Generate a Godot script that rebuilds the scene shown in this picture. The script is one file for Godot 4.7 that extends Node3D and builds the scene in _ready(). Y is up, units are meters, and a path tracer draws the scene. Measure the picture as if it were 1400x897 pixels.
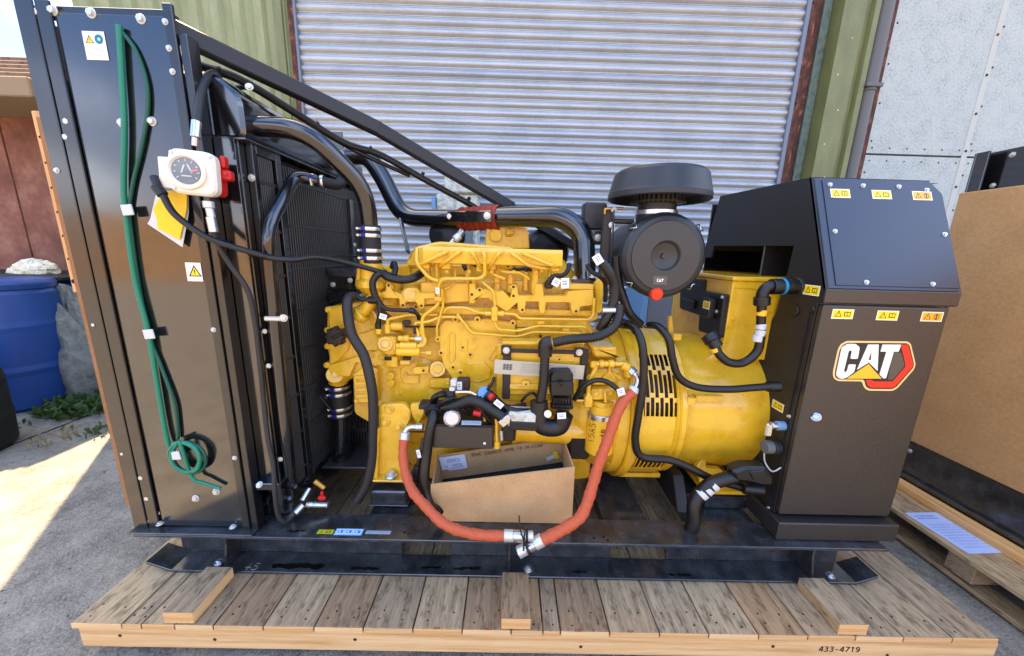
extends Node3D

var M := {}
var used := {}
var bolt_mesh := {}
var rng := RandomNumberGenerator.new()

# ------------------------------------------------------------------ mesh helpers
func S() -> SurfaceTool:
	var s := SurfaceTool.new()
	s.begin(Mesh.PRIMITIVE_TRIANGLES)
	return s

func vert(s: SurfaceTool, p: Vector3, n: Vector3, uv := Vector2.ZERO):
	s.set_normal(n)
	s.set_uv(uv)
	s.add_vertex(p)

func trin(s: SurfaceTool, a: Vector3, b: Vector3, c: Vector3, toward: Vector3):
	var n := (c - a).cross(b - a)
	if n.length_squared() < 1e-16:
		return
	n = n.normalized()
	if n.dot(toward) < 0:
		var t := b
		b = c
		c = t
		n = -n
	vert(s, a, n)
	vert(s, b, n)
	vert(s, c, n)

func quadn(s: SurfaceTool, a: Vector3, b: Vector3, c: Vector3, d: Vector3, toward: Vector3):
	trin(s, a, b, c, toward)
	trin(s, a, c, d, toward)

func smooth_quad(s: SurfaceTool, a: Vector3, b: Vector3, c: Vector3, d: Vector3, na: Vector3, nb: Vector3, nc: Vector3, nd: Vector3):
	var n := (c - a).cross(b - a)
	if n.dot(na + nb + nc + nd) >= 0:
		vert(s, a, na); vert(s, b, nb); vert(s, c, nc)
		vert(s, a, na); vert(s, c, nc); vert(s, d, nd)
	else:
		vert(s, a, na); vert(s, c, nc); vert(s, b, nb)
		vert(s, a, na); vert(s, d, nd); vert(s, c, nc)

func numbered(parent: Node, called: String) -> String:
	var key := str(parent.get_instance_id()) + called
	var n: int = used.get(key, 0)
	used[key] = n + 1
	return called if n == 0 else "%s_%03d" % [called, n]

func mesh_node(mesh: Mesh, called: String, parent: Node, m = null) -> MeshInstance3D:
	var o := MeshInstance3D.new()
	o.mesh = mesh
	if m != null:
		o.material_override = M[m] if m is String else m
	o.name = numbered(parent, called)
	parent.add_child(o, true)
	return o

func put(s: SurfaceTool, called: String, m, parent: Node = self) -> MeshInstance3D:
	return mesh_node(s.commit(), called, parent, m)

func thing(called: String, label: String, category: String, at := Vector3.ZERO, group := "") -> Node3D:
	var o := Node3D.new()
	o.name = numbered(self, called)
	add_child(o, true)
	o.position = at
	tag(o, label, category, group)
	return o

func tag(o: Node, label: String, category: String, group := ""):
	o.set_meta("label", label)
	o.set_meta("category", category)
	if group != "":
		o.set_meta("group", group)

func part(called: String, parent: Node) -> Node3D:
	var o := Node3D.new()
	o.name = numbered(parent, called)
	parent.add_child(o, true)
	return o

func settle(o: Node3D, base: Vector3):   # the children were made in world metres: give the thing its base as origin
	for c in o.get_children():
		c.position -= base
	o.position = base

func box(s: SurfaceTool, c: Vector3, size: Vector3, b := 0.003, basis := Basis.IDENTITY):
	var h := size * 0.5
	b = minf(b, minf(h.x, minf(h.y, h.z)) * 0.6)
	var q := h - Vector3.ONE * b
	for ax in 3:
		var u := (ax + 1) % 3
		var w := (ax + 2) % 3
		for sg in [-1.0, 1.0]:
			var p := []
			for k in [[-1, -1], [1, -1], [1, 1], [-1, 1]]:
				var x := Vector3.ZERO
				x[ax] = sg * h[ax]; x[u] = k[0] * q[u]; x[w] = k[1] * q[w]
				p.append(c + basis * x)
			var n := Vector3.ZERO
			n[ax] = sg
			quadn(s, p[0], p[1], p[2], p[3], basis * n)
		for su in [-1.0, 1.0]:
			for sw in [-1.0, 1.0]:
				var e := []
				for k in [-1.0, 1.0]:
					var x1 := Vector3.ZERO
					x1[ax] = k * q[ax]; x1[u] = su * h[u]; x1[w] = sw * q[w]
					var x2 := Vector3.ZERO
					x2[ax] = k * q[ax]; x2[u] = su * q[u]; x2[w] = sw * h[w]
					e.append([c + basis * x1, c + basis * x2])
				var n2 := Vector3.ZERO
				n2[u] = su; n2[w] = sw
				quadn(s, e[0][0], e[1][0], e[1][1], e[0][1], basis * n2)
	for sx in [-1.0, 1.0]:
		for sy in [-1.0, 1.0]:
			for sz in [-1.0, 1.0]:
				var d := Vector3(sx, sy, sz)
				trin(s, c + basis * (d * Vector3(h.x, q.y, q.z)), c + basis * (d * Vector3(q.x, h.y, q.z)), c + basis * (d * Vector3(q.x, q.y, h.z)), basis * d)

func slab(s: SurfaceTool, a: Vector3, b: Vector3, bev := 0.003):   # box between two corners
	box(s, (a + b) * 0.5, (b - a).abs(), bev)

func bar(s: SurfaceTool, a: Vector3, b: Vector3, w: float, h: float, up := Vector3.UP, bev := 0.003):
	var d := (b - a).normalized()
	var side := d.cross(up).normalized()
	var u := side.cross(d)
	box(s, (a + b) * 0.5, Vector3((b - a).length(), h, w), bev, Basis(d, u, side))

const TO_LEFT := Transform3D(Basis(Vector3(0, 0, 1), Vector3(0, 1, 0), Vector3(-1, 0, 0)), Vector3.ZERO)      # outline (z, y), pushed along -x
const TO_UP := Transform3D(Basis(Vector3(1, 0, 0), Vector3(0, 0, 1), Vector3(0, -1, 0)), Vector3.ZERO)        # outline (x, z), pushed along -y

func prism(s: SurfaceTool, outline: Array, w0: float, w1: float, bev := 0.003, xf := Transform3D.IDENTITY):
	var p := PackedVector2Array(outline)
	if Geometry2D.is_polygon_clockwise(p):
		p.reverse()
	var n := p.size()
	var ins := PackedVector2Array()
	for i in n:
		var a := (p[i] - p[(i + n - 1) % n]).normalized()
		var b := (p[(i + 1) % n] - p[i]).normalized()
		var na := Vector2(-a.y, a.x)
		var nb := Vector2(-b.y, b.x)
		var m := na + nb
		var k := m.dot(m)
		ins.append(p[i] + (m * (2.0 * bev / k) if k > 0.3 else na * bev))
	var tri := Geometry2D.triangulate_polygon(p)
	var sgn := signf(w0 - w1)
	var up := xf.basis * Vector3(0, 0, sgn)
	for i in range(0, tri.size(), 3):
		var f := []
		var bk := []
		for k in 3:
			var q := ins[tri[i + k]]
			var q2 := p[tri[i + k]]
			f.append(xf * Vector3(q.x, q.y, w0))
			bk.append(xf * Vector3(q2.x, q2.y, w1))
		trin(s, f[0], f[1], f[2], up)
		trin(s, bk[0], bk[1], bk[2], -up)
	for i in n:
		var j := (i + 1) % n
		var e := p[j] - p[i]
		var out := xf.basis * Vector3(e.y, -e.x, 0)
		var wm := w0 - sgn * bev
		quadn(s, xf * Vector3(p[i].x, p[i].y, wm), xf * Vector3(p[j].x, p[j].y, wm), xf * Vector3(p[j].x, p[j].y, w1), xf * Vector3(p[i].x, p[i].y, w1), out)
		if bev > 0:
			quadn(s, xf * Vector3(ins[i].x, ins[i].y, w0), xf * Vector3(ins[j].x, ins[j].y, w0), xf * Vector3(p[j].x, p[j].y, wm), xf * Vector3(p[i].x, p[i].y, wm), out.normalized() + up)

func rounded(outline: Array, r: float, k := 4) -> Array:
	var o := []
	var n := outline.size()
	for i in n:
		var c: Vector2 = outline[i]
		var a: Vector2 = outline[(i + n - 1) % n] - c
		var b: Vector2 = outline[(i + 1) % n] - c
		var d := minf(r, minf(a.length(), b.length()) * 0.45)
		var p0 := c + a.normalized() * d
		var p1 := c + b.normalized() * d
		for j in k + 1:
			var t := float(j) / k
			o.append(p0.lerp(c, t).lerp(c.lerp(p1, t), t))
	return o

func rect2(x0: float, y0: float, x1: float, y1: float) -> Array:
	return [Vector2(x0, y0), Vector2(x1, y0), Vector2(x1, y1), Vector2(x0, y1)]

func spline(pts: Array, per := 8) -> Array:
	var o := []
	var n := pts.size()
	for i in n - 1:
		var p0: Vector3 = pts[maxi(i - 1, 0)]
		var p1: Vector3 = pts[i]
		var p2: Vector3 = pts[i + 1]
		var p3: Vector3 = pts[mini(i + 2, n - 1)]
		for k in per:
			o.append(p1.cubic_interpolate(p2, p0, p3, float(k) / per))
	o.append(pts[n - 1])
	return o

func bends(pts: Array, r: float, per := 6) -> Array:   # straight runs with rounded bends
	var o := [pts[0]]
	for i in range(1, pts.size() - 1):
		var c: Vector3 = pts[i]
		var a: Vector3 = pts[i - 1] - c
		var b: Vector3 = pts[i + 1] - c
		var d := minf(r, minf(a.length(), b.length()) * 0.48)
		var p0 := c + a.normalized() * d
		var p1 := c + b.normalized() * d
		for j in per + 1:
			var t := float(j) / per
			o.append(p0.lerp(c, t).lerp(c.lerp(p1, t), t))
	o.append(pts[pts.size() - 1])
	return o

func resample(pts: Array, step: float) -> Array:
	var o := [pts[0]]
	var left := step
	for i in pts.size() - 1:
		var a: Vector3 = pts[i]
		var b: Vector3 = pts[i + 1]
		var L := a.distance_to(b)
		while left <= L and L > 1e-6:
			a = a.move_toward(b, left)
			L -= left
			left = step
			o.append(a)
		left -= L
	o.append(pts[pts.size() - 1])
	return o

func tube(s: SurfaceTool, pts: Array, r: float, seg := 10, ribs := 0.0, flat := 1.0, rough := 0.0):
	var path := pts
	if ribs > 0:
		path = resample(pts, ribs * 0.25)
	var n := path.size()
	var d0: Vector3 = (path[1] - path[0]).normalized()
	var nr := d0.cross(Vector3.UP if absf(d0.y) < 0.9 else Vector3.RIGHT).normalized()
	var rings := []
	for i in n:
		var d: Vector3 = (path[mini(i + 1, n - 1)] - path[maxi(i - 1, 0)]).normalized()
		nr = (nr - d * nr.dot(d)).normalized()
		var bn := d.cross(nr)
		var rr := r
		if ribs > 0:
			rr = r * [1.0, 1.0, 0.86, 0.86][i % 4]
		if rough > 0:
			rr *= 1.0 + rough * (sin(i * 2.1) * 0.5 + sin(i * 0.9 + 1.0) * 0.5)
		var ring := []
		for k in seg:
			var a := TAU * k / seg
			var v := nr * cos(a) + bn * sin(a) * flat
			ring.append([path[i] + v * rr, v.normalized()])
		rings.append(ring)
	for i in n - 1:
		for k in seg:
			var k2 := (k + 1) % seg
			var A: Array = rings[i][k]
			var B: Array = rings[i][k2]
			var C: Array = rings[i + 1][k2]
			var D: Array = rings[i + 1][k]
			smooth_quad(s, A[0], B[0], C[0], D[0], A[1], B[1], C[1], D[1])
	for e in [0, n - 1]:
		var dd: Vector3 = (path[0] - path[1]) if e == 0 else (path[n - 1] - path[n - 2])
		for k in seg:
			trin(s, path[e], rings[e][k][0], rings[e][(k + 1) % seg][0], dd)

func frame(origin: Vector3, axis: Vector3) -> Transform3D:   # local y along axis
	var y := axis.normalized()
	var x := y.cross(Vector3.BACK if absf(y.z) < 0.9 else Vector3.RIGHT).normalized()
	return Transform3D(Basis(x, y, x.cross(y)), origin)

func lathe(s: SurfaceTool, xf: Transform3D, prof: Array, seg := 24):   # profile of (radius, height), each run flat, smooth round the axis
	for i in prof.size() - 1:
		var a: Vector2 = prof[i]
		var b: Vector2 = prof[i + 1]
		var t := b - a
		var nn := Vector2(t.y, -t.x).normalized()
		for k in seg:
			var a0 := TAU * k / seg
			var a1 := TAU * (k + 1) / seg
			var c0 := Vector3(cos(a0), 0, sin(a0))
			var c1 := Vector3(cos(a1), 0, sin(a1))
			var n0 := xf.basis * (c0 * nn.x + Vector3(0, nn.y, 0))
			var n1 := xf.basis * (c1 * nn.x + Vector3(0, nn.y, 0))
			var p0 := xf * (c0 * a.x + Vector3(0, a.y, 0))
			var p1 := xf * (c1 * a.x + Vector3(0, a.y, 0))
			var p2 := xf * (c1 * b.x + Vector3(0, b.y, 0))
			var p3 := xf * (c0 * b.x + Vector3(0, b.y, 0))
			if a.x < 1e-6:
				vert(s, p0, n0); vert(s, p2, n1); vert(s, p3, n0)
			elif b.x < 1e-6:
				vert(s, p0, n0); vert(s, p1, n1); vert(s, p2, n1)
			else:
				smooth_quad(s, p0, p1, p2, p3, n0, n1, n1, n0)

func cyl(s: SurfaceTool, a: Vector3, b: Vector3, r: float, r2 := -1.0, seg := 20, bev := 0.002):
	if r2 < 0:
		r2 = r
	var L := a.distance_to(b)
	bev = minf(bev, minf(r, r2) * 0.4)
	lathe(s, frame(a, b - a), [Vector2(0, 0), Vector2(r - bev, 0), Vector2(r, bev), Vector2(r2, L - bev), Vector2(r2 - bev, L), Vector2(0, L)], seg)

# a sheet of cells (i along, j across) bent by place.call(u, v, depth); cells where solid.call(i, j) is false are open
func pierced(s: SurfaceTool, ni: int, nj: int, place: Callable, solid: Callable, thick: float):
	for i in ni:
		for j in nj:
			if not solid.call(i, j):
				continue
			var c := []
			for k in [[0, 0], [1, 0], [1, 1], [0, 1]]:
				c.append([place.call(i + k[0], j + k[1], 0.0), place.call(i + k[0], j + k[1], thick)])
			var out: Vector3 = c[0][0] - c[0][1]
			quadn(s, c[0][0], c[1][0], c[2][0], c[3][0], out)
			quadn(s, c[0][1], c[1][1], c[2][1], c[3][1], -out)
			var mid: Vector3 = (c[0][0] + c[2][0]) * 0.5
			for e in [[0, 1, 0, -1], [1, 2, 1, 0], [2, 3, 0, 1], [3, 0, -1, 0]]:
				var ii: int = i + e[2]
				var jj: int = j + e[3]
				if ii >= 0 and jj >= 0 and ii < ni and jj < nj and solid.call(ii, jj):
					continue
				var a: Array = c[e[0]]
				var b: Array = c[e[1]]
				quadn(s, a[0], b[0], b[1], a[1], (a[0] + b[0]) * 0.5 - mid)

func bolt(parent: Node, at: Vector3, normal: Vector3, r: float, m := "zinc", called := "bolt") -> MeshInstance3D:
	if not bolt_mesh.has(0):
		var s := S()
		lathe(s, Transform3D.IDENTITY, [Vector2(0, 0), Vector2(1.0, 0), Vector2(1.0, 0.12), Vector2(0.94, 0.18), Vector2(0.4, 0.18)], 14)
		lathe(s, Transform3D.IDENTITY, [Vector2(0.66, 0.18), Vector2(0.68, 0.62), Vector2(0.56, 0.72), Vector2(0, 0.72)], 6)
		bolt_mesh[0] = s.commit()
	var o := mesh_node(bolt_mesh[0], called, parent, m)
	var t := frame(at, normal)
	o.transform = Transform3D(t.basis.rotated(t.basis.y.normalized(), at.x * 37.0).scaled(Vector3.ONE * r), at)
	return o

func clamp_band(parent: Node, at: Vector3, axis: Vector3, r: float, turn := 0.0, w := 0.011):
	var t := frame(at, axis)
	var s := S()
	lathe(s, t, [Vector2(r + 0.0004, -w * 0.5), Vector2(r + 0.0024, -w * 0.5), Vector2(r + 0.003, 0), Vector2(r + 0.0024, w * 0.5), Vector2(r + 0.0004, w * 0.5)], 24)
	var d := t.basis * Vector3(cos(turn), 0, sin(turn))
	var e := t.basis * Vector3(-sin(turn), 0, cos(turn))
	cyl(s, at + d * (r + 0.007) - e * 0.012, at + d * (r + 0.007) + e * 0.014, 0.006, -1, 8)
	put(s, "hose_clamp", "steel", parent)
	var s2 := S()
	var d2 := t.basis * Vector3(cos(turn + 0.75), 0, sin(turn + 0.75))
	box(s2, at + d2 * (r + 0.003), Vector3(0.006, w + 0.001, 0.017), 0.001, Basis(d2, t.basis.y, d2.cross(t.basis.y)))
	put(s2, "clamp_housing", "blue_plastic", parent)

func plate(parent: Node, called: String, c: Vector3, right: Vector3, up: Vector3, w: float, h: float, m, thick := 0.0015) -> MeshInstance3D:
	right = right.normalized()
	var n := right.cross(up).normalized()
	up = n.cross(right)
	var s := S()
	var q := [c - right * w / 2 - up * h / 2, c + right * w / 2 - up * h / 2, c + right * w / 2 + up * h / 2, c - right * w / 2 + up * h / 2]
	var uv := [Vector2(0, 1), Vector2(1, 1), Vector2(1, 0), Vector2(0, 0)]
	for k in [0, 2, 1, 0, 3, 2]:
		vert(s, q[k] + n * thick, n, uv[k])
	for k in 4:
		quadn(s, q[k], q[(k + 1) % 4], q[(k + 1) % 4] + n * thick, q[k] + n * thick, (q[k] + q[(k + 1) % 4]) * 0.5 - c)
	return put(s, called, m, parent)

func text(parent: Node, called: String, words: String, c: Vector3, right: Vector3, up: Vector3, cap: float, m, font := "Droid Sans") -> MeshInstance3D:
	var f := SystemFont.new()
	f.font_names = [font]
	var t := TextMesh.new()
	t.font = f
	t.font_size = 64
	t.pixel_size = cap / 46.0
	t.depth = 0.0012
	t.text = words
	var o := mesh_node(t, called, parent, m)
	right = right.normalized()
	var n := right.cross(up).normalized()
	o.transform = Transform3D(Basis(right, n.cross(right), n), c)
	return o

const STROKES := {"S": [[8, 8, 5, 10, 1, 9, 1, 6, 7, 4, 7, 1, 3, 0, 0, 2]], "W": [[0, 10, 2, 0, 4, 7, 6, 0, 8, 10]], "K": [[1, 10, 1, 0], [7, 10, 1, 5, 7, 0]], "2": [[0, 8, 3, 10, 6, 8, 5, 5, 0, 0, 7, 0]], "0": [[3, 9, 0, 6, 1, 1, 4, 0, 6, 4, 5, 8, 3, 9]], "/": [[0, -1, 5, 11]], "5": [[6, 10, 1, 10, 1, 6, 5, 6, 6, 3, 4, 0, 0, 1]], "U": [[0, 10, 0, 3, 2, 0, 5, 1, 6, 4, 6, 10]], "M": [[0, 0, 1, 10, 4, 4, 7, 10, 8, 0]], "R": [[0, 0, 1, 10, 5, 9, 5, 6, 1, 5, 6, 0]], "1": [[2, 10, 2, 0]], "I": [[1, 8, 1, 0]], "L": [[1, 10, 1, 0, 5, 0]], "C": [[6, 8, 3, 9, 0, 5, 2, 0, 6, 1]], "O": [[3, 8, 0, 5, 2, 0, 5, 1, 6, 5, 3, 8]], "D": [[0, 0, 1, 9, 5, 7, 5, 2, 0, 0]], "E": [[6, 9, 1, 9, 1, 0, 6, 0], [1, 5, 5, 5]], "4": [[4, 0, 5, 10, 0, 4, 7, 4]], "A": [[0, 0, 3, 10, 6, 0], [1, 4, 5, 4]]}

func handwriting(parent: Node, words: String, at: Vector3, right: Vector3, up: Vector3, h: float, m, pen := 0.0012):
	right = right.normalized()
	var n := right.cross(up).normalized()
	up = n.cross(right)
	var s := S()
	var x := 0.0
	for ch in words:
		var w := 5.0
		for run in STROKES.get(ch, []):
			var pts := []
			for i in range(0, run.size(), 2):
				w = maxf(w, run[i])
				pts.append(at + right * ((x + run[i]) * h / 10.0) + up * (run[i + 1] * h / 10.0 + rng.randf_range(-0.03, 0.03) * h) + n * 0.0004)
			tube(s, pts, pen, 5)
		x += w + 3.2
	put(s, "handwriting", m, parent)

# ------------------------------------------------------------------ textures and materials
func noise_bytes(sd: int, freq: float, oct: int, w: int, h: int, kind := FastNoiseLite.TYPE_SIMPLEX_SMOOTH) -> PackedByteArray:
	var f := FastNoiseLite.new()
	f.seed = sd
	f.frequency = freq
	f.noise_type = kind
	f.fractal_type = FastNoiseLite.FRACTAL_FBM if oct > 1 else FastNoiseLite.FRACTAL_NONE
	f.fractal_octaves = oct
	var im := f.get_seamless_image(w, h, false, false, 0.15, true)
	im.convert(Image.FORMAT_L8)
	return im.get_data()

# layers: [seed, frequency, octaves, weight]; stops: grey level -> colour (sRGB)
func mix_image(w: int, h: int, layers: Array, stops: Array) -> Image:
	var g := Gradient.new()
	var offs := PackedFloat32Array()
	var cols := PackedColorArray()
	for st in stops:
		offs.append(st[0])
		cols.append(st[1])
	g.offsets = offs
	g.colors = cols
	var lut := PackedByteArray()
	for i in 256:
		var c := g.sample(i / 255.0)
		lut.append_array([int(clampf(c.r, 0, 1) * 255), int(clampf(c.g, 0, 1) * 255), int(clampf(c.b, 0, 1) * 255)])
	var bs := []
	var ws := []
	for l in layers:
		bs.append(noise_bytes(l[0], l[1], l[2], w, h, l[4] if l.size() > 4 else FastNoiseLite.TYPE_SIMPLEX_SMOOTH))
		ws.append(l[3])
	var out := PackedByteArray()
	out.resize(w * h * 3)
	for i in w * h:
		var v := 127.0
		for k in bs.size():
			v += (bs[k][i] - 127.0) * ws[k]
		var q := clampi(int(v), 0, 255) * 3
		out[i * 3] = lut[q]
		out[i * 3 + 1] = lut[q + 1]
		out[i * 3 + 2] = lut[q + 2]
	return Image.create_from_data(w, h, false, Image.FORMAT_RGB8, out)

func tex(im: Image) -> ImageTexture:
	return ImageTexture.create_from_image(im)

func bump(w: int, h: int, layers: Array, k: float) -> ImageTexture:
	var im := mix_image(w, h, layers, [[0.0, Color.BLACK], [1.0, Color.WHITE]])
	im.convert(Image.FORMAT_RGBA8)
	im.bump_map_to_normal_map(k)
	return ImageTexture.create_from_image(im)

func mat(key: String, c: Color, rough: float, metal := 0.0) -> StandardMaterial3D:
	var m := StandardMaterial3D.new()
	m.albedo_color = c
	m.roughness = rough
	m.metallic = metal
	M[key] = m
	return m

func tri_tex(m: StandardMaterial3D, albedo, scale: Vector3, world := false, normal = null, strength := 1.0):
	m.uv1_triplanar = true
	m.uv1_world_triplanar = world
	m.uv1_scale = scale
	m.uv1_triplanar_sharpness = 8.0
	if albedo != null:
		m.albedo_texture = albedo
	if normal != null:
		m.normal_enabled = true
		m.normal_texture = normal
		m.normal_scale = strength

func rough_tex(m: StandardMaterial3D, im: Image):
	m.roughness_texture = tex(im)
	m.roughness_texture_channel = BaseMaterial3D.TEXTURE_CHANNEL_RED

func grey(a: float) -> Color:
	return Color(a, a, a)

func fill_tri(im: Image, a: Vector2, b: Vector2, c: Vector2, col: Color):
	for y in range(int(minf(a.y, minf(b.y, c.y))), int(maxf(a.y, maxf(b.y, c.y))) + 1):
		for x in range(int(minf(a.x, minf(b.x, c.x))), int(maxf(a.x, maxf(b.x, c.x))) + 1):
			if x >= 0 and y >= 0 and x < im.get_width() and y < im.get_height() and Geometry2D.point_is_inside_triangle(Vector2(x + 0.5, y + 0.5), a, b, c):
				im.set_pixel(x, y, col)

func fill_disc(im: Image, c: Vector2, r: float, col: Color):
	for y in range(int(c.y - r), int(c.y + r) + 1):
		for x in range(int(c.x - r), int(c.x + r) + 1):
			if x >= 0 and y >= 0 and x < im.get_width() and y < im.get_height() and Vector2(x, y).distance_to(c) <= r:
				im.set_pixel(x, y, col)

func warn_triangle(im: Image, c: Vector2, r: float, yellow: Color):
	var k := Color(0.05, 0.05, 0.05)
	fill_tri(im, c + Vector2(0, -r), c + Vector2(r, r * 0.75), c + Vector2(-r, r * 0.75), k)
	fill_tri(im, c + Vector2(0, -r * 0.68), c + Vector2(r * 0.72, r * 0.6), c + Vector2(-r * 0.72, r * 0.6), yellow)
	im.fill_rect(Rect2i(int(c.x - r * 0.09), int(c.y - r * 0.3), maxi(2, int(r * 0.18)), int(r * 0.5)), k)
	im.fill_rect(Rect2i(int(c.x - r * 0.09), int(c.y + r * 0.32), maxi(2, int(r * 0.18)), maxi(2, int(r * 0.16))), k)

func print_lines(im: Image, r: Rect2i, rows: int, col: Color, sd := 1):
	var g := RandomNumberGenerator.new()
	g.seed = sd
	var dy := float(r.size.y) / rows
	for i in rows:
		var x := r.position.x
		while x < r.position.x + r.size.x - 6:
			var w := g.randi_range(2, 7)
			im.fill_rect(Rect2i(x, int(r.position.y + i * dy), w, maxi(1, int(dy * 0.5))), col)
			x += w + g.randi_range(1, 3)
		if g.randf() < 0.3:
			pass

func sticker(kind: String) -> StandardMaterial3D:
	if M.has("sticker_" + kind):
		return M["sticker_" + kind]
	var y := Color(0.93, 0.82, 0.1)
	var o := Color(0.93, 0.66, 0.14)
	var k := Color(0.08, 0.08, 0.07)
	var im: Image
	match kind:
		"pair", "pair_orange":
			var c := y if kind == "pair" else o
			im = Image.create(128, 56, false, Image.FORMAT_RGB8)
			im.fill(Color(0.92, 0.9, 0.8))
			im.fill_rect(Rect2i(5, 5, 118, 46), c)
			warn_triangle(im, Vector2(38, 28), 21, c)
			if kind == "pair":
				im.fill_rect(Rect2i(72, 15, 38, 26), k)
				im.fill_rect(Rect2i(77, 19, 13, 18), c)
				im.fill_rect(Rect2i(93, 19, 13, 18), c)
			else:
				fill_disc(im, Vector2(90, 28), 17, k)
				fill_disc(im, Vector2(90, 28), 13, c)
				im.fill_rect(Rect2i(86, 14, 8, 26), k)
		"white_notice":
			im = Image.create(112, 128, false, Image.FORMAT_RGB8)
			im.fill(Color(0.9, 0.9, 0.92))
			warn_triangle(im, Vector2(32, 38), 22, y)
			fill_disc(im, Vector2(80, 34), 22, Color(0.05, 0.45, 0.5))
			fill_disc(im, Vector2(80, 34), 8, Color(0.6, 0.8, 0.8))
			print_lines(im, Rect2i(10, 74, 92, 40), 5, Color(0.62, 0.64, 0.68))
		"white_triangle":
			im = Image.create(80, 96, false, Image.FORMAT_RGB8)
			im.fill(Color(0.92, 0.9, 0.84))
			warn_triangle(im, Vector2(44, 46), 34, y)
			print_lines(im, Rect2i(8, 78, 64, 10), 2, Color(0.5, 0.5, 0.5))
		"rail_yellow":
			im = Image.create(96, 36, false, Image.FORMAT_RGB8)
			im.fill(Color(0.72, 0.72, 0.14))
			warn_triangle(im, Vector2(24, 18), 13, Color(0.72, 0.72, 0.14))
			im.fill_rect(Rect2i(50, 8, 30, 20), k)
			im.fill_rect(Rect2i(55, 12, 20, 12), Color(0.72, 0.72, 0.14))
		"rail_blue":
			im = Image.create(128, 48, false, Image.FORMAT_RGB8)
			im.fill(Color(0.5, 0.7, 0.9))
			for i in 3:
				im.fill_rect(Rect2i(6 + i * 40, 6, 36, 36), Color(0.78, 0.88, 0.96))
				im.fill_rect(Rect2i(11 + i * 40, 12, 26, 22), Color(0.25, 0.45, 0.75))
				im.fill_rect(Rect2i(16 + i * 40, 16, 8, 14), Color(0.85, 0.9, 0.95))
		"rail_clear":
			im = Image.create(128, 24, false, Image.FORMAT_RGB8)
			im.fill(Color(0.6, 0.66, 0.72))
			print_lines(im, Rect2i(6, 6, 116, 14), 2, Color(0.35, 0.38, 0.42), 5)
		"white_label":
			im = Image.create(128, 96, false, Image.FORMAT_RGB8)
			im.fill(Color(0.88, 0.89, 0.95))
			print_lines(im, Rect2i(34, 22, 70, 44), 4, Color(0.22, 0.3, 0.6), 3)
			print_lines(im, Rect2i(20, 70, 96, 12), 1, Color(0.08, 0.1, 0.4), 8)
		"tag":
			im = Image.create(48, 32, false, Image.FORMAT_RGB8)
			im.fill(Color(0.88, 0.9, 0.9))
			print_lines(im, Rect2i(8, 8, 32, 16), 2, Color(0.3, 0.4, 0.55), 2)
		"module_tape":
			im = Image.create(256, 64, false, Image.FORMAT_RGB8)
			im.fill(Color(0.72, 0.69, 0.6))
			for i in 9:
				for j in 9:
					if (i * 7 + j * 5 + i * j) % 3 != 0:
						im.fill_rect(Rect2i(24 + i * 3, 16 + j * 3, 3, 3), Color(0.3, 0.3, 0.32))
			print_lines(im, Rect2i(76, 10, 160, 46), 6, Color(0.52, 0.52, 0.5), 4)
		"sheet":
			im = Image.create(128, 192, false, Image.FORMAT_RGB8)
			im.fill(Color(0.72, 0.8, 0.98))
			print_lines(im, Rect2i(14, 16, 70, 24), 2, Color(0.4, 0.5, 0.75), 4)
			print_lines(im, Rect2i(14, 60, 100, 116), 9, Color(0.58, 0.66, 0.88), 6)
		"plaque":
			im = Image.create(64, 40, false, Image.FORMAT_RGB8)
			im.fill(Color(0.33, 0.32, 0.3))
			im.fill_rect(Rect2i(17, 13, 8, 14), Color(0.9, 0.9, 0.9))
			im.fill_rect(Rect2i(20, 16, 6, 8), Color(0.33, 0.32, 0.3))
			fill_tri(im, Vector2(31, 12), Vector2(37, 27), Vector2(25, 27), Color(0.9, 0.9, 0.9))
			im.fill_rect(Rect2i(37, 13, 11, 4), Color(0.9, 0.9, 0.9))
			im.fill_rect(Rect2i(40, 13, 4, 14), Color(0.9, 0.9, 0.9))
	var m := StandardMaterial3D.new()
	m.albedo_texture = tex(im)
	m.roughness = 0.4
	M["sticker_" + kind] = m
	return m

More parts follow.
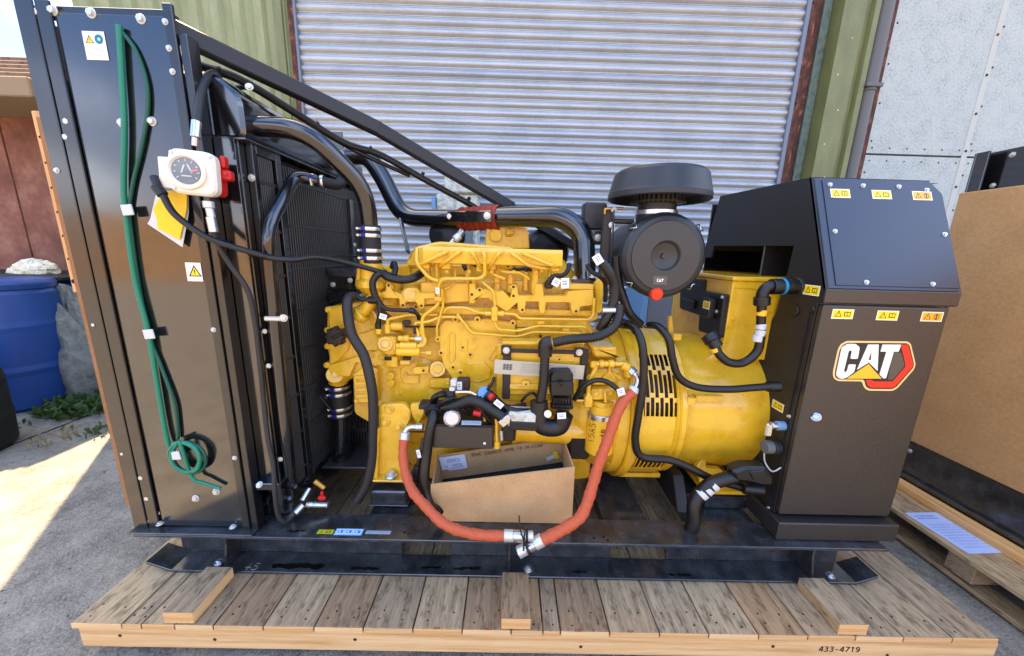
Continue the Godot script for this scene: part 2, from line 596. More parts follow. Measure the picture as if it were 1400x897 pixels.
func make_materials():
	var m: StandardMaterial3D
	var stone := mix_image(1024, 1024, [[11, 0.008, 4, 0.4], [12, 0.05, 4, 0.3], [13, 0.22, 3, 0.6]], [[0.0, Color(0.26, 0.26, 0.26)], [0.3, Color(0.42, 0.42, 0.42)], [0.55, Color(0.54, 0.54, 0.535)], [0.8, Color(0.61, 0.605, 0.595)], [1.0, Color(0.74, 0.73, 0.71)]])
	m = mat("ground", Color(1, 0.95, 0.87), 0.9)
	tri_tex(m, tex(stone), Vector3.ONE * 0.42, true, bump(1024, 1024, [[12, 0.04, 4, 0.9], [14, 0.2, 2, 0.5]], 3.0), 0.7)
	m = mat("bank_tan", Color(0.7, 0.57, 0.42), 0.95)
	tri_tex(m, tex(mix_image(256, 256, [[15, 0.03, 4, 1.0]], [[0.0, Color(0.55, 0.5, 0.45)], [1.0, Color(1, 0.98, 0.9)]])), Vector3.ONE * 0.3, true)
	# wood: streaks run along the plank's own x axis
	var wood_n := bump(128, 1024, [[21, 0.02, 4, 1.0], [22, 0.12, 2, 0.5]], 2.0)
	var fresh := mix_image(128, 1024, [[23, 0.012, 3, 0.7], [24, 0.05, 3, 0.4], [25, 0.2, 2, 0.25]], [[0.0, Color(0.72, 0.53, 0.33)], [0.45, Color(0.86, 0.68, 0.45)], [1.0, Color(0.93, 0.79, 0.58)]])
	var worn := mix_image(128, 1024, [[26, 0.02, 3, 0.55], [27, 0.06, 3, 0.5], [28, 0.25, 2, 0.4]], [[0.0, Color(0.49, 0.405, 0.315)], [0.3, Color(0.62, 0.525, 0.41)], [0.65, Color(0.7, 0.6, 0.47)], [1.0, Color(0.8, 0.7, 0.55)]])
	var grime := mix_image(512, 512, [[29, 0.03, 4, 1.1], [30, 0.1, 3, 0.7]], [[0.0, Color(0.68, 0.68, 0.68)], [0.3, Color(0.9, 0.9, 0.89)], [0.5, Color(1, 1, 1)], [1.0, Color(1, 1, 1)]])
	var grime_soft := mix_image(256, 256, [[63, 0.02, 4, 1.0]], [[0.0, Color(0.86, 0.86, 0.86)], [0.5, Color(0.96, 0.96, 0.96)], [1.0, Color(1, 1, 1)]])
	var ft := tex(fresh)
	var wt := tex(worn)
	var gt := tex(grime)
	for i in 7:
		m = mat("worn_wood_%d" % i, [Color(0.96, 0.94, 0.91), Color(0.87, 0.85, 0.84), Color(1.0, 0.97, 0.9), Color(0.86, 0.8, 0.75), Color(0.97, 0.9, 0.82), Color(0.95, 0.95, 0.94), Color(1.0, 1.0, 0.97)][i], 0.8)
		tri_tex(m, wt, Vector3(0.55, 1.7, 1.7), false, wood_n, 0.6)
		m.uv1_offset = Vector3(i * 0.37, i * 0.61, i * 0.23)
		m.detail_enabled = true
		m.detail_albedo = gt
		m.detail_blend_mode = BaseMaterial3D.BLEND_MODE_MUL
		m.detail_uv_layer = BaseMaterial3D.DETAIL_UV_1
	for i in 3:
		m = mat("fresh_wood_%d" % i, [Color(1, 1, 1), Color(0.95, 0.92, 0.9), Color(1.0, 0.97, 0.92)][i], 0.75)
		tri_tex(m, ft, Vector3(0.6, 2.4, 2.4), false, wood_n, 0.5)
		m.uv1_offset = Vector3(i * 0.43, i * 0.31, i * 0.57)
	# building
	var zinc := mix_image(512, 512, [[31, 0.01, 3, 0.5], [32, 0.08, 3, 0.3]], [[0.0, Color(0.6, 0.615, 0.63)], [0.5, Color(0.69, 0.705, 0.715)], [1.0, Color(0.75, 0.76, 0.77)]])
	var zt := tex(zinc)
	for i in 4:
		m = mat("shutter_%d" % i, [Color(1, 1, 1), Color(0.94, 0.95, 0.96), Color(0.97, 0.97, 0.96), Color(0.9, 0.91, 0.93)][i], 0.46, 0.42)
		tri_tex(m, zt, Vector3(0.5, 0.8, 0.8), true)
	m = mat("guide", Color(0.42, 0.45, 0.5), 0.5, 0.2)
	var grn := mix_image(512, 512, [[33, 0.01, 4, 0.8], [34, 0.1, 2, 0.3]], [[0.0, Color(0.48, 0.5, 0.34)], [0.5, Color(0.54, 0.56, 0.39)], [1.0, Color(0.61, 0.62, 0.45)]])
	m = mat("green_cladding", Color(1, 1, 1), 0.5)
	tri_tex(m, tex(grn), Vector3(1.2, 0.35, 1.2), true)
	m = mat("green_post", Color(0.8, 0.8, 0.7), 0.5)
	tri_tex(m, tex(grn), Vector3(1.2, 0.5, 1.2), true)
	m = mat("green_recess", Color(0.36, 0.42, 0.38), 0.6)
	tri_tex(m, tex(grime), Vector3.ONE * 1.0, true)
	var rust := mix_image(256, 256, [[35, 0.03, 4, 1.0], [36, 0.15, 2, 0.4]], [[0.0, Color(0.22, 0.13, 0.11)], [0.45, Color(0.3, 0.17, 0.13)], [0.7, Color(0.38, 0.22, 0.16)], [0.85, Color(0.55, 0.33, 0.22)], [1.0, Color(0.62, 0.42, 0.32)]])
	m = mat("rust", Color(1, 1, 1), 0.85)
	tri_tex(m, tex(rust), Vector3(2.0, 1.0, 2.0), true)
	var sheetim := mix_image(512, 512, [[37, 0.012, 3, 0.3], [38, 0.09, 4, 0.75]], [[0.0, Color(0.5, 0.55, 0.58)], [0.3, Color(0.64, 0.685, 0.695)], [0.5, Color(0.7, 0.74, 0.745)], [1.0, Color(0.77, 0.8, 0.8)]])
	m = mat("pale_sheet", Color(0.93, 0.92, 0.885), 0.65)
	tri_tex(m, tex(sheetim), Vector3(0.9, 0.9, 0.9), true)
	mat("sealant", Color(0.7, 0.71, 0.67), 0.8)
	mat("pipe_grey", Color(0.37, 0.37, 0.36), 0.65)
	var red := mix_image(512, 512, [[39, 0.012, 4, 1.2], [40, 0.07, 3, 0.4]], [[0.0, Color(0.4, 0.24, 0.19)], [0.5, Color(0.48, 0.3, 0.24)], [1.0, Color(0.57, 0.4, 0.33)]])
	m = mat("red_sheet", Color(1, 1, 1), 0.8)
	tri_tex(m, tex(red), Vector3(0.4, 0.4, 0.4), true)
	m = mat("roof_board", Color(0.48, 0.38, 0.3), 0.9)
	tri_tex(m, gt, Vector3.ONE * 0.5, true)
	# yard things
	m = mat("drum_blue", Color(0.11, 0.27, 0.53), 0.45)
	tri_tex(m, tex(grime_soft), Vector3(0.7, 0.5, 0.7), true)
	mat("roof_deck", Color(0.55, 0.47, 0.37), 0.9)
	mat("drum_black", Color(0.06, 0.065, 0.07), 0.6)
	m = mat("rubble", Color(0.9, 0.9, 0.84), 0.95)
	tri_tex(m, tex(stone), Vector3.ONE * 1.2, true)
	m = mat("pale_rock", Color(0.9, 0.86, 0.74), 0.95)
	tri_tex(m, gt, Vector3.ONE * 1.1, true)
	mat("weed", Color(0.24, 0.32, 0.12), 0.7)
	mat("dry_weed", Color(0.55, 0.5, 0.36), 0.8)
	var card := mix_image(512, 512, [[41, 0.1, 3, 0.3], [42, 0.35, 1, 0.35], [43, 0.01, 3, 0.25]], [[0.0, Color(0.62, 0.48, 0.33)], [0.5, Color(0.75, 0.605, 0.43)], [1.0, Color(0.83, 0.7, 0.53)]])
	m = mat("cardboard", Color(1, 0.99, 0.97), 0.85)
	tri_tex(m, tex(card), Vector3.ONE * 1.6, true)
	m = mat("crate_board", Color(0.97, 0.93, 0.87), 0.9)
	tri_tex(m, tex(card), Vector3.ONE * 0.75, true)
	m = mat("brown_board", Color(0.78, 0.68, 0.6), 0.8)
	tri_tex(m, tex(card), Vector3.ONE * 0.7, true)
	var wrap := mix_image(512, 512, [[44, 0.03, 4, 0.8]], [[0.0, Color(0.58, 0.57, 0.52)], [0.5, Color(0.76, 0.75, 0.69)], [1.0, Color(0.88, 0.87, 0.82)]])
	m = mat("wrapping", Color(1, 1, 1), 0.7)
	tri_tex(m, tex(wrap), Vector3.ONE * 1.3, true, bump(256, 256, [[45, 0.03, 4, 1.0]], 6.0), 0.8)
	mat("blue_cabinet", Color(0.42, 0.58, 0.72), 0.5)
	mat("cabinet_grey", Color(0.42, 0.44, 0.46), 0.5)
	# generator set
	var smear := mix_image(512, 512, [[51, 0.008, 4, 1.2], [52, 0.05, 3, 0.4]], [[0.0, grey(0.35)], [0.5, grey(0.5)], [1.0, grey(0.8)]])
	mat("satin_black", Color(0.1, 0.1, 0.105), 0.5)
	m = mat("post_black", Color(0.09, 0.09, 0.095), 0.25)
	m.clearcoat_enabled = true
	m.clearcoat = 0.6
	m.clearcoat_roughness = 0.08
	m = mat("gloss_black", Color(0.31, 0.312, 0.32), 0.28, 0.9)
	m.metallic_specular = 0.8
	tri_tex(m, null, Vector3.ONE * 0.7, true)
	rough_tex(m, smear)
	m.clearcoat_enabled = true
	m.clearcoat = 1.0
	m.clearcoat_roughness = 0.07
	var blk := mix_image(512, 512, [[53, 0.02, 4, 1.0], [54, 0.1, 3, 0.3]], [[0.0, grey(0.5)], [0.6, grey(0.8)], [1.0, grey(1.0)]])
	m = mat("frame_black", Color(0.26, 0.262, 0.268), 0.42)
	tri_tex(m, tex(blk), Vector3.ONE * 1.0, true)
	rough_tex(m, smear)
	m.metallic_specular = 0.9
	m = mat("cabinet_black", Color(0.29, 0.28, 0.27), 0.42, 0.75)
	m.metallic_specular = 0.9
	tri_tex(m, null, Vector3.ONE * 0.9, true, bump(256, 256, [[55, 0.25, 2, 1.0]], 1.0), 0.12)
	m = mat("pipe_black", Color(0.2, 0.2, 0.21), 0.2, 0.8)
	m.clearcoat_enabled = true
	m.clearcoat = 1.0
	m.clearcoat_roughness = 0.05
	mat("core_black", Color(0.33, 0.33, 0.33), 0.38, 0.7)
	mat("dark_hole", Color(0.02, 0.02, 0.02), 0.9)
	m = mat("rubber", Color(0.07, 0.07, 0.073), 0.62)
	mat("conduit", Color(0.045, 0.045, 0.05), 0.42)
	mat("hose_grey", Color(0.13, 0.13, 0.135), 0.55)
	mat("plastic_black", Color(0.06, 0.062, 0.066), 0.42)
	mat("filter_black", Color(0.2, 0.205, 0.215), 0.42, 0.4)
	mat("filter_disc", Color(0.22, 0.21, 0.2), 0.5)
	var paint := mix_image(512, 512, [[56, 0.015, 5, 0.8], [57, 0.12, 3, 0.35]], [[0.0, Color(0.82, 0.77, 0.69)], [0.3, Color(0.96, 0.94, 0.91)], [0.55, Color(1, 1, 1)], [1.0, Color(1, 1, 1)]])
	m = mat("yellow", Color(0.88, 0.69, 0.13), 0.33)
	tri_tex(m, tex(paint), Vector3.ONE * 2.0, true, bump(256, 256, [[58, 0.1, 3, 1.0]], 1.5), 0.25)
	m.clearcoat_enabled = true
	m.clearcoat = 0.9
	m.clearcoat_roughness = 0.14
	m = mat("yellow_smooth", Color(0.88, 0.695, 0.14), 0.27)
	tri_tex(m, tex(paint), Vector3.ONE * 1.3, true)
	m.clearcoat_enabled = true
	m.clearcoat = 0.7
	m.clearcoat_roughness = 0.12
	mat("filter_yellow", Color(0.93, 0.72, 0.16), 0.4)
	mat("zinc", Color(0.8, 0.8, 0.78), 0.35, 0.55)
	mat("steel", Color(0.78, 0.79, 0.8), 0.25, 0.9)
	mat("blue_plastic", Color(0.06, 0.1, 0.5), 0.4)
	mat("bright_blue", Color(0.05, 0.5, 0.68), 0.4)
	m = mat("orange_hose", Color(0.73, 0.33, 0.19), 0.7)
	tri_tex(m, tex(paint), Vector3.ONE * 6.0, true, bump(256, 256, [[59, 0.04, 4, 1.0]], 3.0), 0.6)
	m = mat("red_wrap", Color(0.55, 0.17, 0.09), 0.75)
	mat("orange_plug", Color(0.85, 0.2, 0.06), 0.4)
	mat("cord_green", Color(0.02, 0.46, 0.35), 0.4)
	mat("cord_shaded", Color(0.01, 0.3, 0.24), 0.45)  # same cord green made darker, shade put into the second strand's colour
	mat("tag_white", Color(0.78, 0.79, 0.78), 0.5)
	mat("cream", Color(0.88, 0.85, 0.78), 0.45)
	mat("switch_red", Color(0.75, 0.07, 0.05), 0.4)
	mat("dial", Color(0.2, 0.21, 0.22), 0.35)
	m = mat("lens", Color(0.9, 0.95, 1.0, 0.12), 0.02)
	m.transparency = BaseMaterial3D.TRANSPARENCY_ALPHA
	mat("yellow_sheet", Color(0.93, 0.76, 0.07), 0.6)
	m = mat("clear_bag", Color(0.9, 0.92, 0.95, 0.35), 0.15)
	m.transparency = BaseMaterial3D.TRANSPARENCY_ALPHA
	mat("brass", Color(0.7, 0.55, 0.25), 0.35, 0.8)
	mat("foam_black", Color(0.09, 0.085, 0.08), 0.9)
	mat("ink", Color(0.05, 0.045, 0.05), 0.7)
	mat("stamp_ink", Color(0.2, 0.13, 0.08), 0.8)
	mat("red_ink", Color(0.55, 0.08, 0.06), 0.8)
	mat("rough_brown", Color(0.2, 0.12, 0.1), 0.6)
	mat("chalk", Color(0.62, 0.62, 0.6), 0.9)
	mat("wet_black", Color(0.02, 0.02, 0.022), 0.2)
	mat("logo_gold", Color(0.92, 0.78, 0.5), 0.4)
	mat("logo_black", Color(0.13, 0.12, 0.11), 0.5)
	mat("logo_grey", Color(0.34, 0.31, 0.26), 0.5)
	mat("logo_white", Color(0.93, 0.93, 0.93), 0.4)
	mat("logo_yellow", Color(0.95, 0.72, 0.16), 0.4)
	mat("logo_red", Color(0.85, 0.16, 0.1), 0.4)

func plank(parent: Node, called: String, c: Vector3, size: Vector3, m: String, along_z := false, bev := 0.003) -> MeshInstance3D:
	var s := S()
	box(s, Vector3.ZERO, size, bev)
	var o := put(s, called, m, parent)
	o.position = c
	if along_z:
		o.rotation.y = PI / 2
	return o

func build_ground():
	var s := S()
	var n := 40
	for i in n:
		for j in n:
			var a := Vector3(-60 + i * 3.0, 0, -60 + j * 3.0)
			quadn(s, a, a + Vector3(3, 0, 0), a + Vector3(3, 0, 3), a + Vector3(0, 0, 3), Vector3.UP)
	put(s, "ground", "ground").set_meta("kind", "structure")
	s = S()
	var ja := Vector3(-3.449, 0, -1.048)
	var jb := Vector3(-3.446, 0, -1.322)
	var jd := (jb - ja).normalized()
	ja -= jd * 2.0
	jb += jd * 2.0
	var jn := jd.cross(Vector3.UP) * 0.007
	quadn(s, ja - jn + Vector3(0, 0.004, 0), jb - jn + Vector3(0, 0.004, 0), jb + jn + Vector3(0, 0.004, 0), ja + jn + Vector3(0, 0.004, 0), Vector3.UP)
	put(s, "ground_joint", "dark_hole").set_meta("kind", "structure")
	# loose grit lying about on the concrete
	s = S()
	for i in 420:
		var c := Vector3(rng.randf_range(-4.2, 2.6), 0.001, rng.randf_range(-1.9, 0.9))
		var r := rng.randf_range(0.003, 0.008) * (1.0 if rng.randf() < 0.93 else 2.0)
		var tip := c + Vector3(rng.randf_range(-0.3, 0.3) * r, r * rng.randf_range(0.5, 1.0), rng.randf_range(-0.3, 0.3) * r)
		for k in 5:
			var a0 := TAU * k / 5
			var a1 := TAU * (k + 1) / 5
			trin(s, c + Vector3(cos(a0), 0, sin(a0)) * r, c + Vector3(cos(a1), 0, sin(a1)) * r, tip, Vector3.UP)
	var grit := put(s, "gravel", "rubble")
	tag(grit, "loose grit and small stones scattered over the concrete yard", "gravel")
	grit.set_meta("kind", "stuff")
	# unseen bank added behind the camera for the black panels to mirror
	s = S()
	var g := FastNoiseLite.new()
	g.seed = 5
	g.frequency = 0.12
	for i in 60:
		for j in 6:
			var q := []
			for k in [[0, 0], [1, 0], [1, 1], [0, 1]]:
				var x: float = -45.0 + (i + k[0]) * 1.5
				var v: float = (j + k[1]) / 6.0
				q.append(Vector3(x, -0.05 + v * (2.6 + g.get_noise_2d(x, v * 9.0) * 1.2), 12.0 + v * 4.0 + g.get_noise_2d(x, 40.0 + v * 5.0)))
			quadn(s, q[0], q[1], q[2], q[3], Vector3(0, 1, -1))
	put(s, "added_mirror_bank", "bank_tan").set_meta("kind", "structure")

func build_warehouse():
	var w := thing("warehouse_wall", "tall warehouse wall of ribbed green metal cladding around the grey roller shutter", "wall", Vector3(-2.7, 0, -2.3))
	# left cladding: trapezoid ribs, one sheet per metre
	var x0 := -3.65
	for k in 2:
		var s := S()
		var prof := []
		var x: float = x0 + k * 0.88
		while prof.size() < 21:
			prof.append_array([Vector2(x, -2.27), Vector2(x + 0.06, -2.27), Vector2(x + 0.085, -2.24), Vector2(x + 0.15, -2.24), Vector2(x + 0.176, -2.27)])
			x += 0.176
		for i in prof.size() - 1:
			var a: Vector2 = prof[i]
			var b: Vector2 = prof[i + 1]
			quadn(s, Vector3(a.x, 0, a.y), Vector3(b.x, 0, b.y), Vector3(b.x, 6.0, b.y), Vector3(a.x, 6.0, a.y), Vector3(0, 0, 1))
		put(s, "cladding_sheet", "green_cladding", w)
	var s2 := S()
	slab(s2, Vector3(-3.66, 0, -6.5), Vector3(-1.92, 6.0, -2.28))
	slab(s2, Vector3(-1.92, 3.7, -6.5), Vector3(2.5, 6.0, -2.3))
	slab(s2, Vector3(2.5, 0, -6.5), Vector3(3.05, 6.0, -2.42))
	put(s2, "wall_core", "green_recess", w)
	s2 = S()
	slab(s2, Vector3(-1.985, 0, -2.275), Vector3(-1.915, 6.0, -2.215))
	slab(s2, Vector3(-1.915, 0, -2.3), Vector3(-1.875, 6.0, -2.25))
	put(s2, "corner_flashing", "green_post", w)
	# right post: folded green flashing
	s2 = S()
	prism(s2, [Vector2(2.64, -2.38), Vector2(2.665, -2.2), Vector2(2.85, -2.2), Vector2(2.862, -2.225), Vector2(2.9, -2.225), Vector2(2.912, -2.19), Vector2(2.955, -2.19), Vector2(2.965, -2.38)], -6.0, 0.0, 0.002, TO_UP)
	put(s2, "corner_flashing", "green_post", w)
	s2 = S()
	slab(s2, Vector3(2.575, 0, -2.40), Vector3(2.645, 6.0, -2.30))
	put(s2, "recess_trim", "green_recess", w)
	for i in 14:
		bolt(w, Vector3(2.72 + (i % 2) * 0.06, 0.25 + i * 0.27, -2.2), Vector3(0, 0, 1), 0.006, "pale_rock", "screw")
	settle(w, Vector3(-2.7, 0, -2.3))
	# rusty steel jambs
	for side in 2:
		var j := thing("door_jamb", ["rusty brown steel door jamb at the left edge of the roller shutter", "rusty dark steel door jamb between the roller shutter and the green post"][side], "door jamb", Vector3.ZERO, "rusty jambs beside the roller shutter")
		var s := S()
		if side == 0:
			slab(s, Vector3(-1.875, 0, -2.4), Vector3(-1.825, 6.0, -2.235))
		else:
			slab(s, Vector3(2.42, 0, -2.41), Vector3(2.5, 6.0, -2.27))
			slab(s, Vector3(2.5, 0, -2.41), Vector3(2.575, 6.0, -2.32))
		put(s, "steel_channel", "rust", j)
		for i in 5:
			bolt(j, Vector3(-1.85 if side == 0 else 2.46, 0.5 + i * 0.75, -2.235 if side == 0 else -2.27), Vector3(0, 0, 1), 0.012, "rust")
		settle(j, Vector3(-1.85 if side == 0 else 2.5, 0, -2.35))
	# roller shutter
	var r := thing("roller_shutter", "closed galvanised grey roller shutter of curved horizontal slats behind the machine", "roller shutter", Vector3.ZERO)
	var ps := S()
	var sec := []
	for i in 11:
		var t := i / 10.0
		sec.append(Vector2(0.006 + 0.0575 * t, 0.019 * sin(PI * t)))
	sec.push_front(Vector2(0.0, 0.0))
	sec.append_array([Vector2(0.0665, -0.004), Vector2(0.0746, -0.004), Vector2(0.0746, 0.0)])
	for i in sec.size() - 1:
		var a: Vector2 = sec[i]
		var b: Vector2 = sec[i + 1]
		var n := Vector3(0, -(b.y - a.y), b.x - a.x).normalized()
		var na := n
		var nb := n
		if i >= 1 and i <= 10:
			var ta: float = (i - 1) / 10.0
			var tb: float = i / 10.0
			na = Vector3(0, -cos(PI * ta), 1.0).normalized()
			nb = Vector3(0, -cos(PI * tb), 1.0).normalized()
		for k in 6:
			var xa := lerpf(-1.81, 2.405, k / 6.0)
			var xb := lerpf(-1.81, 2.405, (k + 1) / 6.0)
			smooth_quad(ps, Vector3(xa, a.x, a.y), Vector3(xb, a.x, a.y), Vector3(xb, b.x, b.y), Vector3(xa, b.x, b.y), na, na, nb, nb)
	var slat := ps.commit()
	for i in 52:
		var o := mesh_node(slat, "slat", r, "shutter_%d" % rng.randi_range(0, 3))
		o.position = Vector3(0, 0.02 + i * 0.0746, -2.262)
		o.rotation = Vector3(rng.randf_range(-0.025, 0.025), 0, rng.randf_range(-0.0004, 0.0004))
	var gs := S()
	slab(gs, Vector3(-1.825, 0, -2.3), Vector3(-1.806, 4.0, -2.225))
	put(gs, "guide_rail", "guide", r)
	gs = S()
	slab(gs, Vector3(2.385, 0, -2.3), Vector3(2.42, 4.0, -2.23))
	put(gs, "guide_rail", "guide", r)
	settle(r, Vector3(0.3, 0, -2.26))
	# drainpipe
	var d := thing("drainpipe", "grey round drainpipe running down between green post and pale sheet wall", "drainpipe", Vector3.ZERO)
	var s3 := S()
	cyl(s3, Vector3(3.03, 0, -2.24), Vector3(3.03, 2.9, -2.24), 0.055)
	put(s3, "pipe", "pipe_grey", d)
	s3 = S()
	cyl(s3, Vector3(3.03, 2.84, -2.24), Vector3(3.03, 6.0, -2.24), 0.062)
	put(s3, "pipe", "pipe_grey", d)
	s3 = S()
	slab(s3, Vector3(2.96, 2.86, -2.3), Vector3(3.1, 2.89, -2.17))
	put(s3, "bracket", "pipe_grey", d)
	settle(d, Vector3(3.03, 0, -2.24))
	# pale sheeted wall
	var p := thing("sheet_wall", "pale blue grey wall of flat riveted sheets with a rusty left edge", "wall", Vector3.ZERO)
	for e in [[3.135, 0.0, 4.02, 2.345], [3.135, 2.36, 4.02, 6.0], [4.03, 0.0, 4.92, 2.345], [4.03, 2.36, 4.92, 6.0], [4.93, 0.0, 5.8, 2.345], [4.93, 2.36, 5.8, 6.0]]:
		var s := S()
		slab(s, Vector3(e[0], e[1], -2.36), Vector3(e[2], e[3], -2.24), 0.002)
		put(s, "sheet", "pale_sheet", p)
		for i in 6:
			bolt(p, Vector3(lerpf(e[0] + 0.05, e[2] - 0.05, i / 5.0), e[3] - 0.045, -2.24), Vector3(0, 0, 1), 0.007, "rust", "rivet")
			bolt(p, Vector3(lerpf(e[0] + 0.05, e[2] - 0.05, i / 5.0), e[1] + 0.045, -2.24), Vector3(0, 0, 1), 0.007, "rust", "rivet")
		for i in 8:
			bolt(p, Vector3(e[0] + 0.03, e[1] + 0.1 + i * 0.3, -2.24), Vector3(0, 0, 1), 0.008, "rust", "rivet")
	for i in 2:
		var s := S()
		slab(s, Vector3(4.0 + i * 0.9, 0, -2.241), Vector3(4.05 + i * 0.9, 6.0, -2.237), 0.001)
		put(s, "seam_strip", "sealant", p)
		for k in 14:
			bolt(p, Vector3(4.025 + i * 0.9, 0.3 + k * 0.3, -2.237), Vector3(0, 0, 1), 0.011, "rust", "rivet")
	s3 = S()
	slab(s3, Vector3(3.085, 0, -2.4), Vector3(3.135, 6.0, -2.23))
	put(s3, "edge_angle", "rust", p)
	s3 = S()
	slab(s3, Vector3(3.14, 0, -6.5), Vector3(5.8, 6.0, -2.37))
	put(s3, "wall_core", "sealant", p)
	settle(p, Vector3(4.46, 0, -2.3))

func build_yard_left():
	var h := thing("shed", "low shed with rusty red brown sheet walls and brown boarded roof edge", "shed", Vector3.ZERO)
	var s := S()
	slab(s, Vector3(-10, 0, -7), Vector3(-4.4, 2.62, -2.9))
	put(s, "wall_core", "red_sheet", h)
	for i in 6:
		s = S()
		slab(s, Vector3(-5.265 - i * 0.87, 0.05, -2.9), Vector3(-4.4 - i * 0.87, 2.62, -2.86 + (i % 2) * 0.01))
		put(s, "wall_sheet", "red_sheet", h)
	s = S()
	slab(s, Vector3(-10.2, 2.62, -7.2), Vector3(-4.2, 2.78, -2.3), 0.01)
	put(s, "roof_deck", "roof_deck", h)
	for i in 5:
		s = S()
		slab(s, Vector3(-10.2, 2.783 + i * 0.055, -7.2), Vector3(-4.22 + (i % 3) * 0.03, 2.833 + i * 0.055, -2.35 - i * 0.06), 0.01)
		put(s, "roof_board", "roof_board", h)
	settle(h, Vector3(-7.4, 0, -5))
	# drums
	var dr := [[Vector3(-4.27, 0, -1.8), "drum_blue", "large blue plastic drum with lid standing on the yard at left", 1.08, 0.36], [Vector3(-3.71, 0, -0.95), "drum_black", "dark plastic drum cut off by the left edge of the photo", 0.72, 0.33]]
	for e in dr:
		var d := thing("plastic_drum", e[2], "drum", e[0], "drums in the yard")
		var r: float = e[4]
		var H: float = e[3]
		s = S()
		lathe(s, Transform3D.IDENTITY, [Vector2(0, 0), Vector2(r * 0.9, 0), Vector2(r * 0.97, 0.03), Vector2(r * 0.99, H * 0.28), Vector2(r * 1.01, H * 0.32), Vector2(r * 0.99, H * 0.36), Vector2(r, H * 0.62), Vector2(r * 1.01, H * 0.66), Vector2(r * 0.99, H * 0.7), Vector2(r * 0.93, H * 0.9), Vector2(r * 0.86, H - 0.06), Vector2(r * 0.9, H - 0.02), Vector2(0, H - 0.02)], 40)
		put(s, "body", e[1], d)
		s = S()
		lathe(s, Transform3D.IDENTITY, [Vector2(r * 0.86, H - 0.075), Vector2(r * 0.92, H - 0.07), Vector2(r * 0.93, H - 0.03), Vector2(r * 0.91, H - 0.015), Vector2(r * 0.9, H - 0.015), Vector2(r * 0.88, H - 0.005), Vector2(r * 0.8, H), Vector2(0, H - 0.006)], 40)
		put(s, "lid", e[1], d)
	var t := thing("blue_tank", "low blue plastic tank behind the drum carrying a pale rock", "tank", Vector3.ZERO)
	s = S()
	slab(s, Vector3(-5.4, 0, -2.75), Vector3(-4.2, 1.02, -2.2), 0.03)
	put(s, "tank_body", "drum_blue", t)
	s = S()
	slab(s, Vector3(-5.44, 1.022, -2.79), Vector3(-4.16, 1.085, -2.16), 0.02)
	put(s, "rim", "drum_black", t)
	settle(t, Vector3(-4.8, 0, -2.5))
	lump("pale_rock", "pale cream rock lying on top of the blue tank", "rock", Vector3(-4.62, 1.085, -2.35), Vector3(0.2, 0.13, 0.12), "pale_rock", 3)
	lump("rubble_heap", "grey mottled rubble heap leaning beside the blue drum", "rubble", Vector3(-3.98, 0.0, -2.1), Vector3(0.36, 0.95, 0.3), "rubble", 4)
	# weeds
	weeds("weed_clump", "green leafy weeds growing at the foot of the rubble heap", Vector3(-3.62, 0, -1.75), 0.3, 600, "weed", 7)
	weeds("weed_clump", "small green weeds at the edge beside the brown board", Vector3(-3.0, 0, -1.35), 0.16, 110, "weed", 8)
	weeds("dry_weed_clump", "dry straw coloured weeds on the concrete near the drum", Vector3(-3.25, 0, -1.2), 0.16, 60, "dry_weed", 9)
	weeds("weed_clump", "low green weed at the foot of the dark drum", Vector3(-3.75, 0, -1.3), 0.14, 40, "weed", 10)
	# boards standing against the machine's left end
	var b := thing("brown_board", "tall narrow brown board fixed upright at the left end of the radiator housing", "board", Vector3.ZERO)
	s = S()
	slab(s, Vector3(-1.532, 0.37, -0.13), Vector3(-1.407, 1.8, -0.1), 0.002)
	put(s, "board", "brown_board", b)
	settle(b, Vector3(-1.47, 0.37, -0.115))
	b = thing("timber_batten", "pale narrow timber batten with nail holes along the brown board", "batten", Vector3.ZERO)
	plank(b, "batten", Vector3(-1.55, 1.53, -0.155), Vector3(0.6, 0.085, 0.03), "fresh_wood_1").rotation.z = PI / 2
	for i in 7:
		s = S()
		cyl(s, Vector3(-1.58, 1.27 + i * 0.08, -0.1402), Vector3(-1.58, 1.27 + i * 0.08, -0.1392), 0.004 + 0.004 * (1 if i == 0 else 0), -1, 10, 0.0)
		put(s, "nail_hole", "dark_hole", b)
	settle(b, Vector3(-1.55, 1.23, -0.155))

func lump(called: String, label: String, cat: String, at: Vector3, size: Vector3, m: String, sd: int):
	var g := FastNoiseLite.new()
	g.seed = sd
	g.frequency = 1.1
	var s := S()
	var nu := 28
	var nv := 14
	var P := func(i: int, j: int) -> Vector3:
		var a := TAU * (i % nu) / nu
		var b := PI * 0.5 * j / nv
		var d := Vector3(cos(a) * cos(b), sin(b), sin(a) * cos(b))
		var k := 1.0 + 0.3 * g.get_noise_3dv(d * 1.2) + 0.12 * g.get_noise_3dv(d * 5.0)
		return d * k * size
	for i in nu:
		for j in nv:
			quadn(s, P.call(i, j), P.call(i + 1, j), P.call(i + 1, j + 1), P.call(i, j + 1), P.call(i, j) + Vector3(0, 0.01, 0))
	var o := put(s, called, m)
	o.position = at
	tag(o, label, cat)

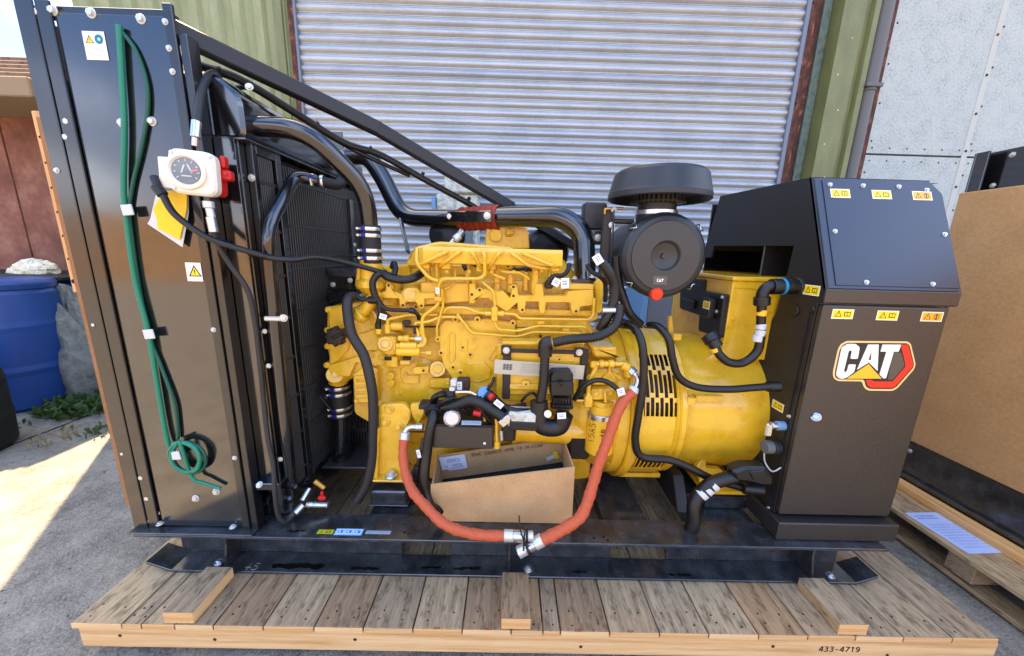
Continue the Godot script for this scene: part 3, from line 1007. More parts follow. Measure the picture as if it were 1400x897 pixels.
func weeds(called: String, label: String, at: Vector3, r: float, n: int, m: String, sd: int):
	var g := RandomNumberGenerator.new()
	g.seed = sd
	var s := S()
	for i in n:
		var a := g.randf() * TAU
		var q := sqrt(g.randf()) * r
		var base := Vector3(cos(a) * q, 0, sin(a) * q)
		var lean := Vector3(g.randf_range(-1, 1), g.randf_range(0.6, 2.0), g.randf_range(-1, 1)).normalized()
		var L := g.randf_range(0.18, 0.5) * r
		var side := lean.cross(Vector3(g.randf_range(-1, 1), 0.2, g.randf_range(-1, 1))).normalized() * L * g.randf_range(0.1, 0.22)
		var mid := base + lean * L * 0.55
		var tip := base + lean * L - Vector3(0, L * 0.15, 0)
		trin(s, base, mid + side, mid - side, Vector3.UP)
		trin(s, mid + side, tip, mid - side, Vector3.UP)
	var o := put(s, called, m)
	o.position = at
	tag(o, label, "weeds")
	o.set_meta("kind", "stuff")

func build_yard_right():
	var p := thing("side_pallet", "pale timber pallet at right under the big brown crate", "pallet", Vector3.ZERO)
	var xs := [2.02, 2.17, 2.36, 2.55, 2.74, 2.93, 3.12, 3.31]
	for i in 7:
		plank(p, "deck_plank", Vector3((xs[i] + xs[i + 1]) / 2, 0.159, -0.05), Vector3(1.5, 0.022, xs[i + 1] - xs[i] - 0.006), "worn_wood_%d" % [6, 2, 4, 6, 0, 2, 4][i], true)
	for z in [-0.62, -0.16, 0.45]:
		plank(p, "bearer", Vector3(2.66, 0.098, z), Vector3(1.22, 0.1, 0.1), "worn_wood_6")
	plank(p, "bottom_board", Vector3(2.1, 0.024, -0.05), Vector3(1.4, 0.022, 0.1), "worn_wood_2", true)
	plank(p, "edge_rail", Vector3(2.245, 0.19, -0.05), Vector3(1.5, 0.04, 0.06), "fresh_wood_2", true)
	settle(p, Vector3(2.66, 0, -0.05))
	var c := thing("brown_crate", "huge brown board sided crate on a black steel base at right edge", "crate", Vector3.ZERO)
	var s := S()
	slab(s, Vector3(2.3, 0.43, -0.76), Vector3(3.3, 1.775, 0.75), 0.004)
	put(s, "board_side", "crate_board", c)
	s = S()
	slab(s, Vector3(2.31, 0.213, -0.79), Vector3(3.29, 0.428, 0.76), 0.003)
	put(s, "steel_base", "frame_black", c)
	s = S()
	slab(s, Vector3(2.285, 0.213, -0.8), Vector3(2.309, 0.235, 0.76), 0.002)
	put(s, "base_flange", "frame_black", c)
	bolt(c, Vector3(2.309, 0.37, -0.66), Vector3(-1, 0, 0), 0.012)
	for e in [[2.36, -0.74, -0.44, 1.96], [2.36, -0.4, -0.2, 2.06]]:
		s = S()
		slab(s, Vector3(e[0], 1.777, e[1]), Vector3(e[0] + 0.012, e[3], e[2]), 0.002)
		slab(s, Vector3(e[0] - 0.05, 1.777, e[1] - 0.008), Vector3(e[0] + 0.6, e[3], e[1]), 0.002)
		slab(s, Vector3(e[0] - 0.05, 1.777, e[1]), Vector3(e[0] - 0.04, e[3], e[1] + 0.05), 0.002)
		put(s, "top_bracket", "gloss_black", c)
		bolt(c, Vector3(e[0], e[3] - 0.03, e[1] + 0.1), Vector3(-1, 0, 0), 0.012)
		bolt(c, Vector3(e[0], 1.8, e[1] + 0.06), Vector3(-1, 0, 0), 0.012)
	settle(c, Vector3(2.8, 0.17, 0))
	var o := plate(self, "paper_sheet", Vector3(2.155, 0.171, -0.28), Vector3(1, 0, -0.05), Vector3(0.05, 0, -1), 0.21, 0.25, sticker("sheet"), 0.001)
	tag(o, "bluish printed paper sheet lying on the edge of the side pallet", "paper")
	# behind the machine
	var w := thing("wrapped_stack", "pale wrapped packages stacked behind the engine in front of the shutter", "stack", Vector3.ZERO)
	s = S()
	slab(s, Vector3(-0.59, 0, -2.05), Vector3(-0.27, 1.845, -1.76), 0.012)
	put(s, "tall_package", "wrapping", w)
	s = S()
	slab(s, Vector3(-0.52, 1.848, -2.05), Vector3(-0.26, 1.985, -1.74), 0.012)
	put(s, "top_package", "wrapping", w)
	s = S()
	slab(s, Vector3(-0.6, 1.4, -1.756), Vector3(-0.49, 1.63, -1.72), 0.004)
	put(s, "board_patch", "brown_board", w)
	s = S()
	cyl(s, Vector3(-0.38, 1.3, -1.72), Vector3(-0.38, 1.62, -1.72), 0.085)
	put(s, "roll", "cabinet_grey", w)
	s = S()
	slab(s, Vector3(-0.625, 1.65, -1.8), Vector3(-0.593, 1.82, -1.75), 0.003)
	put(s, "blue_edge", "blue_cabinet", w)
	settle(w, Vector3(-0.4, 0, -1.9))
	var b := thing("steel_locker", "pale blue and grey steel locker behind the air cleaner", "locker", Vector3.ZERO)
	s = S()
	slab(s, Vector3(1.075, 0, -2.1), Vector3(1.125, 1.2, -1.68), 0.006)
	put(s, "side_panel", "blue_cabinet", b)
	s = S()
	slab(s, Vector3(1.127, 0, -2.1), Vector3(1.42, 1.195, -1.69), 0.006)
	put(s, "door", "cabinet_grey", b)
	settle(b, Vector3(1.24, 0, -1.9))

func build_pallet():
	var p := thing("main_pallet", "wide weathered timber pallet carrying the black and yellow generator set", "pallet", Vector3.ZERO)
	var xs := [-1.452, -1.281, -1.215, -1.104, -0.974, -0.806, -0.635, -0.468, -0.299, -0.131, 0.036, 0.145, 0.205, 0.374, 0.546, 0.716, 0.889, 1.060, 1.226, 1.393, 1.565, 1.728]
	for i in xs.size() - 1:
		var a: float = xs[i]
		var b: float = xs[i + 1]
		var m := "worn_wood_%d" % [6, 5, 6, 1, 3, 0, 3, 1, 0, 3, 4, 1, 3, 0, 5, 6, 4, 0, 5, 6, 5, 0][i % 22]
		var c := Vector3((a + b) / 2, 0.143 + rng.randf_range(-0.001, 0.001), -0.55)
		plank(p, "deck_plank", c, Vector3(1.486, 0.022, b - a - 0.005), m, true, 0.002).rotation.x = 0.0
		for z in [0.165, 0.13, -0.5, -1.2]:
			for k in 2:
				var s := S()
				var n := Vector3(lerpf(a, b, 0.25 + 0.5 * k) + rng.randf_range(-0.01, 0.01), 0.1545, z + rng.randf_range(-0.01, 0.01))
				if z > 0.14 and rng.randf() < 0.4:
					continue
				cyl(s, n, n + Vector3(0, 0.0008, 0), 0.0035, -1, 6, 0.0)
				put(s, "nail", "ink", p)
		# cut ends of the planks show fresh wood
		plank(p, "plank_end", Vector3(c.x, 0.143, 0.1945), Vector3(b - a - 0.005, 0.021, 0.002), "fresh_wood_%d" % (i % 3), false, 0.0005)
	plank(p, "front_rail", Vector3(0.152, 0.0895, 0.166), Vector3(3.18, 0.082, 0.05), "fresh_wood_0", false, 0.004)
	for z in [-0.52, -1.2]:
		plank(p, "rail", Vector3(0.152, 0.0895, z), Vector3(3.18, 0.082, 0.1), "worn_wood_4")
	for x in [-1.11, -0.37, 0.78, 1.6]:
		plank(p, "skid", Vector3(x, 0.024, -0.53), Vector3(1.36, 0.047, 0.13), "fresh_wood_1", true)
	for e in [-1.09, 0.052, 1.215]:
		var l := 0.185
		plank(p, "chock", Vector3(e, 0.1765, 0.1), Vector3(0.178, 0.043, 0.102), ["fresh_wood_0", "worn_wood_4", "worn_wood_2"][[-1.09, 0.052, 1.215].find(e)], true, 0.003)
		plank(p, "chock_end", Vector3(e, 0.1765, 0.1895), Vector3(0.1, 0.041, 0.002), "fresh_wood_2", false, 0.0005)
		plank(p, "chock_top", Vector3(e, 0.1985, 0.1), Vector3(0.176, 0.002, 0.098), "worn_wood_%d" % [1, 3, 5][[-1.09, 0.052, 1.215].find(e)], true, 0.0005)
	text(p, "stencil", "433-4719", Vector3(1.185, 0.093, 0.192), Vector3.RIGHT, Vector3.UP, 0.022, "stamp_ink", "Droid Sans Mono")
	for q in [Vector3(-0.217, 0.162, 0.196), Vector3(-0.041, 0.163, 0.196), Vector3(0.264, 0.161, 0.196), Vector3(0.444, 0.162, 0.196)]:
		text(p, "stencil", "SCA", q, Vector3.RIGHT, Vector3.UP, 0.009, "red_ink", "Droid Sans Mono")
	for q in [Vector3(-0.98, 0.09, 0.1912), Vector3(-0.5, 0.1, 0.1912), Vector3(0.28, 0.085, 0.1912), Vector3(0.95, 0.1, 0.1912), Vector3(-1.3, 0.1, 0.1912), Vector3(1.36, 0.07, 0.1912)]:
		var s := S()
		lathe(s, frame(q, Vector3(0, 0, 1)), [Vector2(0.006, 0), Vector2(0.006, 0.0006), Vector2(0, 0.0008)], 14)
		put(s, "knot", "rough_brown", p)
	settle(p, Vector3(0.15, 0, -0.55))

# ------------------------------------------------------------------ the generator set
func pipe(parent: Node, called: String, pts: Array, r: float, m: String, bend := 0.02, seg := 10):
	var s := S()
	tube(s, bends(pts, bend), r, seg)
	return put(s, called, m, parent)

func hose(parent: Node, called: String, pts: Array, r: float, m: String, ribs := 0.0, seg := 10):
	var s := S()
	tube(s, spline(pts), r, seg, ribs)
	return put(s, called, m, parent)

func casting(parent: Node, called: String, outline: Array, z0: float, z1: float, m := "yellow", round := 0.006, bev := 0.003):
	var s := S()
	prism(s, rounded(outline, round) if round > 0 else outline, z0, z1, bev)
	return put(s, called, m, parent)

func block(parent: Node, called: String, a: Vector3, b: Vector3, m: String, bev := 0.003):
	var s := S()
	slab(s, a, b, bev)
	return put(s, called, m, parent)

func rod(parent: Node, called: String, a: Vector3, b: Vector3, r: float, m: String, r2 := -1.0, seg := 20, bev := 0.002):
	var s := S()
	cyl(s, a, b, r, r2, seg, bev)
	return put(s, called, m, parent)

func web_plate(s: SurfaceTool, x0: float, x1: float, y0: float, y1: float, cx: float, cy: float, r: float):   # upright plate with a round hole
	var lo := [Vector2(x0, y0), Vector2(x1, y0), Vector2(x1, cy)]
	var hi := [Vector2(x1, y1), Vector2(x0, y1), Vector2(x0, cy)]
	for i in 13:
		var a := PI * i / 12.0
		lo.append(Vector2(cx + cos(a) * r, cy - sin(a) * r))
		hi.append(Vector2(cx - cos(a) * r, cy + sin(a) * r))
	lo.append(Vector2(x0, cy))
	hi.append(Vector2(x1, cy))
	prism(s, lo, -0.095, -0.103, 0.0)
	prism(s, hi, -0.095, -0.103, 0.0)

func build_base(G: Node):
	var B := part("base_frame", G)
	var s := S()
	prism(s, [Vector2(-1.385, 0.193), Vector2(-1.295, 0.157), Vector2(1.415, 0.157), Vector2(1.495, 0.19), Vector2(1.495, 0.2), Vector2(1.413, 0.167), Vector2(-1.293, 0.167), Vector2(-1.385, 0.203)], 0.0, -0.0945, 0.002)
	put(s, "bottom_flange", "frame_black", B)
	s = S()
	web_plate(s, -1.33, -1.12, 0.168, 0.3345, -1.265, 0.29, 0.03)
	slab(s, Vector3(-1.12, 0.168, -0.103), Vector3(-0.42, 0.3345, -0.095), 0.001)
	slab(s, Vector3(-0.218, 0.168, -0.103), Vector3(0.452, 0.3345, -0.095), 0.001)
	slab(s, Vector3(0.689, 0.168, -0.103), Vector3(1.22, 0.3345, -0.095), 0.001)
	web_plate(s, 1.22, 1.41, 0.168, 0.3345, 1.35, 0.285, 0.03)
	put(s, "web", "frame_black", B)
	s = S()
	slab(s, Vector3(-1.385, 0.335, -0.105), Vector3(1.475, 0.347, 0.022), 0.002)
	put(s, "top_flange", "frame_black", B)
	for x in [-1.096, 0.022, 1.24]:
		var g := S()
		prism(g, [Vector2(-0.094, 0.168), Vector2(-0.012, 0.168), Vector2(-0.03, 0.26), Vector2(-0.03, 0.3345), Vector2(-0.094, 0.3345)], -x, -x - 0.009, 0.0005, TO_LEFT)
		put(g, "gusset", "frame_black", B)
	# far rail and cross members
	s = S()
	slab(s, Vector3(-1.385, 0.335, -1.02), Vector3(1.475, 0.347, -0.895), 0.002)
	slab(s, Vector3(-1.33, 0.168, -0.91), Vector3(1.41, 0.334, -0.9), 0.002)
	slab(s, Vector3(-1.3, 0.157, -1.02), Vector3(1.41, 0.167, -0.912), 0.002)
	put(s, "far_rail", "frame_black", B)
	for e in [[-0.56, -0.2, -0.107, 0.332], [0.425, 0.615, -0.107, 0.315], [0.79, 1.06, -0.107, 0.332], [-1.37, -0.99, -0.107, 0.332]]:
		s = S()
		slab(s, Vector3(e[0], e[3] - 0.06, -0.893), Vector3(e[1], e[3], e[2]), 0.003)
		put(s, "cross_member", "frame_black", B)
	# mounts
	block(B, "mount_pad", Vector3(-0.569, 0.41, -0.165), Vector3(-0.417, 0.341, -0.165) + Vector3(0, 0, -0.14), "frame_black", 0.006)
	block(B, "mount_lip", Vector3(-0.57, 0.355, -0.15), Vector3(-0.407, 0.35, -0.15) + Vector3(0, 0, -0.16), "frame_black", 0.002)
	s = S()
	prism(s, [Vector2(-0.17, 0.335), Vector2(-0.75, 0.335), Vector2(-0.75, 0.46), Vector2(-0.25, 0.46)], -0.755, -0.80, 0.003, TO_LEFT)
	put(s, "generator_stand", "satin_black", B)
	block(B, "stand_top", Vector3(0.80, 0.34, -0.72), Vector3(1.08, 0.358, -0.26), "frame_black")
	block(B, "stand_block", Vector3(0.89, 0.391, -0.2), Vector3(1.078, 0.334, -0.2) + Vector3(0, 0, -0.1), "frame_black", 0.004)
	# bolts
	for p in [Vector3(-1.136, 0.167, -0.039), Vector3(1.334, 0.167, -0.031)]:
		bolt(B, p, Vector3.UP, 0.017, "steel")
	s = S()
	cyl(s, Vector3(0.105, 0.167, -0.031), Vector3(0.104, 0.171, -0.028), 0.026)
	put(s, "washer", "rubber", B)
	bolt(B, Vector3(0.104, 0.171, -0.028), Vector3.UP, 0.016, "zinc")
	for p in [Vector3(-1.294, 0.373, 0.023), Vector3(-1.022, 0.366, 0.023)]:
		bolt(B, p + Vector3(0, 0.006, -0.02), Vector3.UP, 0.012)
	# dark holes drilled in the plates
	for p in [Vector3(-0.381, 0.347, -0.015), Vector3(-0.363, 0.347, -0.008), Vector3(-0.24, 0.347, -0.003), Vector3(0.352, 0.347, -0.006), Vector3(0.39, 0.347, -0.013), Vector3(0.402, 0.347, 0.004)]:
		s = S()
		cyl(s, p, p + Vector3(0, 0.0006, 0), 0.006, -1, 12, 0.0)
		put(s, "drilled_hole", "dark_hole", B)
	# oily marks on the bottom flange
	for e in [[Vector3(-0.815, 0.167, -0.029), 0.09, 1], [Vector3(-0.545, 0.167, -0.024), 0.05, 2], [Vector3(-0.143, 0.167, -0.033), 0.05, 3], [Vector3(-0.284, 0.167, -0.033), 0.035, 4], [Vector3(-0.795, 0.347, -0.011), 0.03, 5], [Vector3(0.305, 0.167, -0.026), 0.03, 6], [Vector3(0.716, 0.167, -0.021), 0.04, 7]]:
		for k in 5:
			var o := []
			for i in 9:
				var a := TAU * i / 9
				var q: float = e[1] * 0.24 * rng.randf_range(0.5, 1.1)
				o.append(Vector2(e[0].x + (k - 2) * e[1] * 0.42 + cos(a) * q * 1.6, e[0].z + rng.randf_range(-0.004, 0.004) - sin(a) * q * 0.7))
			s = S()
			prism(s, o, -e[0].y - 0.0006 - k * 0.0002, -e[0].y + 0.001, 0.0, TO_UP)
			put(s, "oil_mark", "wet_black", B)
	handwriting(B, "45", Vector3(-1.019, 0.167, -0.007), Vector3(1, 0, 0), Vector3(0.2, 0, -1), 0.03, "chalk", 0.001)
	plate(G, "warning_label", Vector3(-0.682, 0.347, -0.01), Vector3.RIGHT, Vector3(0, 0, -1), 0.06, 0.02, sticker("rail_yellow"), 0.0008)
	plate(G, "instruction_label", Vector3(-0.593, 0.347, -0.011), Vector3.RIGHT, Vector3(0, 0, -1), 0.105, 0.031, sticker("rail_blue"), 0.0014)
	plate(G, "clear_label", Vector3(-0.481, 0.347, -0.012), Vector3.RIGHT, Vector3(0, 0, -1), 0.095, 0.016, sticker("rail_clear"), 0.0008)

func build_cowl(G: Node):
	var C := part("radiator_cowl", G)
	block(C, "side_panel", Vector3(-1.304, 0.36, -0.02), Vector3(-0.992, 2.043, -0.012), "gloss_black", 0.001)
	block(C, "angle_post", Vector3(-1.398, 0.348, -0.006), Vector3(-1.347, 2.07, 0.0), "post_black", 0.002)
	block(C, "angle_post", Vector3(-1.345, 0.348, -0.012), Vector3(-1.306, 2.07, -0.003), "post_black", 0.002)
	block(C, "angle_post", Vector3(-0.99, 0.348, -0.012), Vector3(-0.963, 2.07, 0.0), "post_black", 0.002)
	block(C, "angle_post", Vector3(-0.961, 0.348, -0.05), Vector3(-0.938, 2.0, -0.008), "post_black", 0.002)
	block(C, "top_rail", Vector3(-1.398, 2.046, -0.06), Vector3(-0.992, 2.066, -0.022), "post_black", 0.002)
	block(C, "bottom_angle", Vector3(-1.4, 0.348, -0.022), Vector3(-0.94, 0.356, 0.024), "frame_black", 0.002)
	block(C, "end_panel", Vector3(-1.4, 0.35, -1.02), Vector3(-1.392, 2.05, -0.013), "post_black", 0.002)
	block(C, "far_panel", Vector3(-1.39, 0.35, -1.03), Vector3(-0.96, 2.05, -1.02), "post_black", 0.002)
	block(C, "far_post", Vector3(-0.958, 0.35, -1.04), Vector3(-0.92, 1.95, -0.99), "post_black", 0.002)
	for p in [Vector3(-1.349, 2.04, -0.012), Vector3(-1.305, 2.047, -0.012), Vector3(-1.199, 2.044, -0.012), Vector3(-1.062, 2.034, -0.012), Vector3(-1.329, 1.761, -0.012), Vector3(-1.341, 1.718, -0.012), Vector3(-1.17, 1.763, -0.012), Vector3(-1.08, 1.77, -0.012), Vector3(-1.338, 0.568, -0.012), Vector3(-1.333, 0.481, -0.012), Vector3(-1.156, 0.482, -0.012), Vector3(-1.075, 0.512, -0.012)]:
		bolt(C, p, Vector3(0, 0, 1), 0.0135)
	for p in [Vector3(-1.382, 1.622, 0), Vector3(-1.378, 1.143, -0.003), Vector3(-1.38, 0.668, -0.003), Vector3(-0.983, 1.137, 0), Vector3(-0.978, 0.662, 0), Vector3(-0.985, 2.023, 0), Vector3(-0.986, 1.958, 0), Vector3(-0.986, 1.899, 0)]:
		bolt(C, p, Vector3(0, 0, 1), 0.0085)
	plate(C, "notice_sticker", Vector3(-1.204, 1.963, -0.011), Vector3.RIGHT, Vector3.UP, 0.062, 0.072, sticker("white_notice"), 0.001)
	plate(C, "warning_sticker", Vector3(-1.026, 1.326, -0.011), Vector3.RIGHT, Vector3.UP, 0.05, 0.06, sticker("white_triangle"), 0.001)
	# diagonal brace with the cable clipped under it
	var s := S()
	bar(s, Vector3(-0.999, 2.021, -0.03), Vector3(-0.55, 1.895, -0.45), 0.045, 0.05, Vector3.UP, 0.004)
	put(s, "brace", "satin_black", C)
	s = S()
	bar(s, Vector3(-0.559, 1.897, -0.44), Vector3(0.003, 1.637, -0.74), 0.045, 0.05, Vector3.UP, 0.004)
	bar(s, Vector3(0.152, 1.554, -0.78), Vector3(0.409, 1.425, -0.82), 0.045, 0.04, Vector3.UP, 0.004)
	bar(s, Vector3(-0.035, 1.653, -0.73), Vector3(0.18, 1.544, -0.785), 0.04, 0.04, Vector3.UP, 0.004)
	put(s, "brace", "satin_black", C)
	hose(C, "clipped_cable", [Vector3(-1.077, 1.99, -0.12), Vector3(-1.008, 1.977, -0.15), Vector3(-0.928, 1.962, -0.2), Vector3(-0.832, 1.912, -0.32), Vector3(-0.705, 1.843, -0.45), Vector3(-0.579, 1.816, -0.52), Vector3(-0.409, 1.736, -0.6), Vector3(-0.214, 1.645, -0.68), Vector3(-0.115, 1.589, -0.72)], 0.014, "conduit")
	hose(C, "clipped_cable", [Vector3(-1.046, 1.938, -0.25), Vector3(-0.947, 1.971, -0.28), Vector3(-0.828, 1.911, -0.36), Vector3(-0.684, 1.826, -0.47), Vector3(-0.476, 1.75, -0.6)], 0.009, "conduit")
	for p in [Vector3(-0.977, 1.97, -0.16), Vector3(-0.779, 1.883, -0.38), Vector3(-0.619, 1.83, -0.5), Vector3(-0.419, 1.752, -0.6), Vector3(-0.214, 1.659, -0.68)]:
		s = S()
		lathe(s, frame(p, Vector3(1, -0.6, -0.5)), [Vector2(0.017, -0.006), Vector2(0.019, 0), Vector2(0.017, 0.006)], 12)
		put(s, "cable_tie", "plastic_black", C)
	# bracket near the bottom
	block(C, "bracket", Vector3(-0.982, 0.543, -0.02), Vector3(-0.841, 0.515, -0.02) + Vector3(0, 0, -0.08), "gloss_black", 0.002)
	bolt(C, Vector3(-0.918, 0.535, -0.02) + Vector3(0, 0.004, 0), Vector3(0, 0.7, 0.7), 0.012)

func build_radiator(G: Node):
	var R := part("radiator", G)
	var X := -0.86
	block(R, "core", Vector3(-0.95, 0.42, -0.985), Vector3(X - 0.008, 1.73, -0.1), "dark_hole", 0.002)
	for i in 46:
		var z := -0.245 - i * 0.0158
		var s := S()
		box(s, Vector3(X, 1.075, z), Vector3(0.016, 1.27, 0.006), 0.001)
		put(s, "fin", "core_black", R)
	for i in 8:
		var y := 0.5 + i * 0.165
		var s := S()
		slab(s, Vector3(X + 0.006, y, -0.98), Vector3(X + 0.012, y + 0.006, -0.24), 0.001)
		put(s, "guard_rod", "core_black", R)
	block(R, "guard_post", Vector3(X - 0.01, 0.4, -0.236), Vector3(X + 0.016, 1.74, -0.205), "post_black", 0.002)
	block(R, "guard_post", Vector3(X - 0.01, 0.4, -0.11), Vector3(X + 0.014, 1.75, -0.09), "post_black", 0.002)
	block(R, "guard_rail", Vector3(X - 0.01, 1.71, -0.204), Vector3(X + 0.014, 1.74, -0.111), "post_black", 0.002)
	for k in 8:
		block(R, "guard_slat", Vector3(X - 0.006, 0.45, -0.128 - k * 0.0095), Vector3(X + 0.008, 1.709, -0.124 - k * 0.0095), "core_black", 0.001)
	for k in 8:
		block(R, "guard_rung", Vector3(X - 0.004, 0.5 + k * 0.16, -0.203), Vector3(X + 0.01, 0.512 + k * 0.16, -0.112), "core_black", 0.001)
	block(R, "strut", Vector3(X + 0.016, 0.9, -0.80), Vector3(X + 0.03, 1.66, -0.765), "frame_black", 0.002)
	bolt(R, Vector3(X + 0.03, 1.43, -0.782), Vector3(1, 0, 0), 0.012)
	block(R, "side_plate", Vector3(-0.936, 0.5, -0.06), Vector3(-0.872, 1.745, -0.05), "gloss_black", 0.001)
	block(R, "side_channel", Vector3(-0.90, 0.38, -0.089), Vector3(-0.868, 1.745, -0.061), "post_black", 0.003)
	var s2 := S()
	prism(s2, rounded([Vector2(-1.32, 1.745), Vector2(-0.85, 1.745), Vector2(-0.85, 1.87), Vector2(-0.93, 1.935), Vector2(-1.32, 1.935)], 0.03), -0.07, -1.0, 0.01)
	put(s2, "top_tank", "gloss_black", R)
	s2 = S()
	prism(s2, rounded([Vector2(-1.32, 0.36), Vector2(-0.85, 0.36), Vector2(-0.85, 0.44), Vector2(-1.32, 0.44)], 0.015), -0.08, -1.0, 0.008)
	put(s2, "bottom_tank", "gloss_black", R)
	block(R, "tank_seam", Vector3(-1.3, 1.738, -1.01), Vector3(-0.835, 1.7445, -0.05), "frame_black", 0.001)
	for p in [Vector3(-0.851, 1.912, -0.12), Vector3(-0.865, 1.854, -0.1)]:
		bolt(R, p, Vector3(0.3, 0.2, 1), 0.012)
	rod(R, "filler_neck", Vector3(-1.05, 1.93, -0.3), Vector3(-1.05, 1.985, -0.3), 0.035, "frame_black")
	bolt(R, Vector3(-0.854, 1.632, -0.085), Vector3(0, 0, 1), 0.012, "zinc")
	for p in [Vector3(-0.849, 1.124, -0.05), Vector3(-0.849, 0.998, -0.05), Vector3(-0.848, 0.628, -0.05)]:
		bolt(R, p, Vector3(0, 0, 1), 0.009)
	# charge pipe from the tank to the engine
	var a1 := Vector3(-1.036, 1.81, -0.13)
	var a2 := Vector3(-0.917, 1.802, -0.13)
	rod(R, "rubber_hose", a1, a2, 0.037, "rubber")
	for t in [0.18, 0.4, 0.72, 0.9]:
		clamp_band(R, a1.lerp(a2, t), a2 - a1, 0.038, 0.8 if t < 0.5 else -1.2)
	pipe(R, "charge_pipe", [Vector3(-0.927, 1.802, -0.13), Vector3(-0.687, 1.798, -0.13), Vector3(-0.543, 1.632, -0.24), Vector3(-0.551, 1.476, -0.28)], 0.0315, "pipe_black", 0.09, 18)
	var h1 := Vector3(-0.552, 1.504, -0.28)
	var h2 := Vector3(-0.552, 1.358, -0.28)
	rod(R, "rubber_hose", h1, h2, 0.04, "rubber")
	for t in [0.1, 0.27, 0.66, 0.86]:
		clamp_band(R, h1.lerp(h2, t), h2 - h1, 0.041, 0.6, 0.013)
	# thin coolant pipe
	pipe(R, "coolant_pipe", [Vector3(-0.735, 1.659, -0.26), Vector3(-0.787, 1.667, -0.22), Vector3(-0.803, 1.477, -0.06), Vector3(-0.813, 1.358, -0.06), Vector3(-0.823, 0.708, -0.06), Vector3(-0.856, 0.465, -0.1), Vector3(-0.853, 0.401, -0.2)], 0.0205, "pipe_black", 0.07, 14)
	pipe(R, "rubber_hose", [Vector3(-0.751, 1.659, -0.25), Vector3(-0.712, 1.657, -0.29), Vector3(-0.675, 1.654, -0.33), Vector3(-0.668, 1.739, -0.36)], 0.02, "rubber", 0.03, 12)
	clamp_band(R, Vector3(-0.743, 1.658, -0.255), Vector3(1, 0, -0.2), 0.022, 1.2)
	clamp_band(R, Vector3(-0.721, 1.658, -0.28), Vector3(1, 0, -0.2), 0.022, -1.2)
	# band that holds the thin pipe
	var c0 := Vector3(-0.805, 1.172, -0.05)
	var s3 := S()
	box(s3, c0 + Vector3(0, 0, 0.012), Vector3(0.062, 0.016, 0.012), 0.004)
	put(s3, "pipe_band", "zinc", R)
	bolt(R, Vector3(-0.768, 1.176, -0.035), Vector3(0.3, 0, 1), 0.013, "zinc")
	# lower hose
	var l1 := Vector3(-0.761, 0.822, -0.36)
	var l2 := Vector3(-0.76, 0.658, -0.36)
	rod(R, "rubber_hose", l1, l2, 0.047, "rubber")
	for t in [0.12, 0.3, 0.72, 0.9]:
		clamp_band(R, l1.lerp(l2, t), l2 - l1, 0.048, 0.7, 0.013)
	pipe(R, "lower_pipe", [Vector3(-0.758, 0.687, -0.36), Vector3(-0.775, 0.401, -0.36), Vector3(-0.927, 0.3, -0.42), Vector3(-1.083, 0.215, -0.5)], 0.036, "pipe_black", 0.09, 16)
	# brackets between radiator and engine, fan guard
	block(R, "belt_guard", Vector3(-0.851, 1.316, -0.5), Vector3(-0.708, 1.281, -0.5) + Vector3(0, 0, -0.3), "frame_black", 0.004)
	block(R, "belt_guard", Vector3(-0.838, 1.255, -0.47), Vector3(-0.699, 1.225, -0.47) + Vector3(0, 0, -0.01), "gloss_black", 0.002)
	block(R, "belt_guard", Vector3(-0.837, 1.208, -0.46), Vector3(-0.684, 1.153, -0.46) + Vector3(0, 0, -0.3), "pipe_black", 0.01)
	for p in [Vector3(-0.805, 1.249, -0.468), Vector3(-0.726, 1.27, -0.468)]:
		bolt(R, p, Vector3(0, 0, 1), 0.012)
	var f0 := Vector3(-0.801, 0.624, -0.5)
	var f1 := Vector3(-0.706, 0.379, -0.5)
	var wx := (f1.x - f0.x) / 13.0
	var hy := (f0.y - f1.y) / 16.0
	s2 = S()
	pierced(s2, 13, 16, func(i, j, d): return Vector3(f0.x + i * wx, f1.y + j * hy, -0.5 - d), func(i, j): return i % 2 == 0 or j < 3 or j == 8 or j > 13, 0.006)
	put(s2, "fan_guard", "core_black", R)
	block(R, "fan_shroud", Vector3(-0.84, 0.42, -0.9), Vector3(-0.6, 0.43, -0.3), "core_black")
	block(R, "fan_backing", Vector3(f0.x - 0.01, f1.y - 0.02, -0.62), Vector3(f1.x + 0.06, f0.y + 0.02, -0.61), "dark_hole")
	# fan
	var F := S()
	for k in 7:
		var a := TAU * k / 7
		bar(F, Vector3(-0.78, 0.8, -0.52), Vector3(-0.79, 0.8 + cos(a) * 0.24, -0.52 + sin(a) * 0.24), 0.09, 0.006, Vector3(1, 0.5, 0))
	cyl(F, Vector3(-0.8, 0.8, -0.52), Vector3(-0.62, 0.8, -0.52), 0.08)
	put(F, "fan", "plastic_black", R)
	# drain valve
	rod(R, "drain_hose", Vector3(-0.838, 0.379, -0.03), Vector3(-0.818, 0.396, -0.05), 0.011, "hose_grey")
	rod(R, "drain_fitting", Vector3(-0.82, 0.391, -0.05), Vector3(-0.803, 0.407, -0.08), 0.013, "steel")
	rod(R, "drain_fitting", Vector3(-0.818, 0.409, -0.1), Vector3(-0.806, 0.438, -0.14), 0.011, "steel")
	rod(R, "valve_body", Vector3(-0.803, 0.393, -0.1), Vector3(-0.726, 0.377, -0.12), 0.012, "steel")
	for t in [0.1, 0.35, 0.95]:
		rod(R, "valve_nut", Vector3(-0.803, 0.393, -0.1).lerp(Vector3(-0.726, 0.377, -0.12), t), Vector3(-0.803, 0.393, -0.1).lerp(Vector3(-0.726, 0.377, -0.12), t) + Vector3(0.007, 0, 0), 0.015, "steel", -1, 6)
	s2 = S()
	box(s2, Vector3(-0.736, 0.424, -0.1), Vector3(0.03, 0.016, 0.012), 0.004)
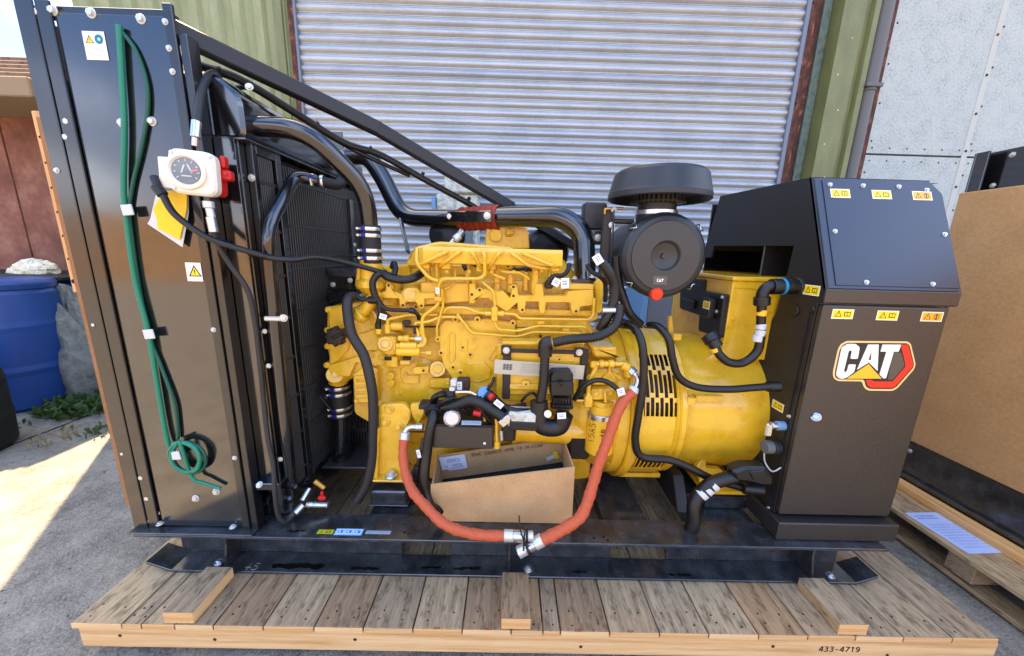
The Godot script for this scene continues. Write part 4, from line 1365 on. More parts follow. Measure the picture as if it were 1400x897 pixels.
	box(s2, Vector3(-0.734, 0.444, -0.1), Vector3(0.012, 0.022, 0.012), 0.004)
	put(s2, "valve_handle", "switch_red", R)
	rod(R, "valve_spindle", Vector3(-0.771, 0.488, -0.12), Vector3(-0.733, 0.454, -0.12), 0.01, "brass")

func gauge(G: Node):
	var K := part("level_switch", G)
	var xr := Basis(Vector3(0, 1, 0), 0.22) * Basis(Vector3(0, 0, 1), -0.06)
	var c := Vector3(-0.923, 1.616, 0.05)
	var s := S()
	var sq := []
	for k in rounded(rect2(-0.058, -0.061, 0.058, 0.061), 0.028):
		sq.append(k)
	prism(s, sq, 0.016, -0.012, 0.006, Transform3D(xr, c))
	put(s, "housing", "cream", K)
	s = S()
	prism(s, rounded(rect2(-0.053, -0.056, 0.056, 0.058), 0.02), -0.013, -0.05, 0.003, Transform3D(xr, c))
	box(s, c + xr * Vector3(0.066, 0.008, -0.03), Vector3(0.03, 0.03, 0.03), 0.005, xr)
	box(s, c + xr * Vector3(0.06, 0.045, -0.032), Vector3(0.012, 0.035, 0.03), 0.004, xr)
	put(s, "back_housing", "switch_red", K)
	bolt(K, c + xr * Vector3(0.07, 0.012, -0.014), xr * Vector3(0, 0, 1), 0.008, "switch_red", "screw")
	var dc := c + xr * Vector3(-0.012, 0.002, 0.016)
	var ax := xr * Vector3(0, 0, 1)
	s = S()
	lathe(s, frame(dc, ax), [Vector2(0.05, 0), Vector2(0.049, 0.008), Vector2(0.04, 0.01), Vector2(0.036, 0.004)], 32)
	put(s, "bezel", "cream", K)
	s = S()
	lathe(s, frame(dc, ax), [Vector2(0.037, 0.001), Vector2(0, 0.002)], 28)
	put(s, "dial", "dial", K)
	s = S()
	for k in 9:
		var a := deg_to_rad(220.0 - k * 32.0)
		var d := xr * Vector3(cos(a), sin(a), 0)
		bar(s, dc + d * 0.026 + ax * 0.003, dc + d * 0.032 + ax * 0.003, 0.002, 0.002, ax, 0.0)
	bar(s, dc + xr * Vector3(-0.012, -0.006, 0.004), dc + xr * Vector3(-0.004, 0.016, 0.004), 0.003, 0.002, ax, 0.0)
	bar(s, dc + xr * Vector3(0.014, -0.004, 0.004), dc + xr * Vector3(0.004, 0.018, 0.004), 0.003, 0.002, ax, 0.0)
	bar(s, dc + xr * Vector3(-0.012, -0.014, 0.004), dc + xr * Vector3(0.012, -0.013, 0.004), 0.003, 0.002, ax, 0.0)
	put(s, "pointer", "tag_white", K)
	s = S()
	bar(s, dc + xr * Vector3(0.012, 0.0, 0.005), dc + xr * Vector3(0.028, 0.006, 0.005), 0.005, 0.002, ax, 0.0)
	put(s, "red_pointer", "orange_plug", K)
	s = S()
	lathe(s, frame(dc, ax), [Vector2(0.0365, 0.007), Vector2(0, 0.0075)], 28)
	put(s, "lens", "lens", K)
	for k in [[-0.046, -0.048], [0.046, -0.048], [0.046, 0.048], [-0.046, 0.048]]:
		bolt(K, c + xr * Vector3(k[0], k[1], 0.016), ax, 0.006, "zinc", "screw")
	casting(K, "bracket_plate", [Vector2(-1.037, 1.663), Vector2(-0.97, 1.66), Vector2(-0.988, 1.574), Vector2(-1.047, 1.578), Vector2(-1.041, 1.617)], 0.038, 0.03, "cream", 0.004, 0.001)
	# fittings, hoses
	rod(K, "fitting", Vector3(-0.914, 1.543, 0.03), Vector3(-0.914, 1.522, 0.03), 0.016, "zinc", -1, 6)
	rod(K, "fitting", Vector3(-0.914, 1.524, 0.03), Vector3(-0.911, 1.495, 0.03), 0.0105, "zinc")
	rod(K, "fitting", Vector3(-0.914, 1.498, 0.03), Vector3(-0.911, 1.451, 0.03), 0.0125, "steel")
	hose(K, "oil_line", [Vector3(-0.911, 1.454, 0.03), Vector3(-0.912, 1.417, 0.02), Vector3(-0.899, 1.357, 0), Vector3(-0.867, 1.268, -0.02), Vector3(-0.864, 1.171, -0.03), Vector3(-0.867, 1.102, -0.035), Vector3(-0.873, 0.961, -0.04), Vector3(-0.876, 0.866, -0.04), Vector3(-0.871, 0.729, -0.03), Vector3(-0.857, 0.623, -0.02), Vector3(-0.849, 0.523, 0), Vector3(-0.848, 0.432, 0), Vector3(-0.837, 0.39, -0.01), Vector3(-0.827, 0.384, -0.03)], 0.0085, "hose_grey")
	rod(K, "fitting", Vector3(-0.929, 1.694, 0.03), Vector3(-0.924, 1.719, 0.03), 0.009, "steel")
	rod(K, "fitting", Vector3(-0.925, 1.718, 0.03), Vector3(-0.922, 1.765, 0.02), 0.0125, "steel")
	hose(K, "oil_line", [Vector3(-0.923, 1.756, 0.02), Vector3(-0.928, 1.802, 0), Vector3(-0.938, 1.879, -0.04), Vector3(-0.942, 1.925, -0.08), Vector3(-0.937, 1.933, -0.1), Vector3(-0.942, 1.909, -0.12), Vector3(-0.936, 1.873, -0.13)], 0.0125, "hose_grey")
	rod(K, "fitting", Vector3(-0.937, 1.874, -0.13), Vector3(-0.924, 1.835, -0.13), 0.011, "steel")
	rod(K, "cable_gland", Vector3(-1.055, 1.607, 0.04), Vector3(-1.041, 1.571, 0.045), 0.011, "conduit")
	rod(K, "cable_gland", Vector3(-1.049, 1.58, 0.045), Vector3(-1.032, 1.553, 0.045), 0.014, "conduit")
	hose(K, "signal_cable", [Vector3(-1.034, 1.559, 0.045), Vector3(-1.005, 1.503, 0.05), Vector3(-0.953, 1.453, 0.04), Vector3(-0.906, 1.425, 0.03), Vector3(-0.811, 1.39, 0), Vector3(-0.784, 1.378, -0.02), Vector3(-0.715, 1.373, -0.04), Vector3(-0.669, 1.38, -0.1), Vector3(-0.603, 1.361, -0.18), Vector3(-0.517, 1.331, -0.24), Vector3(-0.422, 1.306, -0.25), Vector3(-0.359, 1.316, -0.3)], 0.0095, "conduit")
	hose(K, "signal_cable", [Vector3(-0.917, 1.437, 0.02), Vector3(-0.868, 1.411, 0.01), Vector3(-0.844, 1.397, -0.02), Vector3(-0.755, 1.377, -0.05), Vector3(-0.664, 1.381, -0.12), Vector3(-0.634, 1.387, -0.2), Vector3(-0.604, 1.379, -0.3)], 0.005, "conduit")

func yhole(E: Node, p: Vector3, r := 0.006):
	var s := S()
	lathe(s, frame(p, Vector3(0, 0, 1)), [Vector2(r * 1.7, -0.001), Vector2(r * 1.7, 0.0012), Vector2(r, 0.0012)], 14)
	put(s, "hole_rim", "yellow", E)
	s = S()
	lathe(s, frame(p, Vector3(0, 0, 1)), [Vector2(r, 0.0006), Vector2(0, 0.0007)], 12)
	put(s, "tapped_hole", "rough_brown", E)

func ybolt(E: Node, p: Vector3, r := 0.011, n := Vector3(0, 0, 1)):
	bolt(E, p, n, r, "yellow")

func line(E: Node, pts: Array, r := 0.0062, bend := 0.018):
	pipe(E, "fuel_line", pts, r, "yellow_smooth", bend, 10)

func build_engine(G: Node):
	var E := part("engine", G)
	# ---- main castings
	casting(E, "crankcase", [Vector2(-0.683, 0.892), Vector2(-0.486, 1.143), Vector2(0.326, 1.18), Vector2(0.394, 1.037), Vector2(0.429, 0.462), Vector2(0.034, 0.421), Vector2(-0.447, 0.425), Vector2(-0.51, 0.559), Vector2(-0.691, 0.679)], -0.335, -0.68, "yellow", 0.02, 0.006)
	casting(E, "oil_pan", [Vector2(-0.449, 0.584), Vector2(0.413, 0.606), Vector2(0.411, 0.354), Vector2(-0.175, 0.288), Vector2(-0.439, 0.354)], -0.36, -0.66, "yellow", 0.02, 0.008)
	casting(E, "cylinder_head", [Vector2(-0.529, 1.262), Vector2(-0.413, 1.289), Vector2(0.362, 1.304), Vector2(0.387, 1.144), Vector2(0.32, 1.117), Vector2(-0.456, 1.097), Vector2(-0.528, 1.151)], -0.34, -0.66, "yellow", 0.01, 0.004)
	casting(E, "rocker_cover", [Vector2(-0.521, 1.316), Vector2(-0.439, 1.369), Vector2(-0.343, 1.384), Vector2(0.232, 1.4), Vector2(0.3, 1.332), Vector2(0.337, 1.275), Vector2(-0.541, 1.238)], -0.47, -0.68, "yellow", 0.02, 0.01)
	casting(E, "rocker_cover", [Vector2(-0.481, 1.335), Vector2(-0.426, 1.426), Vector2(-0.316, 1.454), Vector2(0.007, 1.438), Vector2(0.074, 1.369)], -0.45, -0.66, "yellow", 0.02, 0.01)
	casting(E, "exhaust_housing", [Vector2(-0.119, 1.523), Vector2(0.004, 1.547), Vector2(0.081, 1.529), Vector2(0.092, 1.435), Vector2(-0.125, 1.422)], -0.58, -0.75, "yellow", 0.01, 0.006)
	rod(E, "exhaust_port", Vector3(-0.07, 1.491, -0.575), Vector3(-0.07, 1.49, -0.56), 0.028, "yellow")
	rod(E, "exhaust_port", Vector3(-0.009, 1.516, -0.575), Vector3(-0.004, 1.492, -0.565), 0.02, "yellow")
	ybolt(E, Vector3(0.026, 1.507, -0.578), 0.012)
	# dark turbocharger bulk behind the head
	var s := S()
	lathe(s, frame(Vector3(0.192, 1.419, -0.85), Vector3(0.4, 0, 1)), [Vector2(0, -0.06), Vector2(0.1, -0.06), Vector2(0.13, -0.03), Vector2(0.135, 0.03), Vector2(0.11, 0.06), Vector2(0.05, 0.07), Vector2(0, 0.07)], 28)
	put(s, "turbocharger", "plastic_black", E)
	s = S()
	lathe(s, frame(Vector3(-0.329, 1.491, -0.75), Vector3(-0.3, 0.2, 1)), [Vector2(0, -0.05), Vector2(0.08, -0.05), Vector2(0.1, 0.0), Vector2(0.08, 0.05), Vector2(0, 0.06)], 24)
	put(s, "breather", "plastic_black", E)
	# ---- timing case and front
	casting(E, "timing_case", [Vector2(-0.754, 1.173), Vector2(-0.593, 1.201), Vector2(-0.559, 1.153), Vector2(-0.537, 1.101), Vector2(-0.462, 1.071), Vector2(-0.453, 0.723), Vector2(-0.494, 0.68), Vector2(-0.605, 0.719), Vector2(-0.68, 0.894), Vector2(-0.76, 0.912), Vector2(-0.771, 1.015)], -0.3, -0.6, "yellow", 0.008, 0.005)
	casting(E, "timing_case_boss", [Vector2(-0.741, 1.169), Vector2(-0.653, 1.19), Vector2(-0.673, 0.996), Vector2(-0.719, 0.944), Vector2(-0.758, 0.923)], -0.285, -0.32, "yellow", 0.006, 0.004)
	casting(E, "timing_case_rib", [Vector2(-0.762, 0.925), Vector2(-0.535, 1.001), Vector2(-0.461, 0.939), Vector2(-0.539, 0.93), Vector2(-0.643, 0.941), Vector2(-0.672, 0.878), Vector2(-0.759, 0.879)], -0.28, -0.32, "yellow", 0.004, 0.003)
	for p in [Vector3(-0.742, 1.164, -0.28), Vector3(-0.752, 1.078, -0.28), Vector3(-0.758, 1.008, -0.28), Vector3(-0.768, 0.925, -0.28), Vector3(-0.575, 0.976, -0.275), Vector3(-0.495, 0.982, -0.275)]:
		rod(E, "boss", p + Vector3(0, 0, -0.03), p, 0.013, "yellow")
		ybolt(E, p, 0.009)
	rod(E, "filler_neck", Vector3(-0.714, 1.056, -0.285), Vector3(-0.699, 1.063, -0.255), 0.036, "yellow")
	s = S()
	var knob := []
	for i in 64:
		var a := TAU * i / 64
		knob.append(Vector2(-0.697, 1.064) + Vector2(cos(a), sin(a)) * (0.0375 + 0.0045 * cos(8 * a)))
	prism(s, knob, -0.225, -0.256, 0.004)
	box(s, Vector3(-0.684, 1.071, -0.224), Vector3(0.05, 0.012, 0.01), 0.003, Basis(Vector3(0, 0, 1), 0.5))
	put(s, "filler_cap", "plastic_black", E)
	# thermostat housing and elbow
	casting(E, "thermostat_housing", [Vector2(-0.623, 1.338), Vector2(-0.451, 1.354), Vector2(-0.444, 1.29), Vector2(-0.473, 1.18), Vector2(-0.563, 1.184), Vector2(-0.608, 1.237), Vector2(-0.637, 1.261)], -0.3, -0.45, "yellow", 0.012, 0.008)
	rod(E, "thermostat_neck", Vector3(-0.558, 1.294, -0.285), Vector3(-0.556, 1.372, -0.285), 0.043, "yellow")
	s = S()
	lathe(s, frame(Vector3(-0.559, 1.276, -0.285), Vector3(0, 1, 0)), [Vector2(0, -0.04), Vector2(0.03, -0.038), Vector2(0.056, -0.012), Vector2(0.056, 0.01), Vector2(0.043, 0.022)], 24)
	put(s, "thermostat_base", "yellow", E)
	pipe(E, "water_elbow", [Vector3(-0.519, 1.249, -0.27), Vector3(-0.554, 1.213, -0.265), Vector3(-0.581, 1.171, -0.265), Vector3(-0.65, 1.144, -0.27)], 0.026, "yellow_smooth", 0.04, 16)
	rod(E, "elbow_flange", Vector3(-0.589, 1.16, -0.255), Vector3(-0.608, 1.142, -0.255), 0.034, "yellow")
	ybolt(E, Vector3(-0.605, 1.262, -0.295), 0.012)
	ybolt(E, Vector3(-0.504, 1.318, -0.295), 0.01)
	# water pump outlet above the lower hose
	pipe(E, "pump_outlet", [Vector3(-0.626, 0.908, -0.34), Vector3(-0.711, 0.886, -0.34), Vector3(-0.754, 0.847, -0.35), Vector3(-0.763, 0.801, -0.36)], 0.042, "yellow_smooth", 0.04, 18)
	rod(E, "pump_disc", Vector3(-0.759, 0.868, -0.33), Vector3(-0.736, 0.884, -0.285), 0.036, "yellow_smooth")
	rod(E, "pump_disc_centre", Vector3(-0.737, 0.884, -0.286), Vector3(-0.733, 0.887, -0.278), 0.014, "yellow_smooth", -1, 6)
	# lower front box with ribs
	casting(E, "front_cover", [Vector2(-0.655, 0.892), Vector2(-0.609, 0.932), Vector2(-0.551, 0.917), Vector2(-0.557, 0.761), Vector2(-0.657, 0.759)], -0.27, -0.45, "yellow", 0.008, 0.006)
	for k in 4:
		casting(E, "cover_rib", [Vector2(-0.645, 0.888), Vector2(-0.55, 0.897), Vector2(-0.55, 0.881), Vector2(-0.646, 0.872)].map(func(v): return v + Vector2(0, -k * 0.028)), -0.26, -0.272, "yellow", 0.002, 0.002)
	# round bell behind the lower front
	s = S()
	lathe(s, frame(Vector3(-0.423, 0.808, -0.33), Vector3(0, 0, 1)), [Vector2(0.16, -0.03), Vector2(0.155, 0.0), Vector2(0.13, 0.022), Vector2(0.05, 0.032), Vector2(0, 0.034)], 40)
	put(s, "gear_bell", "yellow_smooth", E)
	casting(E, "cast_pad", [Vector2(-0.448, 0.885), Vector2(-0.379, 0.887), Vector2(-0.38, 0.848), Vector2(-0.45, 0.847)], -0.29, -0.31, "yellow", 0.004, 0.002)
	text(E, "cast_mark", "C-1", Vector3(-0.414, 0.868, -0.29), Vector3.RIGHT, Vector3.UP, 0.016, "yellow")
	casting(E, "sensor_tab", [Vector2(-0.396, 0.926), Vector2(-0.386, 0.934), Vector2(-0.332, 0.936), Vector2(-0.333, 0.906), Vector2(-0.388, 0.903), Vector2(-0.397, 0.912)], -0.262, -0.3, "yellow", 0.004, 0.002)
	yhole(E, Vector3(-0.352, 0.92, -0.26), 0.006)
	for p in [Vector3(-0.497, 0.887, -0.27), Vector3(-0.497, 0.854, -0.27)]:
		rod(E, "plug", p + Vector3(0, 0, -0.05), p, 0.016, "yellow")
	rod(E, "cast_ring", Vector3(-0.305, 0.908, -0.32), Vector3(-0.298, 0.92, -0.285), 0.034, "yellow")
	rod(E, "cast_ring_centre", Vector3(-0.297, 0.921, -0.284), Vector3(-0.296, 0.922, -0.279), 0.02, "yellow")
	block(E, "cast_step", Vector3(-0.336, 0.875, -0.29), Vector3(-0.245, 0.828, -0.29) + Vector3(0, 0, -0.1), "yellow", 0.006)
	# ---- front mount: two side plates, a back plate and a foot
	casting(E, "mount_face", [Vector2(-0.523, 0.786), Vector2(-0.51, 0.795), Vector2(-0.419, 0.8), Vector2(-0.39, 0.766), Vector2(-0.399, 0.709), Vector2(-0.416, 0.651), Vector2(-0.425, 0.451), Vector2(-0.561, 0.448), Vector2(-0.541, 0.519)], -0.19, -0.215, "yellow", 0.012, 0.004)
	casting(E, "mount_side", [Vector2(-0.419, 0.702), Vector2(-0.399, 0.731), Vector2(-0.393, 0.712), Vector2(-0.418, 0.457), Vector2(-0.432, 0.456)], -0.165, -0.19, "yellow", 0.003, 0.003)
	casting(E, "mount_side", [Vector2(-0.531, 0.7), Vector2(-0.516, 0.7), Vector2(-0.536, 0.454), Vector2(-0.555, 0.454)], -0.165, -0.19, "yellow", 0.003, 0.003)
	block(E, "mount_foot", Vector3(-0.55, 0.474, -0.15), Vector3(-0.41, 0.464, -0.15) + Vector3(0, 0, -0.12), "yellow", 0.003)
	for p in [Vector3(-0.478, 0.776, -0.19), Vector3(-0.496, 0.72, -0.19), Vector3(-0.442, 0.7, -0.19)]:
		rod(E, "washer", p, p + Vector3(0, 0, 0.004), 0.02, "yellow")
		ybolt(E, p + Vector3(0, 0, 0.004), 0.017)
	rod(E, "washer", Vector3(-0.476, 0.481, -0.17), Vector3(-0.476, 0.481, -0.17) + Vector3(0, 0.006, 0), 0.026, "steel")
	bolt(E, Vector3(-0.476, 0.481, -0.17) + Vector3(0, 0.006, 0), Vector3.UP, 0.022, "zinc")
	casting(E, "mount_gusset", [Vector2(-0.396, 0.794), Vector2(-0.348, 0.799), Vector2(-0.338, 0.781), Vector2(-0.339, 0.753), Vector2(-0.368, 0.695), Vector2(-0.393, 0.751)], -0.2, -0.22, "yellow", 0.008, 0.003)
	# ---- fuel pump group
	casting(E, "pump_body", [Vector2(-0.535, 1.051), Vector2(-0.518, 1.064), Vector2(-0.481, 1.067), Vector2(-0.455, 1.063), Vector2(-0.459, 0.988), Vector2(-0.503, 0.986), Vector2(-0.531, 1.003), Vector2(-0.539, 1.022)], -0.25, -0.34, "yellow", 0.012, 0.005)
	rod(E, "pump_flange", Vector3(-0.503, 1.035, -0.25), Vector3(-0.499, 1.038, -0.238), 0.03, "yellow")
	rod(E, "pump_hub", Vector3(-0.499, 1.038, -0.238), Vector3(-0.495, 1.041, -0.228), 0.018, "yellow", -1, 6)
	for p in [Vector3(-0.525, 1.054, -0.248), Vector3(-0.527, 1.011, -0.248), Vector3(-0.474, 1.005, -0.248), Vector3(-0.471, 1.058, -0.248)]:
		ybolt(E, p, 0.008)
	rod(E, "pump_solenoid", Vector3(-0.455, 1.03, -0.245), Vector3(-0.439, 1.03, -0.245), 0.012, "yellow_smooth")
	rod(E, "pump_solenoid", Vector3(-0.44, 1.031, -0.245), Vector3(-0.371, 1.031, -0.245), 0.017, "yellow_smooth")
	rod(E, "pump_solenoid", Vector3(-0.454, 1.005, -0.245), Vector3(-0.36, 1.006, -0.245), 0.018, "filter_yellow")
	rod(E, "pump_stub", Vector3(-0.362, 1.002, -0.25), Vector3(-0.329, 1.002, -0.25), 0.004, "yellow_smooth")
	rod(E, "pump_stub", Vector3(-0.336, 1.001, -0.25), Vector3(-0.313, 1, -0.25), 0.012, "yellow_smooth", -1, 6)
	rod(E, "pump_union", Vector3(-0.447, 1.062, -0.245), Vector3(-0.421, 1.061, -0.245), 0.012, "yellow_smooth")
	rod(E, "pump_union", Vector3(-0.422, 1.062, -0.245), Vector3(-0.402, 1.062, -0.245), 0.016, "yellow_smooth", -1, 6)
	rod(E, "pump_union", Vector3(-0.379, 1.061, -0.245), Vector3(-0.349, 1.061, -0.245), 0.012, "zinc", -1, 6)
	line(E, [Vector3(-0.402, 1.062, -0.245), Vector3(-0.368, 1.062, -0.245), Vector3(-0.365, 1.084, -0.25), Vector3(-0.38, 1.107, -0.25), Vector3(-0.378, 1.126, -0.25), Vector3(-0.323, 1.132, -0.25), Vector3(-0.279, 1.151, -0.26), Vector3(-0.205, 1.152, -0.265), Vector3(-0.166, 1.113, -0.27)], 0.0062)
	line(E, [Vector3(-0.373, 1.03, -0.245), Vector3(-0.343, 1.035, -0.245), Vector3(-0.338, 1.056, -0.25), Vector3(-0.356, 1.083, -0.255), Vector3(-0.35, 1.153, -0.26), Vector3(-0.29, 1.192, -0.26), Vector3(-0.283, 1.23, -0.255), Vector3(-0.279, 1.295, -0.25), Vector3(-0.265, 1.307, -0.25), Vector3(-0.164, 1.309, -0.25)], 0.0085, 0.025)
	rod(E, "pump_turret", Vector3(-0.491, 1.081, -0.25), Vector3(-0.49, 1.119, -0.25), 0.012, "yellow")
	rod(E, "pump_cylinder", Vector3(-0.492, 1.107, -0.27), Vector3(-0.431, 1.107, -0.27), 0.019, "yellow_smooth")
	rod(E, "pump_turret", Vector3(-0.529, 1.077, -0.25), Vector3(-0.527, 1.099, -0.25), 0.014, "yellow")
	rod(E, "sensor_plug", Vector3(-0.528, 1.094, -0.25), Vector3(-0.528, 1.122, -0.25), 0.012, "plastic_black")
	line(E, [Vector3(-0.49, 1.116, -0.25), Vector3(-0.489, 1.137, -0.25), Vector3(-0.461, 1.145, -0.25), Vector3(-0.408, 1.157, -0.26), Vector3(-0.292, 1.156, -0.28)], 0.007)
	block(E, "pump_module", Vector3(-0.514, 0.978, -0.26), Vector3(-0.459, 0.93, -0.26) + Vector3(0, 0, -0.06), "yellow", 0.004)
	block(E, "pump_recess", Vector3(-0.513, 0.977, -0.258), Vector3(-0.483, 0.961, -0.258) + Vector3(0, 0, -0.004), "plastic_black", 0.001)
	rod(E, "pump_module_plug", Vector3(-0.446, 0.953, -0.26), Vector3(-0.406, 0.953, -0.26), 0.014, "yellow", -1, 8)
	rod(E, "pump_module_clip", Vector3(-0.436, 0.973, -0.26), Vector3(-0.403, 0.973, -0.26), 0.008, "plastic_black", -1, 8)
	block(E, "pump_base", Vector3(-0.546, 0.98, -0.275), Vector3(-0.451, 0.955, -0.275) + Vector3(0, 0, -0.06), "yellow", 0.006)
	casting(E, "pump_adapter", [Vector2(-0.629, 1.068), Vector2(-0.601, 1.071), Vector2(-0.561, 1.089), Vector2(-0.544, 1.068), Vector2(-0.548, 0.992), Vector2(-0.625, 0.99)], -0.29, -0.33, "yellow", 0.01, 0.004)
	for p in [Vector3(-0.575, 0.982, -0.285), Vector3(-0.581, 0.951, -0.285), Vector3(-0.561, 0.937, -0.285)]:
		ybolt(E, p, 0.01)
	# ---- cylinder head side: bolted cast covers
	casting(E, "inlet_cover", [Vector2(-0.515, 1.246), Vector2(-0.496, 1.249), Vector2(-0.492, 1.278), Vector2(-0.481, 1.285), Vector2(-0.468, 1.278), Vector2(-0.465, 1.253), Vector2(-0.437, 1.242), Vector2(-0.419, 1.266), Vector2(-0.396, 1.272), Vector2(-0.372, 1.266), Vector2(-0.359, 1.249), Vector2(-0.323, 1.247), Vector2(-0.296, 1.25), Vector2(-0.296, 1.226), Vector2(-0.34, 1.222), Vector2(-0.343, 1.193), Vector2(-0.355, 1.185), Vector2(-0.368, 1.193), Vector2(-0.376, 1.208), Vector2(-0.416, 1.207), Vector2(-0.421, 1.192), Vector2(-0.433, 1.186), Vector2(-0.442, 1.196), Vector2(-0.444, 1.221), Vector2(-0.513, 1.221)], -0.262, -0.32, "yellow", 0.004, 0.003)
	rod(E, "cover_disc", Vector3(-0.397, 1.239, -0.262), Vector3(-0.394, 1.24, -0.254), 0.029, "yellow")
	rod(E, "cover_disc_centre", Vector3(-0.394, 1.24, -0.254), Vector3(-0.394, 1.241, -0.251), 0.021, "yellow_smooth")
	for p in [Vector3(-0.482, 1.274, -0.261), Vector3(-0.428, 1.195, -0.261), Vector3(-0.353, 1.195, -0.261), Vector3(-0.324, 1.27, -0.3), Vector3(-0.389, 1.184, -0.31)]:
		yhole(E, p)
	casting(E, "inlet_cover", [Vector2(-0.162, 1.289), Vector2(-0.137, 1.289), Vector2(-0.134, 1.268), Vector2(-0.076, 1.27), Vector2(-0.053, 1.262), Vector2(-0.026, 1.264), Vector2(0.004, 1.236), Vector2(0.013, 1.288), Vector2(0.031, 1.288), Vector2(0.037, 1.247), Vector2(0.097, 1.249), Vector2(0.104, 1.296), Vector2(0.133, 1.297), Vector2(0.141, 1.25), Vector2(0.226, 1.252), Vector2(0.237, 1.271), Vector2(0.338, 1.278), Vector2(0.346, 1.216), Vector2(0.29, 1.207), Vector2(0.287, 1.18), Vector2(0.273, 1.174), Vector2(0.256, 1.184), Vector2(0.247, 1.223), Vector2(0.149, 1.221), Vector2(0.148, 1.181), Vector2(0.137, 1.172), Vector2(0.125, 1.18), Vector2(0.119, 1.223), Vector2(0.069, 1.222), Vector2(0.064, 1.179), Vector2(0.051, 1.171), Vector2(0.037, 1.184), Vector2(0.033, 1.217), Vector2(-0.009, 1.178), Vector2(-0.052, 1.205), Vector2(-0.083, 1.232), Vector2(-0.133, 1.231), Vector2(-0.139, 1.21), Vector2(-0.161, 1.209)], -0.262, -0.32, "yellow", 0.004, 0.003)
	rod(E, "cover_ring", Vector3(-0.029, 1.23, -0.3), Vector3(-0.029, 1.234, -0.266), 0.026, "yellow")
	for p in [Vector3(-0.15, 1.246, -0.261), Vector3(-0.119, 1.265, -0.261), Vector3(0.016, 1.281, -0.261), Vector3(0.017, 1.245, -0.261), Vector3(0.055, 1.189, -0.261), Vector3(0.273, 1.189, -0.261), Vector3(0.165, 1.182, -0.31), Vector3(0.026, 1.185, -0.31), Vector3(-0.105, 1.186, -0.31), Vector3(-0.323, 1.269, -0.3), Vector3(-0.386, 1.184, -0.3), Vector3(-0.353, 1.196, -0.262)]:
		yhole(E, p)
	block(E, "rear_inlet_box", Vector3(0.237, 1.299, -0.27), Vector3(0.343, 1.274, -0.27) + Vector3(0, 0, -0.2), "yellow", 0.006)
	casting(E, "rear_bracket", [Vector2(0.348, 1.299), Vector2(0.369, 1.325), Vector2(0.386, 1.307), Vector2(0.391, 1.181), Vector2(0.366, 1.173)], -0.3, -0.33, "yellow", 0.01, 0.004)
	# left half of the head below the rail
	casting(E, "head_step", [Vector2(-0.361, 1.289), Vector2(-0.165, 1.287), Vector2(-0.161, 1.213), Vector2(-0.364, 1.193)], -0.285, -0.32, "yellow", 0.006, 0.004)
	casting(E, "head_ledge", [Vector2(-0.382, 1.19), Vector2(0.35, 1.187), Vector2(0.351, 1.163), Vector2(-0.383, 1.153)], -0.298, -0.34, "yellow", 0.004, 0.003)
	# ---- fuel rail
	s = S()
	prism(s, rounded([Vector2(-0.29, 1.43), Vector2(-0.243, 1.43), Vector2(-0.236, 1.419), Vector2(-0.236, 1.367), Vector2(-0.29, 1.361)], 0.005), --0.338, -0.202, 0.003, TO_LEFT)
	put(s, "fuel_rail", "yellow_smooth", E)
	for x in [205, 280, 350, 415, 505, 572, 638]:
		pass
	var ports := [Vector3(-0.246, 1.411, -0.236), Vector3(-0.194, 1.413, -0.236), Vector3(-0.146, 1.41, -0.236), Vector3(-0.101, 1.411, -0.236), Vector3(-0.039, 1.414, -0.236), Vector3(0.008, 1.41, -0.236), Vector3(0.053, 1.413, -0.236)]
	for p in ports:
		rod(E, "rail_port", p + Vector3(0, 0, -0.01), p + Vector3(0, 0, 0.012), 0.0105, "yellow", -1, 12)
		rod(E, "rail_nut", p + Vector3(0, 0, 0.012), p + Vector3(0, 0, 0.02), 0.0085, "yellow", -1, 6)
	line(E, [ports[0] + Vector3(0, 0, 0.01)] + [Vector3(-0.248, 1.407, -0.212), Vector3(-0.335, 1.366, -0.23), Vector3(-0.36, 1.354, -0.26)], 0.0075)
	line(E, [ports[1] + Vector3(0, 0, 0.01)] + [Vector3(-0.197, 1.409, -0.212), Vector3(-0.256, 1.368, -0.23), Vector3(-0.275, 1.356, -0.26)], 0.0075)
	line(E, [ports[2] + Vector3(0, 0, 0.01)] + [Vector3(-0.14, 1.404, -0.212), Vector3(-0.115, 1.358, -0.24), Vector3(-0.112, 1.338, -0.3)], 0.0068)
	line(E, [ports[3] + Vector3(0, 0, 0.01)] + [Vector3(-0.098, 1.4, -0.212), Vector3(-0.096, 1.327, -0.23), Vector3(-0.117, 1.312, -0.23), Vector3(-0.258, 1.308, -0.24), Vector3(-0.279, 1.287, -0.245), Vector3(-0.281, 1.204, -0.25), Vector3(-0.345, 1.155, -0.25), Vector3(-0.351, 1.125, -0.25), Vector3(-0.344, 1.051, -0.25), Vector3(-0.374, 1.027, -0.25)], 0.0075)
	line(E, [ports[4] + Vector3(0, 0, 0.01)] + [Vector3(-0.045, 1.408, -0.212), Vector3(-0.08, 1.359, -0.24), Vector3(-0.094, 1.338, -0.3)], 0.0068)
	line(E, [ports[5] + Vector3(0, 0, 0.01)] + [Vector3(0.013, 1.406, -0.212), Vector3(0.069, 1.369, -0.225), Vector3(0.137, 1.356, -0.24), Vector3(0.172, 1.361, -0.27)], 0.0068)
	line(E, [ports[6] + Vector3(0, 0, 0.01)] + [Vector3(0.061, 1.408, -0.212), Vector3(0.162, 1.37, -0.22), Vector3(0.192, 1.361, -0.26)], 0.0068)
	line(E, [Vector3(-0.362, 1.424, -0.25), Vector3(-0.364, 1.365, -0.245), Vector3(-0.317, 1.309, -0.245), Vector3(-0.28, 1.298, -0.245)], 0.0075)
